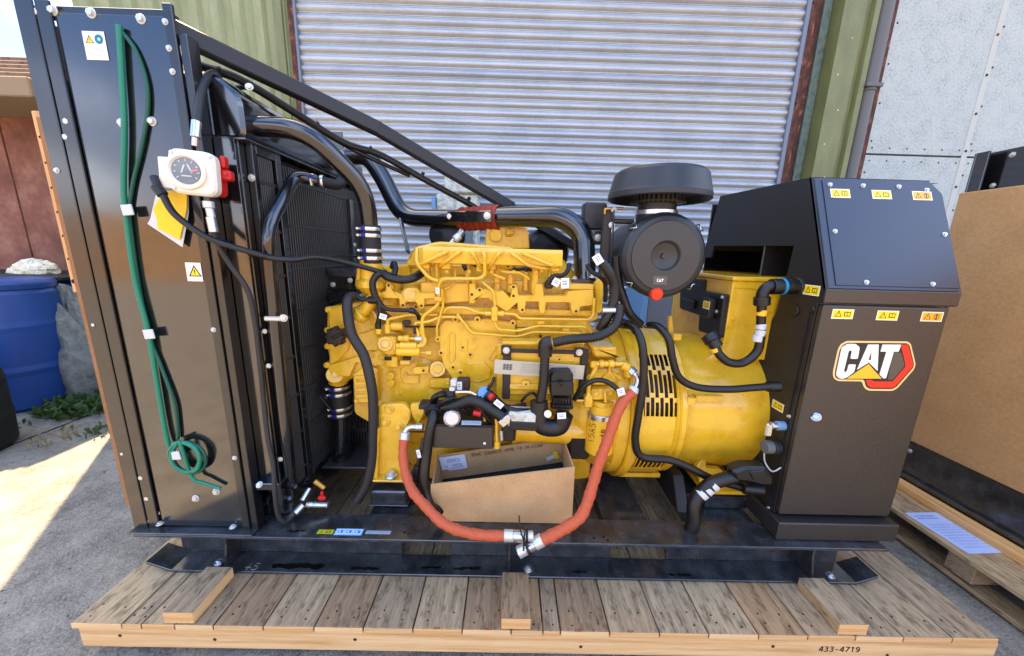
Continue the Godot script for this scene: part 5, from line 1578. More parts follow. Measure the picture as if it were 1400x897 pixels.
	line(E, [Vector3(-0.061, 1.353, -0.3), Vector3(-0.02, 1.338, -0.27), Vector3(0.044, 1.338, -0.27), Vector3(0.078, 1.312, -0.28)], 0.0068)
	line(E, [Vector3(-0.086, 1.338, -0.29), Vector3(-0.059, 1.325, -0.27), Vector3(-0.02, 1.311, -0.28)], 0.0075)
	line(E, [Vector3(-0.108, 1.298, -0.25), Vector3(-0.061, 1.261, -0.25), Vector3(-0.056, 1.196, -0.25)], 0.0058)
	line(E, [Vector3(-0.268, 1.266, -0.25), Vector3(-0.263, 1.201, -0.25), Vector3(-0.293, 1.104, -0.255), Vector3(-0.292, 1.06, -0.265)], 0.0052)
	line(E, [Vector3(-0.264, 1.17, -0.26), Vector3(-0.247, 1.191, -0.255), Vector3(-0.17, 1.193, -0.255), Vector3(-0.13, 1.176, -0.25), Vector3(-0.092, 1.172, -0.25)], 0.0062)
	line(E, [Vector3(-0.02, 1.174, -0.25), Vector3(0.027, 1.172, -0.25), Vector3(0.044, 1.155, -0.25), Vector3(0.329, 1.158, -0.25), Vector3(0.343, 1.176, -0.255), Vector3(0.343, 1.245, -0.26)], 0.0055)
	line(E, [Vector3(-0.209, 1.164, -0.26), Vector3(-0.151, 1.087, -0.262), Vector3(0.038, 1.077, -0.262), Vector3(0.103, 1.099, -0.262), Vector3(0.296, 1.099, -0.262), Vector3(0.314, 1.08, -0.28)], 0.0062)
	line(E, [Vector3(-0.058, 1.141, -0.25), Vector3(-0.045, 1.108, -0.25), Vector3(0.037, 1.103, -0.25), Vector3(0.116, 1.126, -0.25), Vector3(0.312, 1.128, -0.25), Vector3(0.329, 1.111, -0.26), Vector3(0.341, 1.074, -0.29)], 0.0055)
	line(E, [Vector3(-0.221, 1.353, -0.3), Vector3(-0.222, 1.286, -0.28), Vector3(-0.259, 1.263, -0.26)], 0.005)
	block(E, "line_block", Vector3(-0.07, 1.201, -0.24), Vector3(-0.044, 1.141, -0.24) + Vector3(0, 0, -0.04), "yellow", 0.004)
	rod(E, "line_nut", Vector3(-0.097, 1.173, -0.25), Vector3(-0.07, 1.173, -0.25), 0.011, "yellow", -1, 6)
	rod(E, "line_nut", Vector3(-0.045, 1.173, -0.25), Vector3(-0.018, 1.173, -0.25), 0.012, "yellow", -1, 6)
	for p in [Vector3(0.133, 1.14, -0.262), Vector3(0.237, 1.114, -0.262), Vector3(-0.28, 1.228, -0.235)]:
		s = S()
		box(s, p, Vector3(0.03, 0.018, 0.014), 0.003)
		put(s, "line_clip", "yellow", E)
	plate(E, "small_tag", Vector3(-0.282, 1.261, -0.233), Vector3.RIGHT, Vector3.UP, 0.014, 0.024, sticker("tag"), 0.001)
	# pillars and lumps between rail and head
	for e in [[Vector3(-0.304, 1.375, -0.28), Vector3(-0.284, 1.298, -0.28)], [Vector3(0.09, 1.362, -0.28), Vector3(0.119, 1.247, -0.28)], [Vector3(-0.065, 1.375, -0.3), Vector3(-0.038, 1.289, -0.3)], [Vector3(-0.01, 1.325, -0.31), Vector3(0.017, 1.282, -0.31)], [Vector3(-0.155, 1.315, -0.29), Vector3(-0.14, 1.28, -0.29)]]:
		block(E, "pillar", e[0], e[1] + Vector3(0, 0, -0.05), "yellow", 0.006)
	for e in [[Vector3(-0.349, 1.365, -0.25), Vector3(-0.316, 1.343, -0.25)], [Vector3(-0.268, 1.372, -0.25), Vector3(-0.233, 1.344, -0.25)], [Vector3(-0.133, 1.374, -0.26), Vector3(-0.109, 1.336, -0.26)], [Vector3(-0.081, 1.377, -0.26), Vector3(-0.056, 1.345, -0.26)], [Vector3(0.162, 1.383, -0.25), Vector3(0.196, 1.345, -0.25)], [Vector3(0.117, 1.364, -0.26), Vector3(0.136, 1.341, -0.26)]]:
		block(E, "rail_bracket", e[0], e[1] + Vector3(0, 0, -0.05), "yellow", 0.004)
	for e in [[Vector3(-0.026, 1.367, -0.34), Vector3(0.012, 1.343, -0.34)], [Vector3(0.061, 1.362, -0.36), Vector3(0.1, 1.333, -0.36)], [Vector3(-0.249, 1.361, -0.36), Vector3(-0.174, 1.31, -0.36)]]:
		block(E, "injector_seat", e[0], e[1] + Vector3(0, 0, -0.06), "yellow", 0.008)
	for p in [Vector3(-0.051, 1.312, -0.33), Vector3(0.003, 1.31, -0.33), Vector3(0.069, 1.318, -0.34), Vector3(-0.174, 1.342, -0.33), Vector3(-0.338, 1.326, -0.33), Vector3(0.166, 1.329, -0.33)]:
		rod(E, "injector", p + Vector3(0, -0.06, 0), p + Vector3(0, 0.02, 0), 0.016, "yellow", 0.01)
		rod(E, "injector_cap", p + Vector3(0, 0.02, 0), p + Vector3(0, 0.035, 0), 0.009, "rough_brown", -1, 6)
	yhole(E, Vector3(-0.008, 1.361, -0.338), 0.008)
	for e in [[Vector3(-0.181, 1.343, -0.3), Vector3(-0.191, 1.364, -0.32), Vector3(-0.171, 1.371, -0.34), Vector3(-0.134, 1.353, -0.34)], [Vector3(0.001, 1.355, -0.38), Vector3(0.031, 1.346, -0.36), Vector3(0.077, 1.351, -0.36), Vector3(0.106, 1.338, -0.34)]]:
		hose(E, "harness_wire", e, 0.008, "conduit")
	# ---- joints, gaskets and rows of bolts
	for e in [[Vector3(-0.529, 1.091, -0.309), Vector3(0.319, 1.114, -0.309)], [Vector3(-0.44, 0.598, -0.329), Vector3(0.365, 0.617, -0.329)]]:
		bar_part(E, "gasket", e[0] + Vector3(0, 0, -0.02), e[1] + Vector3(0, 0, -0.02), 0.042, 0.003, "rough_brown")
	for k in 10:
		ybolt(E, Vector3(-0.513, 1.11, -0.338).lerp(Vector3(0.368, 1.126, -0.338), (k + 0.5) / 10.0), 0.0085)
	for k in 12:
		ybolt(E, Vector3(-0.421, 0.561, -0.329).lerp(Vector3(0.354, 0.573, -0.329), (k + 0.5) / 12.0), 0.009)
	for k in 6:
		ybolt(E, Vector3(-0.45, 1.05, -0.299).lerp(Vector3(-0.466, 0.737, -0.299), k / 5.0), 0.009)
	for k in 7:
		ybolt(E, Vector3(-0.338, 1.343, -0.235).lerp(Vector3(0.193, 1.357, -0.235), k / 6.0) + Vector3(0, -0.012, -0.03), 0.008)
	for p in [Vector3(-0.563, 0.869, -0.268), Vector3(-0.646, 0.773, -0.268), Vector3(-0.568, 0.775, -0.268), Vector3(-0.64, 0.867, -0.268), Vector3(-0.438, 0.887, -0.3), Vector3(-0.33, 0.859, -0.31), Vector3(-0.307, 0.722, -0.31), Vector3(-0.493, 0.701, -0.3), Vector3(-0.167, 1.092, -0.284), Vector3(-0.015, 1.109, -0.284), Vector3(0.027, 1.024, -0.284), Vector3(-0.255, 0.854, -0.284), Vector3(-0.136, 0.82, -0.284), Vector3(0.404, 1.096, -0.25), Vector3(0.442, 0.905, -0.24)]:
		ybolt(E, p, 0.0095)
	for k in 9:
		var a := TAU * k / 9
		ybolt(E, Vector3(-0.418, 0.815, -0.312) + Vector3(cos(a) * 0.128, sin(a) * 0.128, 0.001), 0.008)
	# ---- big side cover
	casting(E, "side_cover", [Vector2(-0.289, 1.107), Vector2(-0.261, 1.136), Vector2(-0.222, 1.128), Vector2(-0.137, 1.136), Vector2(-0.083, 1.144), Vector2(0.027, 1.128), Vector2(0.035, 1.066), Vector2(0.037, 0.989), Vector2(0.019, 0.969), Vector2(-0.006, 0.969), Vector2(-0.054, 0.875), Vector2(-0.104, 0.827), Vector2(-0.167, 0.812), Vector2(-0.23, 0.871), Vector2(-0.273, 0.936), Vector2(-0.288, 1.006)], -0.285, -0.34, "yellow", 0.008, 0.004)
	s = S()
	tube(s, bends([Vector3(-0.248, 1.068, -0.284), Vector3(-0.25, 0.966, -0.284), Vector3(-0.237, 0.957, -0.284), Vector3(-0.224, 0.967, -0.284), Vector3(-0.223, 1.076, -0.284), Vector3(-0.236, 1.087, -0.284), Vector3(-0.248, 1.068, -0.284)], 0.006), 0.0038, 8)
	tube(s, bends([Vector3(-0.01, 1.06, -0.284), Vector3(-0.022, 1.064, -0.284), Vector3(-0.079, 0.978, -0.284), Vector3(-0.073, 0.964, -0.284), Vector3(-0.064, 0.966, -0.284), Vector3(-0.006, 1.052, -0.284), Vector3(-0.01, 1.06, -0.284)], 0.005), 0.0035, 8)
	put(s, "cover_bead", "yellow", E)
	casting(E, "cover_pad", [Vector2(-0.196, 1.055), Vector2(-0.168, 1.055), Vector2(-0.17, 1.005), Vector2(-0.198, 1.004)], -0.28, -0.29, "yellow", 0.003, 0.002)
	yhole(E, Vector3(-0.189, 1.02, -0.279), 0.005)
	casting(E, "cover_swell", [Vector2(-0.185, 0.933), Vector2(-0.167, 0.953), Vector2(-0.099, 0.961), Vector2(-0.067, 0.926), Vector2(-0.073, 0.883), Vector2(-0.12, 0.862), Vector2(-0.167, 0.874)], -0.277, -0.29, "yellow", 0.006, 0.004)
	for p in [Vector3(-0.294, 1.053, -0.282), Vector3(-0.281, 0.993, -0.282), Vector3(-0.22, 1.138, -0.282), Vector3(-0.129, 1.14, -0.282), Vector3(0.018, 1.129, -0.282), Vector3(-0.231, 0.93, -0.282), Vector3(-0.2, 0.908, -0.282), Vector3(-0.158, 0.988, -0.282)]:
		rod(E, "boss", p + Vector3(0, 0, -0.03), p, 0.014, "yellow")
		yhole(E, p, 0.006)
	# wall of the crankcase right of the cover
	casting(E, "crankcase_panel", [Vector2(0.029, 1.139), Vector2(0.332, 1.147), Vector2(0.348, 1.038), Vector2(0.24, 1.027), Vector2(0.04, 1.022)], -0.3105, -0.36, "yellow", 0.01, 0.004)
	for p in [Vector3(0.201, 1.12, -0.31), Vector3(0.159, 1.064, -0.31), Vector3(0.116, 1.063, -0.31)]:
		rod(E, "core_plug", p + Vector3(0, 0, -0.01), p + Vector3(0, 0, 0.006), 0.026 if p.x > 0.2 else 0.03, "yellow")
		rod(E, "core_plug_dish", p + Vector3(0, 0, 0.006), p + Vector3(0, 0, 0.0075), 0.018, "yellow_smooth")
	# ---- starter motor side, lower rear
	rod(E, "starter_motor", Vector3(0.043, 0.668, -0.26), Vector3(0.386, 0.659, -0.26), 0.06, "yellow")
	block(E, "pan_rail", Vector3(-0.44, 0.601, -0.33), Vector3(0.37, 0.539, -0.33) + Vector3(0, 0, -0.1), "yellow", 0.006)
	block(E, "lower_web", Vector3(0.029, 0.604, -0.28), Vector3(0.379, 0.547, -0.28) + Vector3(0, 0, -0.1), "yellow", 0.006)
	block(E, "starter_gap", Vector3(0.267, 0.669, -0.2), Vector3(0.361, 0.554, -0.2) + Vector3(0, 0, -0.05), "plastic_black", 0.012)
	# ---- flywheel housing
	s = S()
	lathe(s, frame(Vector3(0.27, 0.735, -0.5), Vector3(1, 0, 0)), [Vector2(0.0, 0.0), Vector2(0.26, 0.0), Vector2(0.29, 0.04), Vector2(0.315, 0.11), Vector2(0.345, 0.17), Vector2(0.36, 0.18), Vector2(0.36, 0.224), Vector2(0.33, 0.224)], 64)
	put(s, "flywheel_housing", "yellow_smooth", E)
	casting(E, "housing_pocket", [Vector2(0.33, 1.06), Vector2(0.433, 1.062), Vector2(0.44, 1.027), Vector2(0.455, 1.013), Vector2(0.352, 1.011), Vector2(0.34, 1.029)], -0.2, -0.3, "yellow", 0.01, 0.008)
	casting(E, "housing_pocket_lip", [Vector2(0.335, 1.059), Vector2(0.428, 1.062), Vector2(0.429, 1.049), Vector2(0.337, 1.046)], -0.188, -0.2, "yellow", 0.004, 0.003)
	casting(E, "housing_block", [Vector2(0.342, 0.963), Vector2(0.471, 0.971), Vector2(0.501, 0.942), Vector2(0.484, 0.927), Vector2(0.473, 0.898), Vector2(0.347, 0.894)], -0.2, -0.32, "yellow", 0.01, 0.006)
	casting(E, "housing_flange", [Vector2(0.403, 0.982), Vector2(0.414, 0.982), Vector2(0.418, 0.963), Vector2(0.466, 0.94), Vector2(0.477, 0.921), Vector2(0.45, 0.911), Vector2(0.389, 0.919), Vector2(0.379, 0.928), Vector2(0.405, 0.958)], -0.19, -0.22, "yellow", 0.006, 0.003)
	ybolt(E, Vector3(0.449, 0.938, -0.188), 0.012)
	for k in 16:
		var a := TAU * (k + 0.5) / 16
		ybolt(E, Vector3(0.449, 0.735 + cos(a) * 0.349, -0.5 + sin(a) * 0.349), 0.01, Vector3(-1, 0, 0))
	# ---- oil filter and its head
	rod(E, "filter_head", Vector3(0.392, 0.818, -0.2), Vector3(0.392, 0.838, -0.2), 0.05, "yellow")
	casting(E, "filter_bracket", [Vector2(0.337, 0.889), Vector2(0.433, 0.894), Vector2(0.447, 0.855), Vector2(0.437, 0.848), Vector2(0.348, 0.844), Vector2(0.337, 0.864)], -0.17, -0.26, "yellow", 0.006, 0.004)
	ybolt(E, Vector3(0.356, 0.875, -0.168), 0.014)
	ybolt(E, Vector3(0.414, 0.879, -0.168), 0.014)
	bar_part(E, "filter_rib", Vector3(0.389, 0.892, -0.165), Vector3(0.393, 0.843, -0.15), 0.01, 0.01, "yellow")
	rod(E, "filter_collar", Vector3(0.395, 0.782, -0.2), Vector3(0.393, 0.818, -0.2), 0.051, "filter_yellow")
	rod(E, "filter_seal", Vector3(0.395, 0.763, -0.2), Vector3(0.394, 0.786, -0.2), 0.06, "steel")
	rod(E, "oil_filter", Vector3(0.395, 0.604, -0.2), Vector3(0.394, 0.77, -0.2), 0.0585, "filter_yellow", -1, 32, 0.006)
	text(E, "filter_print", "1R", Vector3(0.394, 0.716, -0.139), Vector3(0.06, 1, 0), Vector3(-1, 0.06, 0), 0.024, "ink")
	text(E, "filter_print", "0749", Vector3(0.416, 0.7, -0.143), Vector3(0.06, 1, 0), Vector3(-1, 0.06, 0.3), 0.014, "ink")
	handwriting(E, "15A54", Vector3(0.357, 0.671, -0.146), Vector3(0.06, 1, -0.05), Vector3(-1, 0.06, -0.45), 0.024, "ink", 0.0011)
	line(E, [Vector3(0.351, 0.996, -0.17), Vector3(0.346, 0.978, -0.17), Vector3(0.325, 0.915, -0.17), Vector3(0.327, 0.862, -0.17)], 0.009, 0.02)
	s = S()
	box(s, Vector3(0.327, 0.842, -0.17), Vector3(0.034, 0.05, 0.034), 0.005)
	put(s, "line_block", "yellow", E)
	rod(E, "line_nut", Vector3(0.28, 0.841, -0.17), Vector3(0.312, 0.842, -0.17), 0.005, "yellow")
	rod(E, "line_nut", Vector3(0.318, 0.867, -0.17), Vector3(0.336, 0.867, -0.17), 0.012, "yellow", -1, 6)
	for e in [[950, 1020, 0.011], [1020, 1060, 0.016], [1060, 1100, 0.012], [1100, 1150, 0.016], [1150, 1240, 0.01]]:
		rod(E, "line_union", Vector3(0.327, 0.999, -0.165).lerp(Vector3(0.457, 1.002, -0.165), (e[0] - 950) / 290.0), Vector3(0.327, 0.999, -0.165).lerp(Vector3(0.457, 1.002, -0.165), (e[1] - 950) / 290.0), e[2], "yellow", -1, 10)
	rod(E, "line_union", Vector3(0.338, 0.986, -0.165), Vector3(0.336, 1.007, -0.165), 0.014, "yellow", -1, 10)
	rod(E, "drain_boss", Vector3(0.448, 1, -0.165), Vector3(0.474, 0.987, -0.165), 0.02, "yellow", -1, 12)
	rod(E, "drain_boss", Vector3(0.485, 0.951, -0.175), Vector3(0.48, 0.986, -0.17), 0.024, "yellow", -1, 6)
	line(E, [Vector3(0.335, 0.943, -0.2), Vector3(0.274, 0.873, -0.2), Vector3(0.268, 0.849, -0.21)], 0.0055)
	line(E, [Vector3(0.331, 0.933, -0.2), Vector3(0.279, 0.878, -0.2)], 0.004)
	hose(E, "cable", [Vector3(0.271, 0.846, -0.17), Vector3(0.295, 0.903, -0.15), Vector3(0.331, 0.936, -0.14), Vector3(0.37, 0.94, -0.14), Vector3(0.404, 0.928, -0.13), Vector3(0.429, 0.909, -0.12)], 0.01, "conduit")
	plate(E, "cable_tag", Vector3(0.436, 0.907, -0.11), Vector3(1, 0.4, 0), Vector3(-0.4, 1, 0), 0.028, 0.03, sticker("tag"), 0.002)
	# ---- control module with straps and paper tape
	casting(E, "module_body", [Vector2(-0.042, 1.056), Vector2(-0.023, 1.058), Vector2(0.308, 1.069), Vector2(0.305, 1.043), Vector2(0.309, 0.817), Vector2(-0.037, 0.813), Vector2(-0.043, 0.859)], -0.215, -0.32, "yellow", 0.008, 0.005)
	casting(E, "module_cover", [Vector2(0.009, 1.034), Vector2(0.292, 1.041), Vector2(0.294, 0.915), Vector2(0.282, 0.855), Vector2(0.01, 0.848)], -0.195, -0.216, "yellow", 0.006, 0.004)
	casting(E, "module_shelf", [Vector2(0.009, 0.898), Vector2(0.132, 0.901), Vector2(0.133, 0.875), Vector2(0.01, 0.877)], -0.18, -0.2, "yellow", 0.004, 0.004)
	casting(E, "module_edge", [Vector2(-0.025, 1.072), Vector2(0.304, 1.082), Vector2(0.305, 1.069), Vector2(-0.023, 1.058)], -0.19, -0.25, "yellow", 0.004, 0.003)
	block(E, "module_strap", Vector3(-0.018, 1.045, -0.178), Vector3(0.296, 1.031, -0.178) + Vector3(0, 0, -0.015), "rough_strap", 0.003)
	block(E, "module_strap", Vector3(-0.018, 1.022, -0.18), Vector3(0.013, 0.835, -0.18) + Vector3(0, 0, -0.012), "rough_strap", 0.003)
	block(E, "module_strap", Vector3(0.289, 1.052, -0.182), Vector3(0.318, 0.832, -0.182) + Vector3(0, 0, -0.012), "plastic_black", 0.003)
	for p in [Vector3(-0.006, 1.041, -0.176), Vector3(0.28, 1.04, -0.176)]:
		block(E, "strap_pad", p + Vector3(-0.02, -0.02, -0.004), p + Vector3(0.02, 0.02, 0), "plastic_black", 0.004)
		bolt(E, p, Vector3(0, 0, 1), 0.0135, "zinc")
	for p in [Vector3(0.206, 1.005, -0.193), Vector3(0.076, 0.903, -0.178)]:
		casting(E, "module_boss", [Vector2(p.x - 0.02, p.y - 0.012), Vector2(p.x + 0.02, p.y - 0.012), Vector2(p.x + 0.014, p.y + 0.012), Vector2(p.x - 0.014, p.y + 0.012)], p.z, p.z - 0.02, "yellow", 0.004, 0.002)
		yhole(E, p + Vector3(0, 0, 0.001), 0.004)
	plate(E, "paper_tape", Vector3(0.126, 0.967, -0.174), Vector3(1, -0.045, 0), Vector3(0.045, 1, 0), 0.355, 0.058, sticker("module_tape"), 0.001)
	hose(E, "wire_loop", [Vector3(0.06, 0.831, -0.17), Vector3(0.082, 0.863, -0.165), Vector3(0.104, 0.871, -0.165), Vector3(0.121, 0.854, -0.165), Vector3(0.12, 0.825, -0.165)], 0.006, "conduit")
	# black plug on the module
	s = S()
	prism(s, rounded([Vector2(0.161, 0.959), Vector2(0.172, 0.977), Vector2(0.242, 0.979), Vector2(0.253, 0.966), Vector2(0.259, 0.882), Vector2(0.168, 0.88)], 0.01), -0.125, -0.19, 0.008)
	put(s, "module_plug", "plastic_black", E)
	s = S()
	prism(s, rounded([Vector2(0.165, 0.936), Vector2(0.254, 0.941), Vector2(0.258, 0.882), Vector2(0.169, 0.881)], 0.006), -0.115, -0.13, 0.004)
	put(s, "module_plug", "plastic_black", E)
	s = S()
	lathe(s, frame(Vector3(0.206, 0.932, -0.114), Vector3(0, 0, 1)), [Vector2(0.012, 0), Vector2(0.011, 0.006), Vector2(0.006, 0.006), Vector2(0.005, 0.001), Vector2(0, 0.001)], 18)
	put(s, "plug_screw", "conduit", E)
	for e in [[Vector3(0.177, 0.864, -0.14), Vector3(0.261, 0.842, -0.14)], [Vector3(0.176, 0.833, -0.14), Vector3(0.265, 0.813, -0.14)]]:
		block(E, "wire_connector", e[0], e[1] + Vector3(0, 0, -0.04), "conduit", 0.005)
	for k in 7:
		var q := Vector3(0.186, 0.865, -0.139).lerp(Vector3(0.255, 0.866, -0.139), k / 6.0)
		block(E, "connector_rib", q + Vector3(-0.004, -0.026, 0), q + Vector3(0.004, 0, 0.004), "plastic_black", 0.001)
	# ---- wiring conduits
	hose(E, "main_conduit", [Vector3(0.311, 1.409, -0.16), Vector3(0.335, 1.39, -0.16), Vector3(0.366, 1.352, -0.16), Vector3(0.392, 1.305, -0.17), Vector3(0.394, 1.238, -0.17), Vector3(0.372, 1.175, -0.17), Vector3(0.356, 1.13, -0.18)], 0.0215, "conduit", 0.0125, 14)
	hose(E, "main_conduit", [Vector3(0.414, 1.233, -0.16), Vector3(0.413, 1.193, -0.15), Vector3(0.391, 1.147, -0.14), Vector3(0.33, 1.116, -0.13), Vector3(0.235, 1.105, -0.125), Vector3(0.169, 1.09, -0.125)], 0.019, "conduit", 0.011, 14)
	pipe(E, "conduit_elbow", [Vector3(0.162, 1.091, -0.125), Vector3(0.138, 1.086, -0.125), Vector3(0.141, 1.037, -0.125)], 0.0265, "plastic_black", 0.03, 14)
	hose(E, "main_conduit", [Vector3(0.141, 1.051, -0.125), Vector3(0.14, 0.994, -0.12), Vector3(0.138, 0.922, -0.115), Vector3(0.13, 0.859, -0.11), Vector3(0.128, 0.821, -0.1)], 0.0195, "conduit", 0.0115, 14)
	pipe(E, "conduit_elbow", [Vector3(0.124, 0.862, -0.11), Vector3(0.131, 0.765, -0.1), Vector3(0.169, 0.755, -0.1), Vector3(0.211, 0.761, -0.1), Vector3(0.225, 0.816, -0.1)], 0.034, "plastic_black", 0.04, 16)
	plate(E, "conduit_tag", Vector3(0.315, 1.4, -0.135), Vector3(1, -1.4, 0), Vector3(1.4, 1, 0), 0.036, 0.03, sticker("tag"), 0.002)
	plate(E, "conduit_tag", Vector3(0.207, 0.826, -0.063), Vector3(1, 0.1, 0), Vector3(-0.1, 1, 0), 0.032, 0.024, sticker("tag"), 0.002)
	rod(E, "label_dot", Vector3(0.156, 0.828, -0.07), Vector3(0.155, 0.831, -0.064), 0.014, "cream")
	rod(E, "band_clip", Vector3(0.353, 1.211, -0.16), Vector3(0.401, 1.215, -0.15), 0.012, "steel", -1, 8)
	for e in [[Vector3(0.172, 1.313, -0.25), Vector3(0.166, 1.278, -0.24)], [Vector3(0.204, 1.314, -0.25), Vector3(0.194, 1.279, -0.24)]]:
		pass
	hose(E, "sensor_lead", [Vector3(0.237, 1.377, -0.28), Vector3(0.228, 1.349, -0.26), Vector3(0.207, 1.332, -0.25), Vector3(0.17, 1.328, -0.24), Vector3(0.147, 1.299, -0.24)], 0.009, "conduit")
	block(E, "sensor_plug", Vector3(0.14, 1.309, -0.25), Vector3(0.174, 1.278, -0.25) + Vector3(0, 0, -0.03), "plastic_black", 0.006)
	plate(E, "sensor_tag", Vector3(0.181, 1.307, -0.225), Vector3(1, -0.5, 0), Vector3(0.5, 1, 0), 0.028, 0.03, sticker("tag"), 0.002)
	plate(E, "sensor_tag", Vector3(0.216, 1.304, -0.225), Vector3(1, 0.05, 0), Vector3(-0.05, 1, 0), 0.031, 0.04, sticker("tag"), 0.002)
	hose(E, "black_hose", [Vector3(0.296, 1.38, -0.22), Vector3(0.312, 1.353, -0.22), Vector3(0.348, 1.334, -0.22), Vector3(0.377, 1.305, -0.24), Vector3(0.388, 1.232, -0.26)], 0.009, "conduit")
	hose(E, "black_hose", [Vector3(0.428, 1.411, -0.3), Vector3(0.446, 1.309, -0.3), Vector3(0.474, 1.24, -0.3), Vector3(0.506, 1.178, -0.3), Vector3(0.563, 1.13, -0.32)], 0.018, "conduit")
	hose(E, "black_hose", [Vector3(0.431, 1.153, -0.2), Vector3(0.455, 1.154, -0.22), Vector3(0.499, 1.139, -0.25), Vector3(0.523, 1.112, -0.25)], 0.016, "conduit")
	# harness at the front of the head
	hose(E, "harness", [Vector3(-0.497, 1.323, -0.24), Vector3(-0.52, 1.311, -0.235), Vector3(-0.533, 1.285, -0.23), Vector3(-0.53, 1.245, -0.23), Vector3(-0.516, 1.209, -0.235), Vector3(-0.506, 1.19, -0.24)], 0.014, "conduit", 0.007)
	hose(E, "harness", [Vector3(-0.494, 1.323, -0.24), Vector3(-0.465, 1.307, -0.23), Vector3(-0.423, 1.299, -0.235), Vector3(-0.382, 1.305, -0.25), Vector3(-0.356, 1.325, -0.3)], 0.017, "conduit", 0.007)
	hose(E, "harness", [Vector3(-0.455, 1.315, -0.24), Vector3(-0.451, 1.338, -0.26), Vector3(-0.463, 1.36, -0.28), Vector3(-0.474, 1.341, -0.29)], 0.012, "conduit", 0.006)
	hose(E, "harness", [Vector3(-0.51, 1.2, -0.235), Vector3(-0.482, 1.182, -0.235), Vector3(-0.427, 1.179, -0.235), Vector3(-0.384, 1.177, -0.24), Vector3(-0.366, 1.159, -0.25), Vector3(-0.365, 1.139, -0.26)], 0.008, "conduit")
	hose(E, "harness", [Vector3(-0.516, 1.209, -0.235), Vector3(-0.512, 1.167, -0.235), Vector3(-0.523, 1.125, -0.24)], 0.01, "conduit")
	hose(E, "harness", [Vector3(-0.602, 1.237, -0.24), Vector3(-0.587, 1.22, -0.235), Vector3(-0.556, 1.219, -0.235), Vector3(-0.52, 1.218, -0.235)], 0.008, "conduit")
	rod(E, "harness_plug", Vector3(-0.554, 1.217, -0.235), Vector3(-0.514, 1.218, -0.23), 0.016, "conduit", -1, 8)
	rod(E, "harness_clip", Vector3(-0.396, 1.18, -0.235), Vector3(-0.373, 1.176, -0.235), 0.012, "plastic_black", -1, 8)
	plate(E, "harness_tag", Vector3(-0.497, 1.153, -0.225), Vector3(1, -0.3, 0), Vector3(0.3, 1, 0), 0.028, 0.022, sticker("tag"), 0.002)
	block(E, "sensor_block", Vector3(-0.43, 1.135, -0.245), Vector3(-0.398, 1.116, -0.245) + Vector3(0, 0, -0.02), "hose_grey", 0.004)
	block(E, "sensor_block", Vector3(-0.385, 1.118, -0.24), Vector3(-0.373, 1.08, -0.24) + Vector3(0, 0, -0.02), "hose_grey", 0.004)
	# breather hose hanging in front
	hose(E, "breather_hose", [Vector3(-0.612, 1.228, -0.24), Vector3(-0.621, 1.228, -0.22), Vector3(-0.623, 1.211, -0.2), Vector3(-0.619, 1.154, -0.19), Vector3(-0.604, 1.085, -0.18), Vector3(-0.563, 1.003, -0.18), Vector3(-0.539, 0.899, -0.17), Vector3(-0.534, 0.822, -0.17), Vector3(-0.538, 0.722, -0.17), Vector3(-0.542, 0.659, -0.17), Vector3(-0.551, 0.562, -0.17), Vector3(-0.578, 0.449, -0.16), Vector3(-0.619, 0.374, -0.15)], 0.0195, "hose_grey", 0.0, 14)
	# air pipe across the back and down to the head
	pipe(E, "air_pipe", [Vector3(-0.866, 1.888, -0.86), Vector3(-0.766, 1.894, -0.86), Vector3(-0.691, 1.793, -0.85), Vector3(-0.576, 1.577, -0.8), Vector3(-0.212, 1.567, -0.66)], 0.046, "pipe_black", 0.1, 18)
	pipe(E, "air_pipe", [Vector3(-0.086, 1.574, -0.58), Vector3(0.22, 1.574, -0.45), Vector3(0.314, 1.507, -0.42), Vector3(0.327, 1.291, -0.38)], 0.046, "pipe_black", 0.12, 18)
	var c1 := Vector3(-0.25, 1.568, -0.68)
	var c2 := Vector3(-0.051, 1.574, -0.57)
	s = S()
	var prof := []
	for i in 15:
		prof.append(Vector2(0.052 + 0.006 * (i % 2), c1.distance_to(c2) * i / 14.0))
	lathe(s, frame(c1, c2 - c1), prof, 24)
	put(s, "coupling_sleeve", "red_wrap", E)
	bar_part(E, "coupling_bar", Vector3(-0.302, 1.57, -0.6), Vector3(-0.088, 1.57, -0.5), 0.012, 0.05, "pipe_black")
	bolt(E, Vector3(-0.29, 1.573, -0.59), Vector3(0, 0, 1), 0.014)
	bolt(E, Vector3(-0.108, 1.572, -0.495), Vector3(0, 0, 1), 0.016)
	block(E, "pipe_flange", Vector3(0.26, 1.315, -0.33), Vector3(0.352, 1.297, -0.33) + Vector3(0, 0, -0.12), "pipe_black", 0.004)
	bolt(E, Vector3(0.273, 1.316, -0.34), Vector3(0, 1, 0.3), 0.012)
	bolt(E, Vector3(0.347, 1.324, -0.34), Vector3(0, 1, 0.3), 0.014)
	rod(E, "bleed_pipe", Vector3(-0.278, 1.441, -0.55), Vector3(-0.233, 1.508, -0.6), 0.016, "steel")
	rod(E, "bleed_pipe", Vector3(-0.259, 1.465, -0.54), Vector3(-0.24, 1.485, -0.55), 0.019, "zinc", -1, 6)
	s = S()
	bar(s, Vector3(-0.495, 1.401, -0.6), Vector3(-0.569, 1.565, -0.75), 0.012, 0.03, Vector3(0, 0, 1))
	put(s, "pipe_stay", "frame_black", E)
	# ---- black tray box with fittings on the near side
	var b0 := Vector3(-0.287, 0.749, -0.11)
	var b1 := Vector3(-0.049, 0.652, -0.11)
	block(E, "tray_box", Vector3(b0.x, b1.y, -0.3), Vector3(b1.x, b0.y, -0.11), "cabinet_black", 0.004)
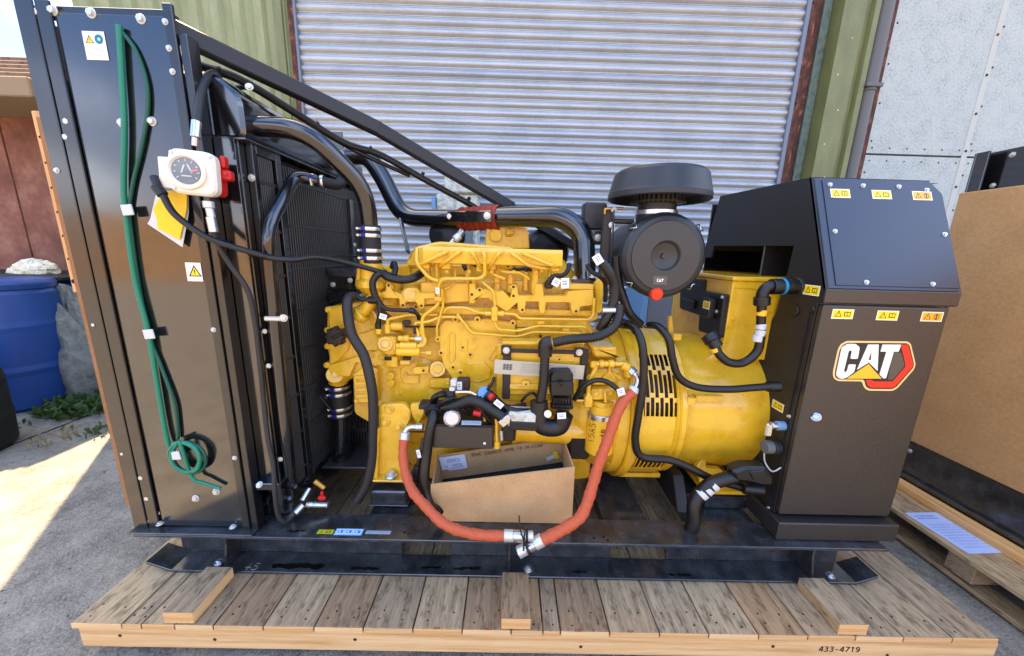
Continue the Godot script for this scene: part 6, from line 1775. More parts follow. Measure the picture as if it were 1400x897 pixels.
	block(E, "tray_lid", Vector3(b0.x - 0.01, b0.y + 0.002, -0.3), Vector3(b1.x + 0.006, b0.y + 0.007, -0.105), "plastic_black", 0.002)
	rod(E, "tray_rivet", Vector3(-0.082, 0.678, -0.11), Vector3(-0.082, 0.68, -0.107), 0.006, "zinc")
	plate(E, "lime_label", Vector3(-0.132, 0.774, -0.09), Vector3.RIGHT, Vector3(0, 0.4, -1), 0.075, 0.02, sticker("rail_clear"), 0.001)
	rod(E, "silver_cap", Vector3(-0.214, 0.772, -0.14), Vector3(-0.21, 0.779, -0.115), 0.033, "zinc")
	rod(E, "silver_cap", Vector3(-0.21, 0.781, -0.116), Vector3(-0.207, 0.785, -0.1), 0.03, "zinc", -1, 24, 0.006)
	rod(E, "brass_stub", Vector3(-0.084, 0.763, -0.13), Vector3(-0.084, 0.786, -0.13), 0.008, "brass")
	block(E, "tray_shelf", Vector3(-0.351, 0.811, -0.16), Vector3(-0.257, 0.79, -0.16) + Vector3(0, 0, -0.06), "hose_grey", 0.003)
	rod(E, "cable_gland", Vector3(-0.288, 0.784, -0.14), Vector3(-0.29, 0.794, -0.16), 0.034, "rubber")
	hose(E, "thick_cable", [Vector3(-0.286, 0.793, -0.14), Vector3(-0.287, 0.768, -0.115), Vector3(-0.296, 0.717, -0.1), Vector3(-0.305, 0.639, -0.09), Vector3(-0.311, 0.567, -0.07), Vector3(-0.308, 0.497, -0.06), Vector3(-0.287, 0.441, -0.045), Vector3(-0.256, 0.393, -0.08)], 0.0195, "conduit", 0.0, 14)
	hose(E, "thin_cable", [Vector3(-0.321, 0.689, -0.12), Vector3(-0.333, 0.632, -0.1), Vector3(-0.349, 0.554, -0.1), Vector3(-0.359, 0.505, -0.12)], 0.009, "conduit")
	plate(E, "cable_tag", Vector3(-0.336, 0.64, -0.088), Vector3(1, 0.2, 0), Vector3(-0.2, 1, 0), 0.014, 0.034, sticker("tag"), 0.002)
	rod(E, "cable_sleeve", Vector3(-0.344, 0.58, -0.1), Vector3(-0.353, 0.528, -0.1), 0.016, "plastic_black")
	hose(E, "ribbed_conduit", [Vector3(-0.248, 0.81, -0.15), Vector3(-0.198, 0.828, -0.13), Vector3(-0.143, 0.852, -0.12), Vector3(-0.097, 0.848, -0.11), Vector3(-0.052, 0.821, -0.105), Vector3(-0.012, 0.797, -0.1)], 0.0245, "conduit", 0.014, 14)
	for e in [[235, 350, 260, 300, 330, 285], [200, 345, 230, 290, 300, 300], [190, 350, 205, 300, 260, 280], [330, 330, 420, 300, 520, 330], [420, 330, 480, 310, 600, 350], [560, 330, 640, 335, 720, 350], [520, 300, 600, 345, 700, 345], [450, 300, 500, 240, 520, 200], [470, 310, 560, 330, 600, 360], [260, 330, 350, 345, 400, 390], [380, 300, 450, 330, 520, 420]]:
		var k := rng.randf_range(-0.03, 0.03)
		var q := [bpt(e[0], e[1], -0.16 + k), bpt(e[2], e[3], -0.13 + k), bpt(e[4], e[5], -0.15 + k)]
		hose(E, "harness_wire", q, rng.randf_range(0.005, 0.011), "conduit")
	for e in [[Vector3(-0.216, 0.933, -0.12), Vector3(-0.194, 0.909, -0.12)], [Vector3(-0.221, 0.903, -0.12), Vector3(-0.201, 0.888, -0.12)]]:
		block(E, "white_connector", e[0], e[1] + Vector3(0, 0, -0.03), "tag_white", 0.003)
	block(E, "grey_connector", Vector3(-0.234, 0.884, -0.13), Vector3(-0.204, 0.837, -0.13) + Vector3(0, 0, -0.04), "hose_grey", 0.006)
	block(E, "brown_relay", Vector3(-0.201, 0.918, -0.17), Vector3(-0.149, 0.869, -0.17) + Vector3(0, 0, -0.04), "rough_brown", 0.004)
	plate(E, "relay_tag", Vector3(-0.188, 0.893, -0.168), Vector3.RIGHT, Vector3.UP, 0.02, 0.034, sticker("tag"), 0.002)
	hose(E, "sensor_wire", [Vector3(-0.196, 0.886, -0.12), Vector3(-0.143, 0.887, -0.12), Vector3(-0.117, 0.875, -0.12)], 0.004, "cream")
	rod(E, "blue_cap", Vector3(-0.087, 0.859, -0.15), Vector3(-0.082, 0.88, -0.13), 0.03, "blue_cabinet")
	rod(E, "grey_plug", Vector3(-0.076, 0.885, -0.12), Vector3(-0.053, 0.861, -0.12), 0.022, "conduit", -1, 8)
	rod(E, "red_plug", Vector3(-0.063, 0.881, -0.11), Vector3(-0.052, 0.873, -0.1), 0.014, "switch_red", -1, 8)
	rod(E, "red_plug", Vector3(-0.127, 0.809, -0.11), Vector3(-0.097, 0.803, -0.11), 0.012, "switch_red", -1, 8)
	plate(E, "connector_tag", Vector3(-0.029, 0.855, -0.09), Vector3(1, -0.8, 0), Vector3(0.8, 1, 0), 0.036, 0.022, sticker("tag"), 0.002)
	hose(E, "wire_loop", [Vector3(-0.029, 0.818, -0.1), Vector3(0.001, 0.813, -0.1), Vector3(0.004, 0.83, -0.1), Vector3(-0.022, 0.859, -0.1)], 0.006, "conduit")
	# foil wrapped fitting
	var fx := Basis(Vector3(0, 0, 1), -0.03)
	s = S()
	box(s, Vector3(0.068, 0.794, -0.11), Vector3(0.118, 0.06, 0.07), 0.006, fx)
	put(s, "foil_pack", "wrapping", E)
	s = S()
	box(s, Vector3(0.067, 0.774, -0.08), Vector3(0.108, 0.036, 0.02), 0.004, fx)
	put(s, "foil_pack_front", "plastic_black", E)
	s = S()
	bar(s, Vector3(0.016, 0.807, -0.1), Vector3(-0.02, 0.774, -0.1), 0.05, 0.03)
	put(s, "foil_tail", "steel", E)
	block(E, "hanging_strap", Vector3(-0.017, 0.758, -0.13), Vector3(0.037, 0.675, -0.13) + Vector3(0, 0, -0.03), "plastic_black", 0.006)
	bar_part(E, "dip_stick", Vector3(-0.039, 0.791, -0.13), Vector3(-0.034, 0.656, -0.13), 0.008, 0.012, "yellow")
	rod(E, "dip_boss", Vector3(-0.034, 0.677, -0.13), Vector3(-0.034, 0.647, -0.13), 0.014, "yellow", -1, 6)
	rod(E, "bright_union", Vector3(-0.018, 0.73, -0.12), Vector3(-0.015, 0.688, -0.12), 0.009, "steel", -1, 8)

func bar_part(parent: Node, called: String, a: Vector3, b: Vector3, w: float, h: float, m: String):
	var s := S()
	bar(s, a, b, w, h)
	return put(s, called, m, parent)

func bpt(x: float, y: float, z: float) -> Vector3:   # a spot in the wiring nest, on the plane at depth z
	var o := Vector3(-0.429, 1.092, -0.15)
	var u := (Vector3(0.09, 1.106, -0.15) - o) / 700.0
	var v := (Vector3(-0.454, 0.508, -0.15) - o) / 700.0
	return o + u * x + v * y + Vector3(0, 0, z + 0.15)

func build_alternator(G: Node):
	var A := part("alternator", G)
	var yc := 0.735
	var zc := -0.5
	var ax := frame(Vector3(0, yc, zc), Vector3(1, 0, 0))
	var s := S()
	lathe(s, ax, [Vector2(0.3, 0.494), Vector2(0.372, 0.496), Vector2(0.378, 0.502), Vector2(0.378, 0.528), Vector2(0.372, 0.532), Vector2(0.358, 0.534)], 72)
	put(s, "adapter_ring", "yellow_smooth", A)
	var nx := 36
	var nt := 120
	var x0 := 0.535
	var x1 := 0.705
	s = S()
	var place := func(i, j, d):
		var a: float = TAU * i / nt
		var r: float = lerpf(0.357, 0.342, clampf((j - 30) / 6.0, 0, 1)) - d
		return Vector3(lerpf(x0, x1, j / float(nx)), yc + sin(a) * r, zc + cos(a) * r)
	var open := func(i, j):   # true where the shell is solid
		if j < 3 or j > 32 or j % 4 == 0:
			return true
		var col := int(j / 4)
		var ii: int = (int(i) + 120) % 120
		var deg: float = ii * 3.0
		# three fields of slots: high front, low front, crown
		for f in [[6.0, 54.0], [78.0, 105.0], [297.0, 315.0], [318.0, 342.0], [130.0, 165.0], [180.0, 230.0]]:
			if deg >= f[0] and deg < f[1]:
				var k := int((deg - f[0]) / 3.0) + (col % 2) * 1
				return (f[1] - f[0] > 35.0 and k % 6 == 5) or deg >= f[1] - 3.0 or deg < f[0] + 3.0
		return true
	pierced(s, nt, nx, place, open, 0.004)
	put(s, "fan_housing", "yellow_smooth", A)
	s = S()
	lathe(s, ax, [Vector2(0, 0.52), Vector2(0.3, 0.53), Vector2(0.3, 0.70), Vector2(0, 0.71)], 40)
	put(s, "fan_core", "rough_brown", A)
	s = S()
	lathe(s, ax, [Vector2(0.2, 0.704), Vector2(0.344, 0.705), Vector2(0.35, 0.71), Vector2(0.35, 0.728), Vector2(0.345, 0.733), Vector2(0.325, 0.735), Vector2(0.322, 0.76), Vector2(0.322, 1.16), Vector2(0.31, 1.18), Vector2(0.29, 1.19)], 80)
	put(s, "stator_body", "yellow_smooth", A)
	s = S()
	lathe(s, ax, [Vector2(0.29, 1.19), Vector2(0.28, 1.4), Vector2(0.2, 1.44), Vector2(0, 1.44)], 48)
	put(s, "end_bell", "yellow_smooth", A)
	for e in [[Vector3(0.726, 0.866, -0.165), Vector3(0.761, 0.834, -0.165)]]:
		block(A, "lug", e[0], e[1] + Vector3(0, 0, -0.03), "yellow", 0.003)
	block(A, "name_pad", Vector3(0.766, 0.87, -0.178), Vector3(0.88, 0.842, -0.178) + Vector3(0, 0, -0.02), "yellow_smooth", 0.002)
	block(A, "housing_foot", Vector3(0.529, 0.43, -0.3), Vector3(0.724, 0.409, -0.3) + Vector3(0, 0, -0.15), "yellow", 0.004)
	# lifting eye
	s = S()
	prism(s, rounded([Vector2(0.735, 1.143), Vector2(0.752, 1.149), Vector2(0.768, 1.072), Vector2(0.807, 1.067), Vector2(0.812, 1.03), Vector2(0.748, 1.035)], 0.006), -0.44, -0.46, 0.003)
	put(s, "lifting_lug", "yellow", A)
	block(A, "lug", Vector3(0.717, 1.089, -0.33), Vector3(0.754, 1.061, -0.33) + Vector3(0, 0, -0.04), "yellow", 0.003)
	# feet
	block(A, "foot_plate", Vector3(0.875, 0.418, -0.2), Vector3(1.067, 0.402, -0.2) + Vector3(0, 0, -0.4), "yellow", 0.003)
	s = S()
	prism(s, rounded([Vector2(0.85, 0.508), Vector2(0.867, 0.546), Vector2(0.884, 0.546), Vector2(0.895, 0.503), Vector2(0.964, 0.498), Vector2(1.028, 0.379), Vector2(0.891, 0.373)], 0.008), -0.24, -0.27, 0.003)
	put(s, "foot_web", "yellow", A)
	# terminal box
	var L := 0.901
	var T := 1.328
	s = S()
	slab(s, Vector3(L, 1.0, -0.78), Vector3(L + 0.42, T, -0.27), 0.004)
	put(s, "terminal_box", "yellow_smooth", A)
	s = S()
	slab(s, Vector3(L - 0.008, T, -0.79), Vector3(L + 0.425, T + 0.018, -0.262), 0.004)
	put(s, "terminal_lid", "yellow", A)
	s = S()
	slab(s, Vector3(L + 0.004, T - 0.03, -0.2695), Vector3(L + 0.42, T - 0.027, -0.2665), 0.001)
	put(s, "lid_seam", "yellow", A)
	for p in [Vector3(0.922, 1.331, -0.27), Vector3(0.921, 1.175, -0.27)]:
		bolt(A, Vector3(p.x, p.y, -0.27), Vector3(0, 0, 1), 0.009, "yellow", "screw")
	# saddle between box and body
	s = S()
	prism(s, rounded([Vector2(L - 0.06, 0.98), Vector2(L + 0.42, 0.98), Vector2(L + 0.42, 1.02), Vector2(L, 1.02)], 0.01), -0.3, -0.75, 0.004)
	put(s, "box_saddle", "yellow", A)
	# breaker plates on the left face
	s = S()
	prism(s, rounded([Vector2(-0.692, 1.305), Vector2(-0.661, 1.318), Vector2(-0.462, 1.317), Vector2(-0.454, 1.152), Vector2(-0.662, 1.153)], 0.012), -(L - 0.014), -L, 0.004, TO_LEFT)
	put(s, "breaker_plate", "plastic_black", A)
	s = S()
	prism(s, rounded([Vector2(-0.464, 1.259), Vector2(-0.44, 1.268), Vector2(-0.279, 1.271), Vector2(-0.276, 1.09), Vector2(-0.442, 1.084)], 0.012), -(L - 0.022), -L, 0.004, TO_LEFT)
	put(s, "breaker_plate", "plastic_black", A)
	var bc := Vector3(0.9, 1.207, -0.356)
	block(A, "breaker", Vector3(L - 0.05, bc.y - 0.045, bc.z - 0.04), Vector3(L - 0.022, bc.y + 0.04, bc.z + 0.03), "plastic_black", 0.004)
	var bd := Vector3(0.9, 1.195, -0.564)
	block(A, "breaker", Vector3(L - 0.03, bd.y - 0.02, bd.z - 0.06), Vector3(L - 0.012, bd.y + 0.02, bd.z + 0.06), "conduit", 0.004)
	var be := Vector3(0.9, 1.212, -0.416)
	plate(A, "breaker_label", Vector3(L - 0.0505, bc.y + 0.01, bc.z + 0.005), Vector3(0, 0, 1), Vector3.UP, 0.05, 0.034, sticker("pair"), 0.001)
	for q in [[740, 712], [715, 780]]:
		var w := Vector3(0.9, 1.259, -0.293) if q[0] == 740 else Vector3(0.9, 1.195, -0.318)
		bolt(A, Vector3(L - 0.022, w.y, w.z), Vector3(-1, 0, 0), 0.008, "zinc", "screw")
	# power cable from the breaker up into the cabinet
	rod(A, "cable_gland", Vector3(0.808, 1.099, -0.2), Vector3(0.824, 1.073, -0.19), 0.026, "plastic_black")
	rod(A, "cable_gland", Vector3(0.805, 1.113, -0.22), Vector3(0.815, 1.091, -0.2), 0.034, "plastic_black", -1, 8)
	hose(A, "power_cable", [Vector3(0.818, 1.076, -0.19), Vector3(0.835, 1.043, -0.18), Vector3(0.873, 1.016, -0.17), Vector3(0.928, 1.018, -0.17), Vector3(0.971, 1.06, -0.17), Vector3(0.977, 1.111, -0.17), Vector3(0.97, 1.171, -0.17), Vector3(0.973, 1.147, -0.17), Vector3(0.962, 1.221, -0.17), Vector3(0.957, 1.258, -0.17)], 0.0165, "conduit", 0.0, 14)
	pipe(A, "cable_elbow", [Vector3(0.959, 1.246, -0.17), Vector3(0.953, 1.294, -0.17), Vector3(0.969, 1.318, -0.17), Vector3(1.012, 1.323, -0.17)], 0.021, "plastic_black", 0.05, 14)
	rod(A, "elbow_nut", Vector3(0.959, 1.246, -0.17), Vector3(0.954, 1.278, -0.17), 0.0285, "plastic_black", -1, 8)
	rod(A, "cable_socket", Vector3(0.981, 1.317, -0.17), Vector3(1.085, 1.321, -0.17), 0.03, "plastic_black")
	rod(A, "socket_ring", Vector3(1.017, 1.318, -0.17), Vector3(1.028, 1.319, -0.17), 0.0318, "bright_blue")
	rod(A, "socket_ring", Vector3(1.039, 1.319, -0.17), Vector3(1.065, 1.32, -0.17), 0.0315, "conduit", -1, 10)
	rod(A, "socket_ring", Vector3(1.073, 1.319, -0.17), Vector3(1.089, 1.321, -0.17), 0.034, "hose_grey")
	for e in [[Vector3(0.963, 1.217, -0.17), "yellow"], [Vector3(0.97, 1.164, -0.17), "tag"], [Vector3(0.972, 1.139, -0.17), "tag"], [Vector3(0.966, 1.116, -0.17), "tag"]]:
		rod(A, "cable_marker", e[0] + Vector3(0, -0.012, 0), e[0] + Vector3(0.001, 0.012, 0), 0.0178, "filter_yellow" if e[1] == "yellow" else "tag_white")
	rod(A, "cable_marker", Vector3(0.814, 1.073, -0.192), Vector3(0.825, 1.054, -0.186), 0.018, "filter_yellow")
	# cables hung over the fan housing
	hose(A, "control_cable", [Vector3(0.463, 1.141, -0.25), Vector3(0.486, 1.143, -0.17), Vector3(0.508, 1.079, -0.13), Vector3(0.519, 0.944, -0.115), Vector3(0.514, 0.809, -0.115), Vector3(0.515, 0.698, -0.12), Vector3(0.549, 0.629, -0.12), Vector3(0.66, 0.617, -0.12), Vector3(0.746, 0.585, -0.12), Vector3(0.846, 0.536, -0.12), Vector3(1.003, 0.481, -0.14)], 0.0155, "conduit", 0.0, 12)
	hose(A, "control_cable", [Vector3(0.571, 1.142, -0.25), Vector3(0.591, 1.145, -0.2), Vector3(0.618, 1.104, -0.16), Vector3(0.634, 1.037, -0.15), Vector3(0.672, 0.956, -0.15), Vector3(0.747, 0.918, -0.15), Vector3(0.861, 0.916, -0.14), Vector3(0.951, 0.929, -0.13), Vector3(1.016, 0.941, -0.12)], 0.0145, "conduit", 0.0, 12)
	rod(A, "cable_gland", Vector3(1.004, 0.935, -0.13), Vector3(1.05, 0.941, -0.12), 0.021, "conduit", -1, 8)
	rod(A, "cable_plug", Vector3(0.985, 0.49, -0.13), Vector3(1.062, 0.49, -0.12), 0.024, "plastic_black", -1, 10)
	hose(A, "mains_cable", [Vector3(0.751, 0.329, -0.06), Vector3(0.76, 0.383, -0.06), Vector3(0.758, 0.444, -0.07), Vector3(0.779, 0.492, -0.08), Vector3(0.823, 0.543, -0.08), Vector3(0.908, 0.577, -0.08)], 0.026, "conduit", 0.0, 14)
	for p in [[0.25, 0], [0.45, 0], [0.65, 0]]:
		var m := Vector3(0.77, 0.482, -0.078).lerp(Vector3(0.845, 0.559, -0.08), p[0] * 1.3 - 0.1)
		var dd := (Vector3(0.845, 0.559, -0.08) - Vector3(0.77, 0.482, -0.078)).normalized()
		rod(A, "cable_marker", m - dd * 0.0105, m + dd * 0.0105, 0.0275, "tag_white")
	s = S()
	prism(s, rounded([Vector2(0.875, 0.614), Vector2(0.925, 0.637), Vector2(1.004, 0.637), Vector2(1.041, 0.594), Vector2(1.044, 0.555), Vector2(0.993, 0.557), Vector2(0.946, 0.57), Vector2(0.896, 0.574)], 0.012), -0.05, -0.1, 0.01)
	put(s, "mains_connector", "conduit", A)
	s = S()
	prism(s, rounded([Vector2(0.936, 0.62), Vector2(0.993, 0.63), Vector2(1.019, 0.595), Vector2(0.957, 0.583)], 0.008), -0.045, -0.055, 0.004)
	put(s, "mains_connector", "plastic_black", A)

func build_air_cleaner(G: Node):
	var K := part("air_cleaner", G)
	var c := Vector3(0.601, 1.418, -0.3)
	var s := S()
	lathe(s, frame(c, Vector3(0, 0, 1)), [Vector2(0, -0.34), Vector2(0.14, -0.34), Vector2(0.152, -0.3), Vector2(0.157, 0.0), Vector2(0.165, 0.004), Vector2(0.167, 0.03), Vector2(0.163, 0.045), Vector2(0.15, 0.058), Vector2(0.134, 0.063)], 56)
	put(s, "canister", "filter_black", K)
	s = S()
	lathe(s, frame(c + Vector3(0, 0, 0.063), Vector3(0, 0, 1)), [Vector2(0.134, -0.003), Vector2(0.132, 0.004), Vector2(0.06, 0.006), Vector2(0.056, 0.003), Vector2(0.05, -0.01), Vector2(0.025, -0.02), Vector2(0.01, -0.022), Vector2(0.009, -0.012), Vector2(0, -0.012)], 56)
	put(s, "end_cover", "filter_disc", K)
	plate(K, "maker_plaque", c + Vector3(-0.013, -0.093, 0.0675), Vector3(1, 0, 0), Vector3.UP, 0.054, 0.034, sticker("plaque"), 0.001)
	s = S()
	lathe(s, frame(c + Vector3(-0.02, -0.146, 0.055), Vector3(0, -0.15, 1)), [Vector2(0.026, 0), Vector2(0.026, 0.012), Vector2(0.022, 0.02), Vector2(0, 0.022)], 24)
	var o := put(s, "dust_plug", "orange_plug", K)
	for a in [40, 140, 222, 318]:
		var d := Vector3(cos(deg_to_rad(a)), sin(deg_to_rad(a)), 0)
		var t := Vector3(-d.y, d.x, 0)
		s = S()
		tube(s, [c + d * 0.17 + t * 0.014 + Vector3(0, 0, 0.005), c + d * 0.174 + t * 0.014 + Vector3(0, 0, 0.045), c + d * 0.16 + t * 0.0 + Vector3(0, 0, 0.062), c + d * 0.174 - t * 0.014 + Vector3(0, 0, 0.045), c + d * 0.17 - t * 0.014 + Vector3(0, 0, 0.005)], 0.0028, 6)
		put(s, "clip", "steel", K)
		s = S()
		bar(s, c + d * 0.167 - t * 0.012, c + d * 0.167 + t * 0.012, 0.03, 0.008, d)
		put(s, "clip_seat", "filter_black", K)
	# intake stack with rain cap
	var top := Vector3(c.x - 0.01, 0, c.z - 0.05)
	s = S()
	lathe(s, frame(Vector3(top.x, 1.48, top.z), Vector3.UP), [Vector2(0.078, 0), Vector2(0.078, 0.1), Vector2(0.074, 0.102), Vector2(0.074, 0.19)], 36)
	put(s, "intake_neck", "filter_black", K)
	s = S()
	lathe(s, frame(Vector3(top.x, 1.578, top.z), Vector3.UP), [Vector2(0.079, 0), Vector2(0.0815, 0.001), Vector2(0.0815, 0.017), Vector2(0.079, 0.018)], 36)
	put(s, "neck_band", "steel", K)
	s = S()
	var y0 := 1.635
	lathe(s, frame(Vector3(top.x, y0, top.z), Vector3.UP), [Vector2(0.188, 0.004), Vector2(0.193, 0.0), Vector2(0.197, 0.004), Vector2(0.197, 0.022), Vector2(0.194, 0.03), Vector2(0.178, 0.095), Vector2(0.166, 0.107), Vector2(0.1, 0.116), Vector2(0, 0.118)], 56)
	lathe(s, frame(Vector3(top.x, y0, top.z), Vector3.UP), [Vector2(0.188, 0.004), Vector2(0.175, 0.03), Vector2(0, 0.04)], 56)
	put(s, "rain_cap", "filter_black", K)
	s = S()
	for i in 36:
		var a := TAU * i / 36
		box(s, Vector3(top.x + cos(a) * 0.1, y0 + 0.0, top.z + sin(a) * 0.1), Vector3(0.004, 0.03, 0.01), 0.001, Basis(Vector3.UP, -a))
	lathe(s, frame(Vector3(top.x, y0 - 0.014, top.z), Vector3.UP), [Vector2(0.074, 0), Vector2(0.106, 0.004), Vector2(0.106, 0.008)], 36)
	put(s, "intake_grille", "filter_black", K)
	# mounting bracket at its left
	block(K, "bracket", Vector3(0.314, 1.637, -0.45), Vector3(0.415, 1.522, -0.45) + Vector3(0, 0, -0.06), "filter_black", 0.008)
	block(K, "bracket", Vector3(0.376, 1.594, -0.34), Vector3(0.412, 1.393, -0.34) + Vector3(0, 0, -0.03), "rough_strap", 0.004)
	block(K, "bracket", Vector3(0.339, 1.519, -0.42), Vector3(0.412, 1.458, -0.42) + Vector3(0, 0, -0.04), "frame_black", 0.004)
	block(K, "bracket", Vector3(0.403, 1.563, -0.36), Vector3(0.508, 1.545, -0.36) + Vector3(0, 0, -0.04), "filter_black", 0.004)
	bolt(K, Vector3(0.377, 1.487, -0.415), Vector3(0, 0, 1), 0.016)
	bolt(K, Vector3(0.409, 1.535, -0.335), Vector3(0, 0, 1), 0.013)
	bolt(K, Vector3(0.412, 1.594, -0.33), Vector3(0, 0.3, 1), 0.013)
	s = S()
	tube(s, bends([Vector3(0.376, 1.576, -0.33), Vector3(0.375, 1.596, -0.33), Vector3(0.419, 1.6, -0.33), Vector3(0.449, 1.601, -0.33)], 0.006), 0.005, 8)
	put(s, "bracket_rod", "brass", K)
	s = S()
	tube(s, [Vector3(0.409, 1.592, -0.32), Vector3(0.413, 1.494, -0.32), Vector3(0.415, 1.376, -0.32)], 0.0035, 6)
	put(s, "bracket_wire", "hose_grey", K)
	block(K, "bracket", Vector3(0.389, 1.391, -0.36), Vector3(0.433, 1.295, -0.36) + Vector3(0, 0, -0.06), "frame_black", 0.004)

func build_cabinet(G: Node):
	var K := part("control_cabinet", G)
	var X0 := 1.083
	var X1 := 1.553
	var zt := -0.205
	var yt := 1.712
	block(K, "plinth", Vector3(1.065, 0.348, -0.42), Vector3(1.535, 0.424, -0.012), "cabinet_black", 0.004)
	for p in [Vector3(1.009, 0.347, 0.022), Vector3(1.478, 0.347, -0.011)]:
		rod(K, "mount_puck", p + Vector3(0.01, 0.0005, -0.06), p + Vector3(0.01, 0.006, -0.06), 0.03, "rubber")
	block(K, "door", Vector3(X0 + 0.002, 0.436, -0.07), Vector3(X1 - 0.035, 1.268, -0.045), "cabinet_black", 0.004)
	# side plate outline (z, y): foot, front edge, sloping front, roof, rear leg, with the opening over the terminal box
	var out := [Vector2(-0.071, 0.426), Vector2(-0.071, 1.272), Vector2(-0.05, 1.274), Vector2(-0.05, 1.325), Vector2(zt, yt)]
	out.append_array([Vector2(-0.78, 1.73), Vector2(-0.876, 1.415)])
	out.append_array([Vector2(-0.787, 1.417), Vector2(-0.775, 1.478), Vector2(-0.228, 1.47), Vector2(-0.233, 1.387), Vector2(-0.256, 1.198)])
	out.append_array([Vector2(-0.40, 0.95), Vector2(-0.40, 0.426)])
	var s := S()
	prism(s, out, -X0, -(X0 + 0.01), 0.001, TO_LEFT)
	put(s, "side_plate", "satin_black", K)
	s = S()
	var outr := [Vector2(-0.071, 0.426), Vector2(-0.071, 1.272), Vector2(-0.05, 1.274), Vector2(-0.05, 1.325), Vector2(zt + 0.02, yt - 0.052), Vector2(zt - 0.02, yt - 0.03), out[5], out[6], Vector2(out[6].x, 1.25), Vector2(-0.40, 1.2), Vector2(-0.40, 0.426)]
	prism(s, outr, -(X1 - 0.01), -X1, 0.001, TO_LEFT)
	put(s, "side_plate", "cabinet_black", K)
	block(K, "back_panel", Vector3(X0 + 0.011, 0.43, -0.40), Vector3(X1 - 0.011, 1.2, -0.39), "cabinet_black")
	block(K, "inner_panel", Vector3(X0 + 0.011, 1.2, -0.41), Vector3(X1 - 0.011, 1.52, -0.4), "cabinet_black")
	# roof
	var rz: Vector2 = out[5]
	var r2: Vector2 = out[6]
	s = S()
	quadn(s, Vector3(X0, yt, zt), Vector3(X1 - 0.03, yt, zt), Vector3(X1, rz.y, rz.x), Vector3(X0, rz.y, rz.x), Vector3.UP)
	quadn(s, Vector3(X0, yt - 0.008, zt), Vector3(X1, yt - 0.008, zt), Vector3(X1, rz.y - 0.008, rz.x), Vector3(X0, rz.y - 0.008, rz.x), Vector3.DOWN)
	quadn(s, Vector3(X0, rz.y, rz.x), Vector3(X1, rz.y, rz.x), Vector3(X1, r2.y, r2.x), Vector3(X0, r2.y, r2.x), Vector3(0, 0, -1))
	put(s, "roof", "cabinet_black", K)
	block(K, "rear_panel", Vector3(X0 + 0.012, 1.1, r2.x + 0.004), Vector3(X1 - 0.012, rz.y - 0.03, r2.x + 0.012), "gloss_black", 0.001)
	# sloping front with a clipped top corner, and its removable cover
	var up := Vector3(0, yt - 1.325, zt + 0.05).normalized()
	var nn := Vector3(1, 0, 0).cross(up).normalized()
	var hh := Vector2(yt - 1.325, zt + 0.05).length()
	var xf := Transform3D(Basis(Vector3(1, 0, 0), up, nn), Vector3(X0, 1.325, -0.05))
	var w := X1 - X0
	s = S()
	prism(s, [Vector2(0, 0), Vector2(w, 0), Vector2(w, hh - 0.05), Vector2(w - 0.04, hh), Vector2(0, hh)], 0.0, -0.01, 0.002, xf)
	put(s, "sloping_front", "slope_sky_tint", K)
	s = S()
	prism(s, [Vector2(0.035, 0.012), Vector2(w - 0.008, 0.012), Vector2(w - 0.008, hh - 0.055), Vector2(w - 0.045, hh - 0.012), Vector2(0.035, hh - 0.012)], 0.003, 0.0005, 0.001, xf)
	put(s, "access_cover", "slope_sky_tint", K)
	block(K, "door_frame", Vector3(X0 + 0.012, 1.2, -0.1), Vector3(X1 - 0.012, 1.3, -0.072), "cabinet_black", 0.001)
	block(K, "front_lip", Vector3(X0 + 0.001, 1.276, -0.06), Vector3(X1 - 0.001, 1.3235, -0.046), "cabinet_black", 0.002)
	for q in [[0.06, hh - 0.03], [0.18, hh - 0.03], [0.31, hh - 0.03], [0.41, hh - 0.04], [0.055, hh * 0.5], [w - 0.025, hh * 0.5], [0.14, 0.025], [w - 0.1, 0.025]]:
		bolt(K, xf * Vector3(q[0], q[1], 0.003), nn, 0.0085, "steel", "screw")
	for q in [[0.093, "pair"], [0.243, "pair"], [0.39, "pair_orange"]]:
		plate(K, "warning_sticker", xf * Vector3(q[0], hh - 0.063, 0.003), Vector3(1, 0, 0), up, 0.07, 0.034, sticker(q[1]), 0.001)
	for q in [Vector3(1.155, 1.239, -0.045), Vector3(1.312, 1.238, -0.045)]:
		plate(K, "warning_sticker", q, Vector3(1, 0, 0), Vector3.UP, 0.075, 0.034, sticker("pair"), 0.001)
	plate(K, "warning_sticker", Vector3(1.468, 1.238, -0.045), Vector3(1, 0, 0), Vector3.UP, 0.075, 0.034, sticker("pair_orange"), 0.001)
	rod(K, "door_lock", Vector3(1.142, 0.853, -0.045), Vector3(1.135, 0.857, -0.038), 0.017, "steel")
	rod(K, "door_lock_core", Vector3(1.135, 0.857, -0.038), Vector3(1.132, 0.858, -0.035), 0.009, "zinc")
	# left side fittings
	for q in [Vector3(1.083, 1.313, -0.107)]:
		plate(K, "warning_sticker", Vector3(X0, q.y, q.z), Vector3(0, 0, 1), Vector3.UP, 0.07, 0.036, sticker("pair"), 0.001)
	var q1 := Vector3(1.083, 0.846, -0.153)
	plate(K, "warning_sticker", Vector3(X0, q1.y, q1.z), Vector3(0, 0, 1), Vector3.UP, 0.06, 0.034, sticker("pair"), 0.001)
	rod(K, "blanking_plug", Vector3(1.083, 1.23, -0.164), Vector3(1.083, 1.23, -0.164) + Vector3(-0.006, 0, 0), 0.024, "plastic_black")
	rod(K, "blanking_plug", Vector3(1.083, 1.245, -0.087), Vector3(1.083, 1.245, -0.087) + Vector3(-0.004, 0, 0), 0.012, "plastic_black")
	var q2 := Vector3(1.083, 0.785, -0.105)
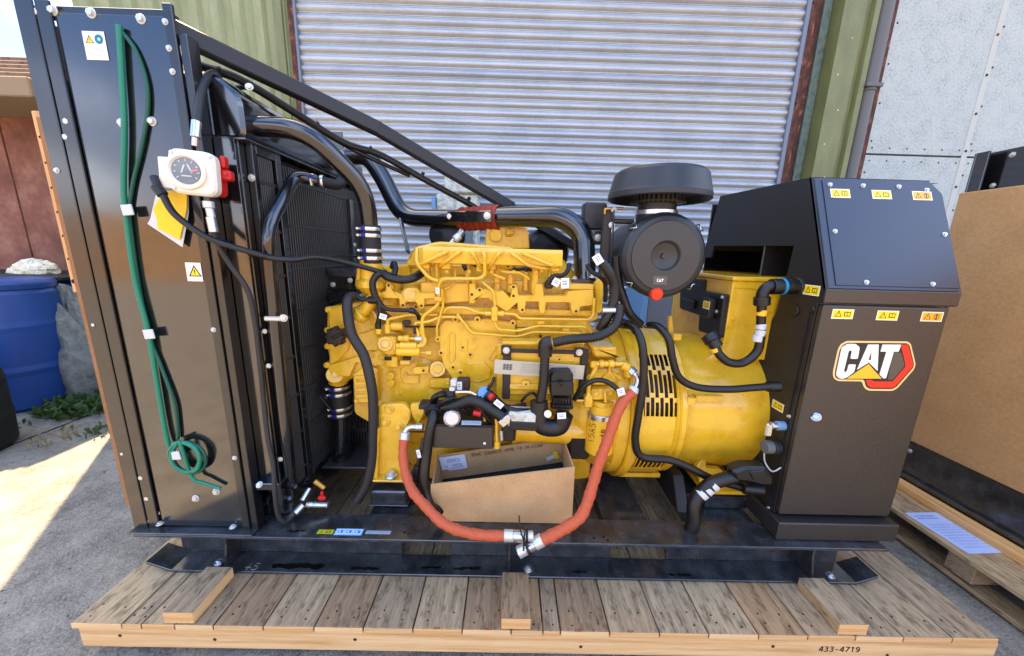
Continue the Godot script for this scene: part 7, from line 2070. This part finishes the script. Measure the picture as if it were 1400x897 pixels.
	rod(K, "key_switch", q2, q2 + Vector3(-0.03, 0, 0), 0.018, "blue_cabinet")
	rod(K, "key_switch", q2 + Vector3(-0.028, 0, 0), q2 + Vector3(-0.05, 0, 0), 0.014, "steel")
	block(K, "switch_lever", q2 + Vector3(-0.07, -0.045, -0.008), q2 + Vector3(-0.045, 0.01, 0.008), "steel", 0.005)
	var q3 := Vector3(1.083, 0.688, -0.114)
	rod(K, "round_socket", q3, q3 + Vector3(-0.025, 0, 0), 0.03, "hose_grey")
	rod(K, "round_socket_cap", q3 + Vector3(-0.025, 0, 0), q3 + Vector3(-0.055, 0, 0), 0.026, "pipe_grey")
	hose(K, "cap_lanyard", [q3 + Vector3(-0.05, -0.02, 0), q3 + Vector3(-0.035, -0.07, -0.005), q3 + Vector3(-0.02, -0.095, 0.02), q3 + Vector3(-0.005, -0.065, 0.04)], 0.003, "tag_white")
	for q in [Vector3(1.083, 0.832, -0.219), Vector3(1.083, 0.832, -0.091), Vector3(1.083, 0.63, -0.22), Vector3(1.083, 0.423, -0.099)]:
		bolt(K, q, Vector3(-1, 0, 0), 0.009, "steel", "screw")
	block(K, "side_seam", Vector3(X0 - 0.002, 0.44, -0.094), Vector3(X0 - 0.0003, 1.26, -0.09), "dark_hole", 0.0)
	# emblem on the door
	emblem(K, -0.0448)

func emblem(K: Node, z: float):
	var W := func(o: Array) -> Array:   # emblem drawing units (left, top, 1346 x 897) to metres on the door
		var r := []
		for p in o:
			r.append(Vector2(1.0851 + p[0] * 0.0002861 + p[1] * 0.0000644, 1.1838 + p[0] * 0.0000075 - p[1] * 0.0003035))
		return r
	var outline := [[340, 138], [1090, 145], [1130, 175], [1205, 420], [1190, 480], [990, 720], [930, 752], [620, 748], [570, 715], [535, 632], [230, 628], [175, 590], [168, 520], [228, 240], [265, 175]]
	var inner := [[345, 160], [1080, 166], [1112, 190], [1182, 420], [1170, 468], [975, 700], [925, 728], [635, 726], [592, 700], [560, 608], [240, 606], [200, 580], [192, 525], [250, 248], [285, 190]]
	var s := S()
	prism(s, rounded(W.call(outline), 0.008), z + 0.0012, z, 0.0)
	put(s, "emblem_border", "logo_gold", K)
	s = S()
	prism(s, rounded(W.call(inner), 0.006), z + 0.002, z + 0.0005, 0.0)
	put(s, "emblem_ground", "logo_black", K)
	s = S()
	prism(s, W.call([[1000, 180], [1090, 182], [1172, 425], [1150, 470], [960, 690], [920, 712], [640, 708], [605, 680], [580, 612], [660, 612], [680, 630], [920, 632], [1070, 450], [1065, 400]]), z + 0.0028, z + 0.001, 0.0)
	put(s, "emblem_red", "logo_red", K)
	s = S()
	prism(s, W.call([[900, 290], [930, 270], [1010, 280], [1055, 410], [1050, 450], [920, 610], [860, 608]]), z + 0.0026, z + 0.001, 0.0)
	put(s, "emblem_mesh", "logo_grey", K)
	s = S()
	for i in 12:
		for j in 16:
			var p := Vector2(880 + i * 18 + (j % 2) * 9, 280 + j * 21)
			if Geometry2D.is_point_in_polygon(p, PackedVector2Array([Vector2(905, 300), Vector2(1005, 290), Vector2(1045, 420), Vector2(915, 600), Vector2(870, 598)])):
				var c: Vector2 = W.call([[p.x, p.y]])[0]
				lathe(s, frame(Vector3(c.x, c.y, z + 0.0026), Vector3(0, 0, 1)), [Vector2(0.0007, 0.0003), Vector2(0, 0.0003)], 6)
	var st := put(s, "emblem_mesh_hole", "logo_black", K)
	s = S()
	prism(s, rounded(W.call([[270, 215], [340, 172], [440, 172], [492, 215], [470, 352], [378, 352], [396, 262], [375, 245], [355, 262], [300, 500], [318, 520], [340, 500], [360, 420], [450, 420], [430, 510], [340, 580], [300, 596], [240, 592], [206, 555], [206, 520]]), 0.005), z + 0.0034, z + 0.001, 0.0)
	put(s, "letter_c", "logo_white", K)
	s = S()
	prism(s, W.call([[595, 180], [725, 180], [722, 500], [610, 395], [465, 485]]), z + 0.0034, z + 0.001, 0.0)
	put(s, "letter_a", "logo_white", K)
	s = S()
	prism(s, W.call([[636, 265], [636, 365], [602, 365]]), z + 0.0038, z + 0.002, 0.0)
	put(s, "letter_a_counter", "logo_grey", K)
	s = S()
	prism(s, W.call([[775, 180], [1002, 182], [975, 265], [915, 265], [832, 590], [800, 592], [750, 545], [825, 265], [752, 265]]), z + 0.0034, z + 0.001, 0.0)
	put(s, "letter_t", "logo_white", K)
	s = S()
	prism(s, W.call([[606, 415], [775, 594], [340, 594]]), z + 0.0042, z + 0.001, 0.0)
	put(s, "emblem_triangle", "logo_yellow", K)

func build_hoses(G: Node):
	var H := part("drain_hoses", G)
	var s := S()
	var p1 := [Vector3(-0.403, 0.677, -0.13), Vector3(-0.404, 0.624, -0.11), Vector3(-0.387, 0.558, -0.08), Vector3(-0.348, 0.518, -0.03), Vector3(-0.298, 0.484, 0)]
	p1.append_array([Vector3(-0.219, 0.444, 0.045), Vector3(-0.138, 0.417, 0.055), Vector3(-0.058, 0.408, 0.058), Vector3(0.006, 0.408, 0.058)])
	tube(s, resample(spline(p1), 0.01), 0.0185, 16, 0.0, 1.0, 0.1)
	put(s, "orange_hose", "orange_hose", H)
	s = S()
	var p2 := [Vector3(0.489, 0.901, -0.13), Vector3(0.456, 0.872, -0.12), Vector3(0.428, 0.832, -0.1), Vector3(0.403, 0.771, -0.08), Vector3(0.382, 0.716, -0.06), Vector3(0.354, 0.64, -0.04)]
	p2.append_array([Vector3(0.297, 0.486, 0.02), Vector3(0.234, 0.44, 0.045), Vector3(0.142, 0.394, 0.06)])
	tube(s, resample(spline(p2), 0.01), 0.0205, 16, 0.0, 1.0, 0.1)
	put(s, "orange_hose", "orange_hose", H)
	# hose ends
	rod(H, "hose_ferrule", Vector3(-0.403, 0.671, -0.13), Vector3(-0.402, 0.703, -0.14), 0.0205, "zinc")
	s = S()
	tube(s, spline([Vector3(-0.402, 0.699, -0.14), Vector3(-0.398, 0.711, -0.145), Vector3(-0.382, 0.719, -0.15), Vector3(-0.359, 0.72, -0.15)]), 0.0115, 12)
	put(s, "bent_union", "steel", H)
	rod(H, "hose_nut", Vector3(-0.362, 0.72, -0.15), Vector3(-0.331, 0.721, -0.15), 0.0165, "steel", -1, 6)
	rod(H, "hose_ferrule", Vector3(0.004, 0.409, 0.058), Vector3(0.038, 0.41, 0.06), 0.021, "zinc")
	rod(H, "hose_nut", Vector3(0.036, 0.41, 0.06), Vector3(0.074, 0.41, 0.06), 0.0215, "steel", -1, 6)
	rod(H, "hose_nut", Vector3(0.074, 0.41, 0.06), Vector3(0.11, 0.411, 0.06), 0.0175, "zinc")
	rod(H, "hose_ferrule", Vector3(0.144, 0.396, 0.06), Vector3(0.117, 0.381, 0.063), 0.0235, "zinc")
	rod(H, "hose_nut", Vector3(0.119, 0.382, 0.063), Vector3(0.083, 0.362, 0.066), 0.0215, "steel", -1, 6)
	rod(H, "hose_nut", Vector3(0.085, 0.364, 0.066), Vector3(0.057, 0.349, 0.07), 0.0235, "zinc", -1, 6)
	rod(H, "hose_ferrule", Vector3(0.489, 0.899, -0.13), Vector3(0.498, 0.918, -0.135), 0.022, "tag_white")
	s = S()
	tube(s, spline([Vector3(0.498, 0.912, -0.135), Vector3(0.509, 0.937, -0.14), Vector3(0.507, 0.954, -0.145), Vector3(0.495, 0.968, -0.15), Vector3(0.482, 0.978, -0.16)]), 0.0125, 12)
	put(s, "bent_union", "steel", H)
	rod(H, "hose_nut", Vector3(0.496, 0.966, -0.15), Vector3(0.482, 0.977, -0.165), 0.0185, "steel", -1, 6)
	for e in [[Vector3(0.055, 0.504, 0.07), Vector3(0.061, 0.458, 0.085), Vector3(0.085, 0.39, 0.095)], [Vector3(0.08, 0.459, 0.07), Vector3(0.076, 0.427, 0.085), Vector3(0.074, 0.381, 0.095)]]:
		s = S()
		tube(s, spline(e), 0.003, 6)
		put(s, "cable_tie", "plastic_black", H)
	for e in [[Vector3(0.086, 0.411, 0.06), Vector3(1, 0, 0), 0.0255], [Vector3(0.093, 0.37, 0.066), Vector3(1, 0.5, 0), 0.0255]]:
		s = S()
		lathe(s, frame(e[0], e[1]), [Vector2(e[2], -0.004), Vector2(e[2] + 0.002, 0), Vector2(e[2], 0.004)], 16)
		put(s, "cable_tie", "plastic_black", H)

func build_generator():
	var G := thing("generator_set", "yellow and black diesel generator set on a black steel skid", "generator", Vector3.ZERO)
	build_base(G)
	build_cowl(G)
	build_radiator(G)
	gauge(G)
	build_engine(G)
	build_alternator(G)
	build_air_cleaner(G)
	build_cabinet(G)
	build_hoses(G)
	settle(G, Vector3(0.05, 0.157, -0.5))

# ------------------------------------------------------------------ loose things
func build_box():
	var b := thing("cardboard_box", "open brown cardboard box with handwriting inside, standing on the skid", "box", Vector3.ZERO)
	var y0 := 0.349
	var fl := Vector3(-0.292, y0, -0.075)
	var fr := Vector3(0.277, y0, -0.075)
	var tl := Vector3(-0.286, 0.524, -0.06)
	var tr := Vector3(0.27, 0.614, -0.06)
	var btl := Vector3(-0.306, 0.522, -0.27)
	var btr := Vector3(0.258, 0.626, -0.27)
	var bl := Vector3(-0.285, y0, -0.285)
	var br := Vector3(0.27, y0, -0.285)
	var t := 0.006
	var s := S()
	for e in [["front_panel", fl, fr, tr, tl, Vector3(0, 0, 1)], ["back_panel", bl, br, btr, btl, Vector3(0, 0, -1)], ["side_panel", fl + Vector3(0.002, 0, -0.007), bl + Vector3(0.002, 0, 0.007), btl + Vector3(0.002, 0.0, 0.007), tl + Vector3(0.002, 0, -0.007), Vector3(-1, 0, 0)], ["side_panel", fr + Vector3(-0.002, 0, -0.007), br + Vector3(-0.002, 0, 0.007), btr + Vector3(-0.002, 0, 0.007), tr + Vector3(-0.002, 0, -0.007), Vector3(1, 0, 0)], ["base_panel", fl + Vector3(0.01, 0.003, -0.01), fr + Vector3(-0.01, 0.003, -0.01), br + Vector3(-0.01, 0.003, 0.01), bl + Vector3(0.01, 0.003, 0.01), Vector3(0, -1, 0)]]:
		s = S()
		var q := [e[1], e[2], e[3], e[4]]
		var n: Vector3 = e[5]
		var nn: Vector3 = (e[2] - e[1]).cross(e[4] - e[1]).normalized()
		if nn.dot(n) < 0:
			nn = -nn
		quadn(s, q[0], q[1], q[2], q[3], nn)
		quadn(s, q[0] - nn * t, q[1] - nn * t, q[2] - nn * t, q[3] - nn * t, -nn)
		for k in 4:
			var a: Vector3 = q[k]
			var c: Vector3 = q[(k + 1) % 4]
			quadn(s, a, c, c - nn * t, a - nn * t, (a + c) * 0.5 - (q[0] + q[2]) * 0.5)
		put(s, e[0], "cardboard", b)
	# black foam lying inside
	s = S()
	var ftop := Vector3(-0.276, 0.411, -0.255)
	var a0 := Vector3(-0.255, 0.36, -0.26)
	var a1 := Vector3(0.245, 0.36, -0.26)
	var bb := [a0, a1, Vector3(0.264, 0.512, -0.255), Vector3(-0.276, 0.411, -0.255)]
	var off := Vector3(0, -0.01, 0.12)
	quadn(s, bb[0], bb[1], bb[2], bb[3], Vector3(0, 0, -1))
	quadn(s, bb[0] + off, bb[1] + off, bb[2] + off, bb[3] + off, Vector3(0, 0, 1))
	quadn(s, bb[3], bb[2], bb[2] + off, bb[3] + off, Vector3.UP)
	quadn(s, bb[0], bb[3], bb[3] + off, bb[0] + off, Vector3.LEFT)
	quadn(s, bb[1], bb[2], bb[2] + off, bb[1] + off, Vector3.RIGHT)
	put(s, "foam_insert", "foam_black", b)
	var R := (btr - btl).normalized()
	var U := (btl - bl).normalized()
	plate(b, "shipping_label", Vector3(-0.23, 0.494, -0.262), R, U, 0.115, 0.066, sticker("white_label"), 0.002)
	plate(b, "label_corner", Vector3(-0.213, 0.478, -0.26), R, U, 0.085, 0.04, sticker("white_label"), 0.001)
	handwriting(b, "SWK 2000/5 UMR 10 MILCOD", Vector3(-0.148, 0.524, -0.26), R, U, 0.0145, "ink", 0.001)
	plate(b, "yellow_scrap", Vector3(0.225, 0.544, -0.255), R + Vector3(0, 0.3, 0), U, 0.02, 0.04, M["yellow_sheet"], 0.001)
	plate(b, "white_scrap", Vector3(0.202, 0.53, -0.255), R + Vector3(0, 0.3, 0), U, 0.04, 0.02, M["tag_white"], 0.001)
	settle(b, Vector3(0, y0, -0.18))

func build_cord():
	var c := thing("green_cord", "doubled green cord taped down the tall black radiator housing and coiled at its end", "cord", Vector3.ZERO)
	var s := S()
	tube(s, spline([Vector3(-1.117, 2.011, -0.001), Vector3(-1.131, 1.91, -0.001), Vector3(-1.153, 1.756, 0), Vector3(-1.188, 1.592, 0), Vector3(-1.199, 1.506, 0), Vector3(-1.211, 1.303, 0), Vector3(-1.201, 1.121, 0), Vector3(-1.205, 0.953, 0), Vector3(-1.209, 0.761, 0), Vector3(-1.203, 0.699, 0.002)]), 0.0075, 10)
	put(s, "near_strand", "cord_green", c)
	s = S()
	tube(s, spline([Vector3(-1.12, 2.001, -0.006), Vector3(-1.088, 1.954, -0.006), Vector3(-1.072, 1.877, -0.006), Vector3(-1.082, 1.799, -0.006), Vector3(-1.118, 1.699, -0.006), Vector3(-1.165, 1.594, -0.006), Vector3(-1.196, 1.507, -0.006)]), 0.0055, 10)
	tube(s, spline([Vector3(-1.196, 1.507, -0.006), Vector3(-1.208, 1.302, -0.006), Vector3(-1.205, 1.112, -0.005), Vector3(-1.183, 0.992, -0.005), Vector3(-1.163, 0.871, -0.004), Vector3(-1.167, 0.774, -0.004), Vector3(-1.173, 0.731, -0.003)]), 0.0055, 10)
	put(s, "far_strand", "cord_shaded", c)
	s = S()
	var pts := []
	var ctr := Vector3(-1.152, 0.668, 0.012)
	for i in 40:
		var a := 2.0 - i * 0.33
		var r := 0.058 + 0.009 * sin(i * 0.33)
		pts.append(ctr + Vector3(cos(a) * r * 0.9 - 0.006 + 0.0005 * i, sin(a) * r - 0.002, 0.003 * sin(i * 0.8) + i * 0.0002))
	pts.append_array([Vector3(-1.134, 0.589, 0.012), Vector3(-1.099, 0.563, 0.008), Vector3(-1.044, 0.536, 0.002)])
	tube(s, spline(pts, 4), 0.0062, 8)
	put(s, "coil", "cord_green", c)
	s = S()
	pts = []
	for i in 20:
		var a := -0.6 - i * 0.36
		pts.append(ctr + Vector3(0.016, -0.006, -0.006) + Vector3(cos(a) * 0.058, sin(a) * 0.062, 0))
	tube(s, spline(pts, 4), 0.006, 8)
	put(s, "coil", "cord_shaded", c)
	for e in [Vector3(-1.181, 1.512, 0.011), Vector3(-1.189, 1.119, 0.011), Vector3(-1.169, 0.679, 0.02)]:
		s = S()
		box(s, e, Vector3(0.034, 0.032, 0.006), 0.002, Basis(Vector3(0, 0, 1), 0.1))
		put(s, "tape", "tag_white", c)
	settle(c, Vector3(-1.15, 0.5, 0))

func build_bag():
	var b := thing("document_bag", "clear plastic bag with a yellow sheet hanging below the white level gauge", "bag", Vector3.ZERO)
	var s: SurfaceTool
	s = S()
	prism(s, [Vector2(-1.064, 1.569), Vector2(-1.105, 1.517), Vector2(-1.099, 1.487), Vector2(-1.102, 1.46), Vector2(-1.04, 1.427), Vector2(-1.002, 1.52), Vector2(-0.992, 1.58)], 0.008, 0.006, 0.0)
	put(s, "yellow_sheet", "yellow_sheet", b)
	s = S()
	prism(s, [Vector2(-1.093, 1.565), Vector2(-1.126, 1.487), Vector2(-1.137, 1.473), Vector2(-1.04, 1.404), Vector2(-1.004, 1.507), Vector2(-0.994, 1.572)], 0.0015, 0.0005, 0.0)
	put(s, "bag_film", "bag_film", b)
	settle(b, Vector3(-1.08, 1.45, 0))

func added_cloud_cover() -> ImageTexture:   # thin broken cloud added over the whole sky for more light from above
	var w := 512
	var h := 256
	var f := FastNoiseLite.new()
	f.seed = 77
	f.frequency = 0.9
	f.fractal_octaves = 5
	var im := Image.create(w, h, false, Image.FORMAT_RGBAF)
	for j in h:
		var el := (0.5 - (j + 0.5) / h) * PI
		for i in w:
			var az := (i + 0.5) / w * TAU
			var d := Vector3(cos(el) * cos(az), sin(el), cos(el) * sin(az))
			var a := 0.0
			if d.y > 0.0:
				var q := d / (d.y + 0.25)
				a = smoothstep(-0.12, 0.42, f.get_noise_3d(q.x, q.z, 0.3)) * smoothstep(0.0, 0.12, d.y)
			im.set_pixel(i, j, Color(0.55, 0.55, 0.55, a))
	return ImageTexture.create_from_image(im)

func _ready():
	rng.seed = 11
	# camera
	var cam := Camera3D.new()
	cam.name = "camera"
	cam.position = Vector3(0, 1.42, 1.16)
	cam.rotation_degrees = Vector3(-12.2, -0.6, 1.6)
	cam.fov = 85.52
	cam.near = 0.05
	cam.far = 300.0
	cam.current = true
	add_child(cam)
	# sky, exposure
	var we := WorldEnvironment.new()
	we.name = "world_environment"
	var env := Environment.new()
	env.background_mode = Environment.BG_SKY
	var sm := ProceduralSkyMaterial.new()
	sm.sky_top_color = Color(0.29, 0.52, 0.8)
	sm.sky_horizon_color = Color(0.92, 0.9, 0.86)
	sm.sky_curve = 0.13
	sm.ground_bottom_color = Color(0.3, 0.28, 0.25)
	sm.ground_horizon_color = Color(0.7, 0.72, 0.72)
	sm.sky_energy_multiplier = 0.85
	sm.sky_cover = added_cloud_cover()
	sm.sun_angle_max = 60.0
	sm.sun_curve = 0.42
	var sky := Sky.new()
	sky.sky_material = sm
	env.sky = sky
	env.tonemap_mode = Environment.TONE_MAPPER_LINEAR
	env.tonemap_exposure = 4.7
	env.sdfgi_enabled = true
	env.ssao_enabled = true
	env.ssil_enabled = true
	we.environment = env
	add_child(we)
	# sun: low behind the building at left, so that the machine stands in the building's shade
	var sun := DirectionalLight3D.new()
	sun.name = "sun"
	var el := deg_to_rad(56.0)
	var dir := Vector3(0.58 * cos(el), -sin(el), 0.815 * cos(el)).normalized()
	sun.basis = Basis.looking_at(dir, Vector3.UP)
	sun.light_energy = 1.5
	sun.light_color = Color(1.0, 0.88, 0.7)
	sun.light_angular_distance = 0.5
	sun.shadow_enabled = true
	add_child(sun)
	make_materials()
	mat("rough_strap", Color(0.16, 0.13, 0.12), 0.6)
	mat("bag_film", Color(0.78, 0.79, 0.78), 0.35)
	var m := mat("slope_sky_tint", Color(0.26, 0.275, 0.31), 0.36, 0.85)  # black panel; the blue tint stands for sky reflected in it
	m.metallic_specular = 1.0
	build_ground()
	build_warehouse()
	build_yard_left()
	build_yard_right()
	build_pallet()
	build_generator()
	build_box()
	build_cord()
	build_bag()
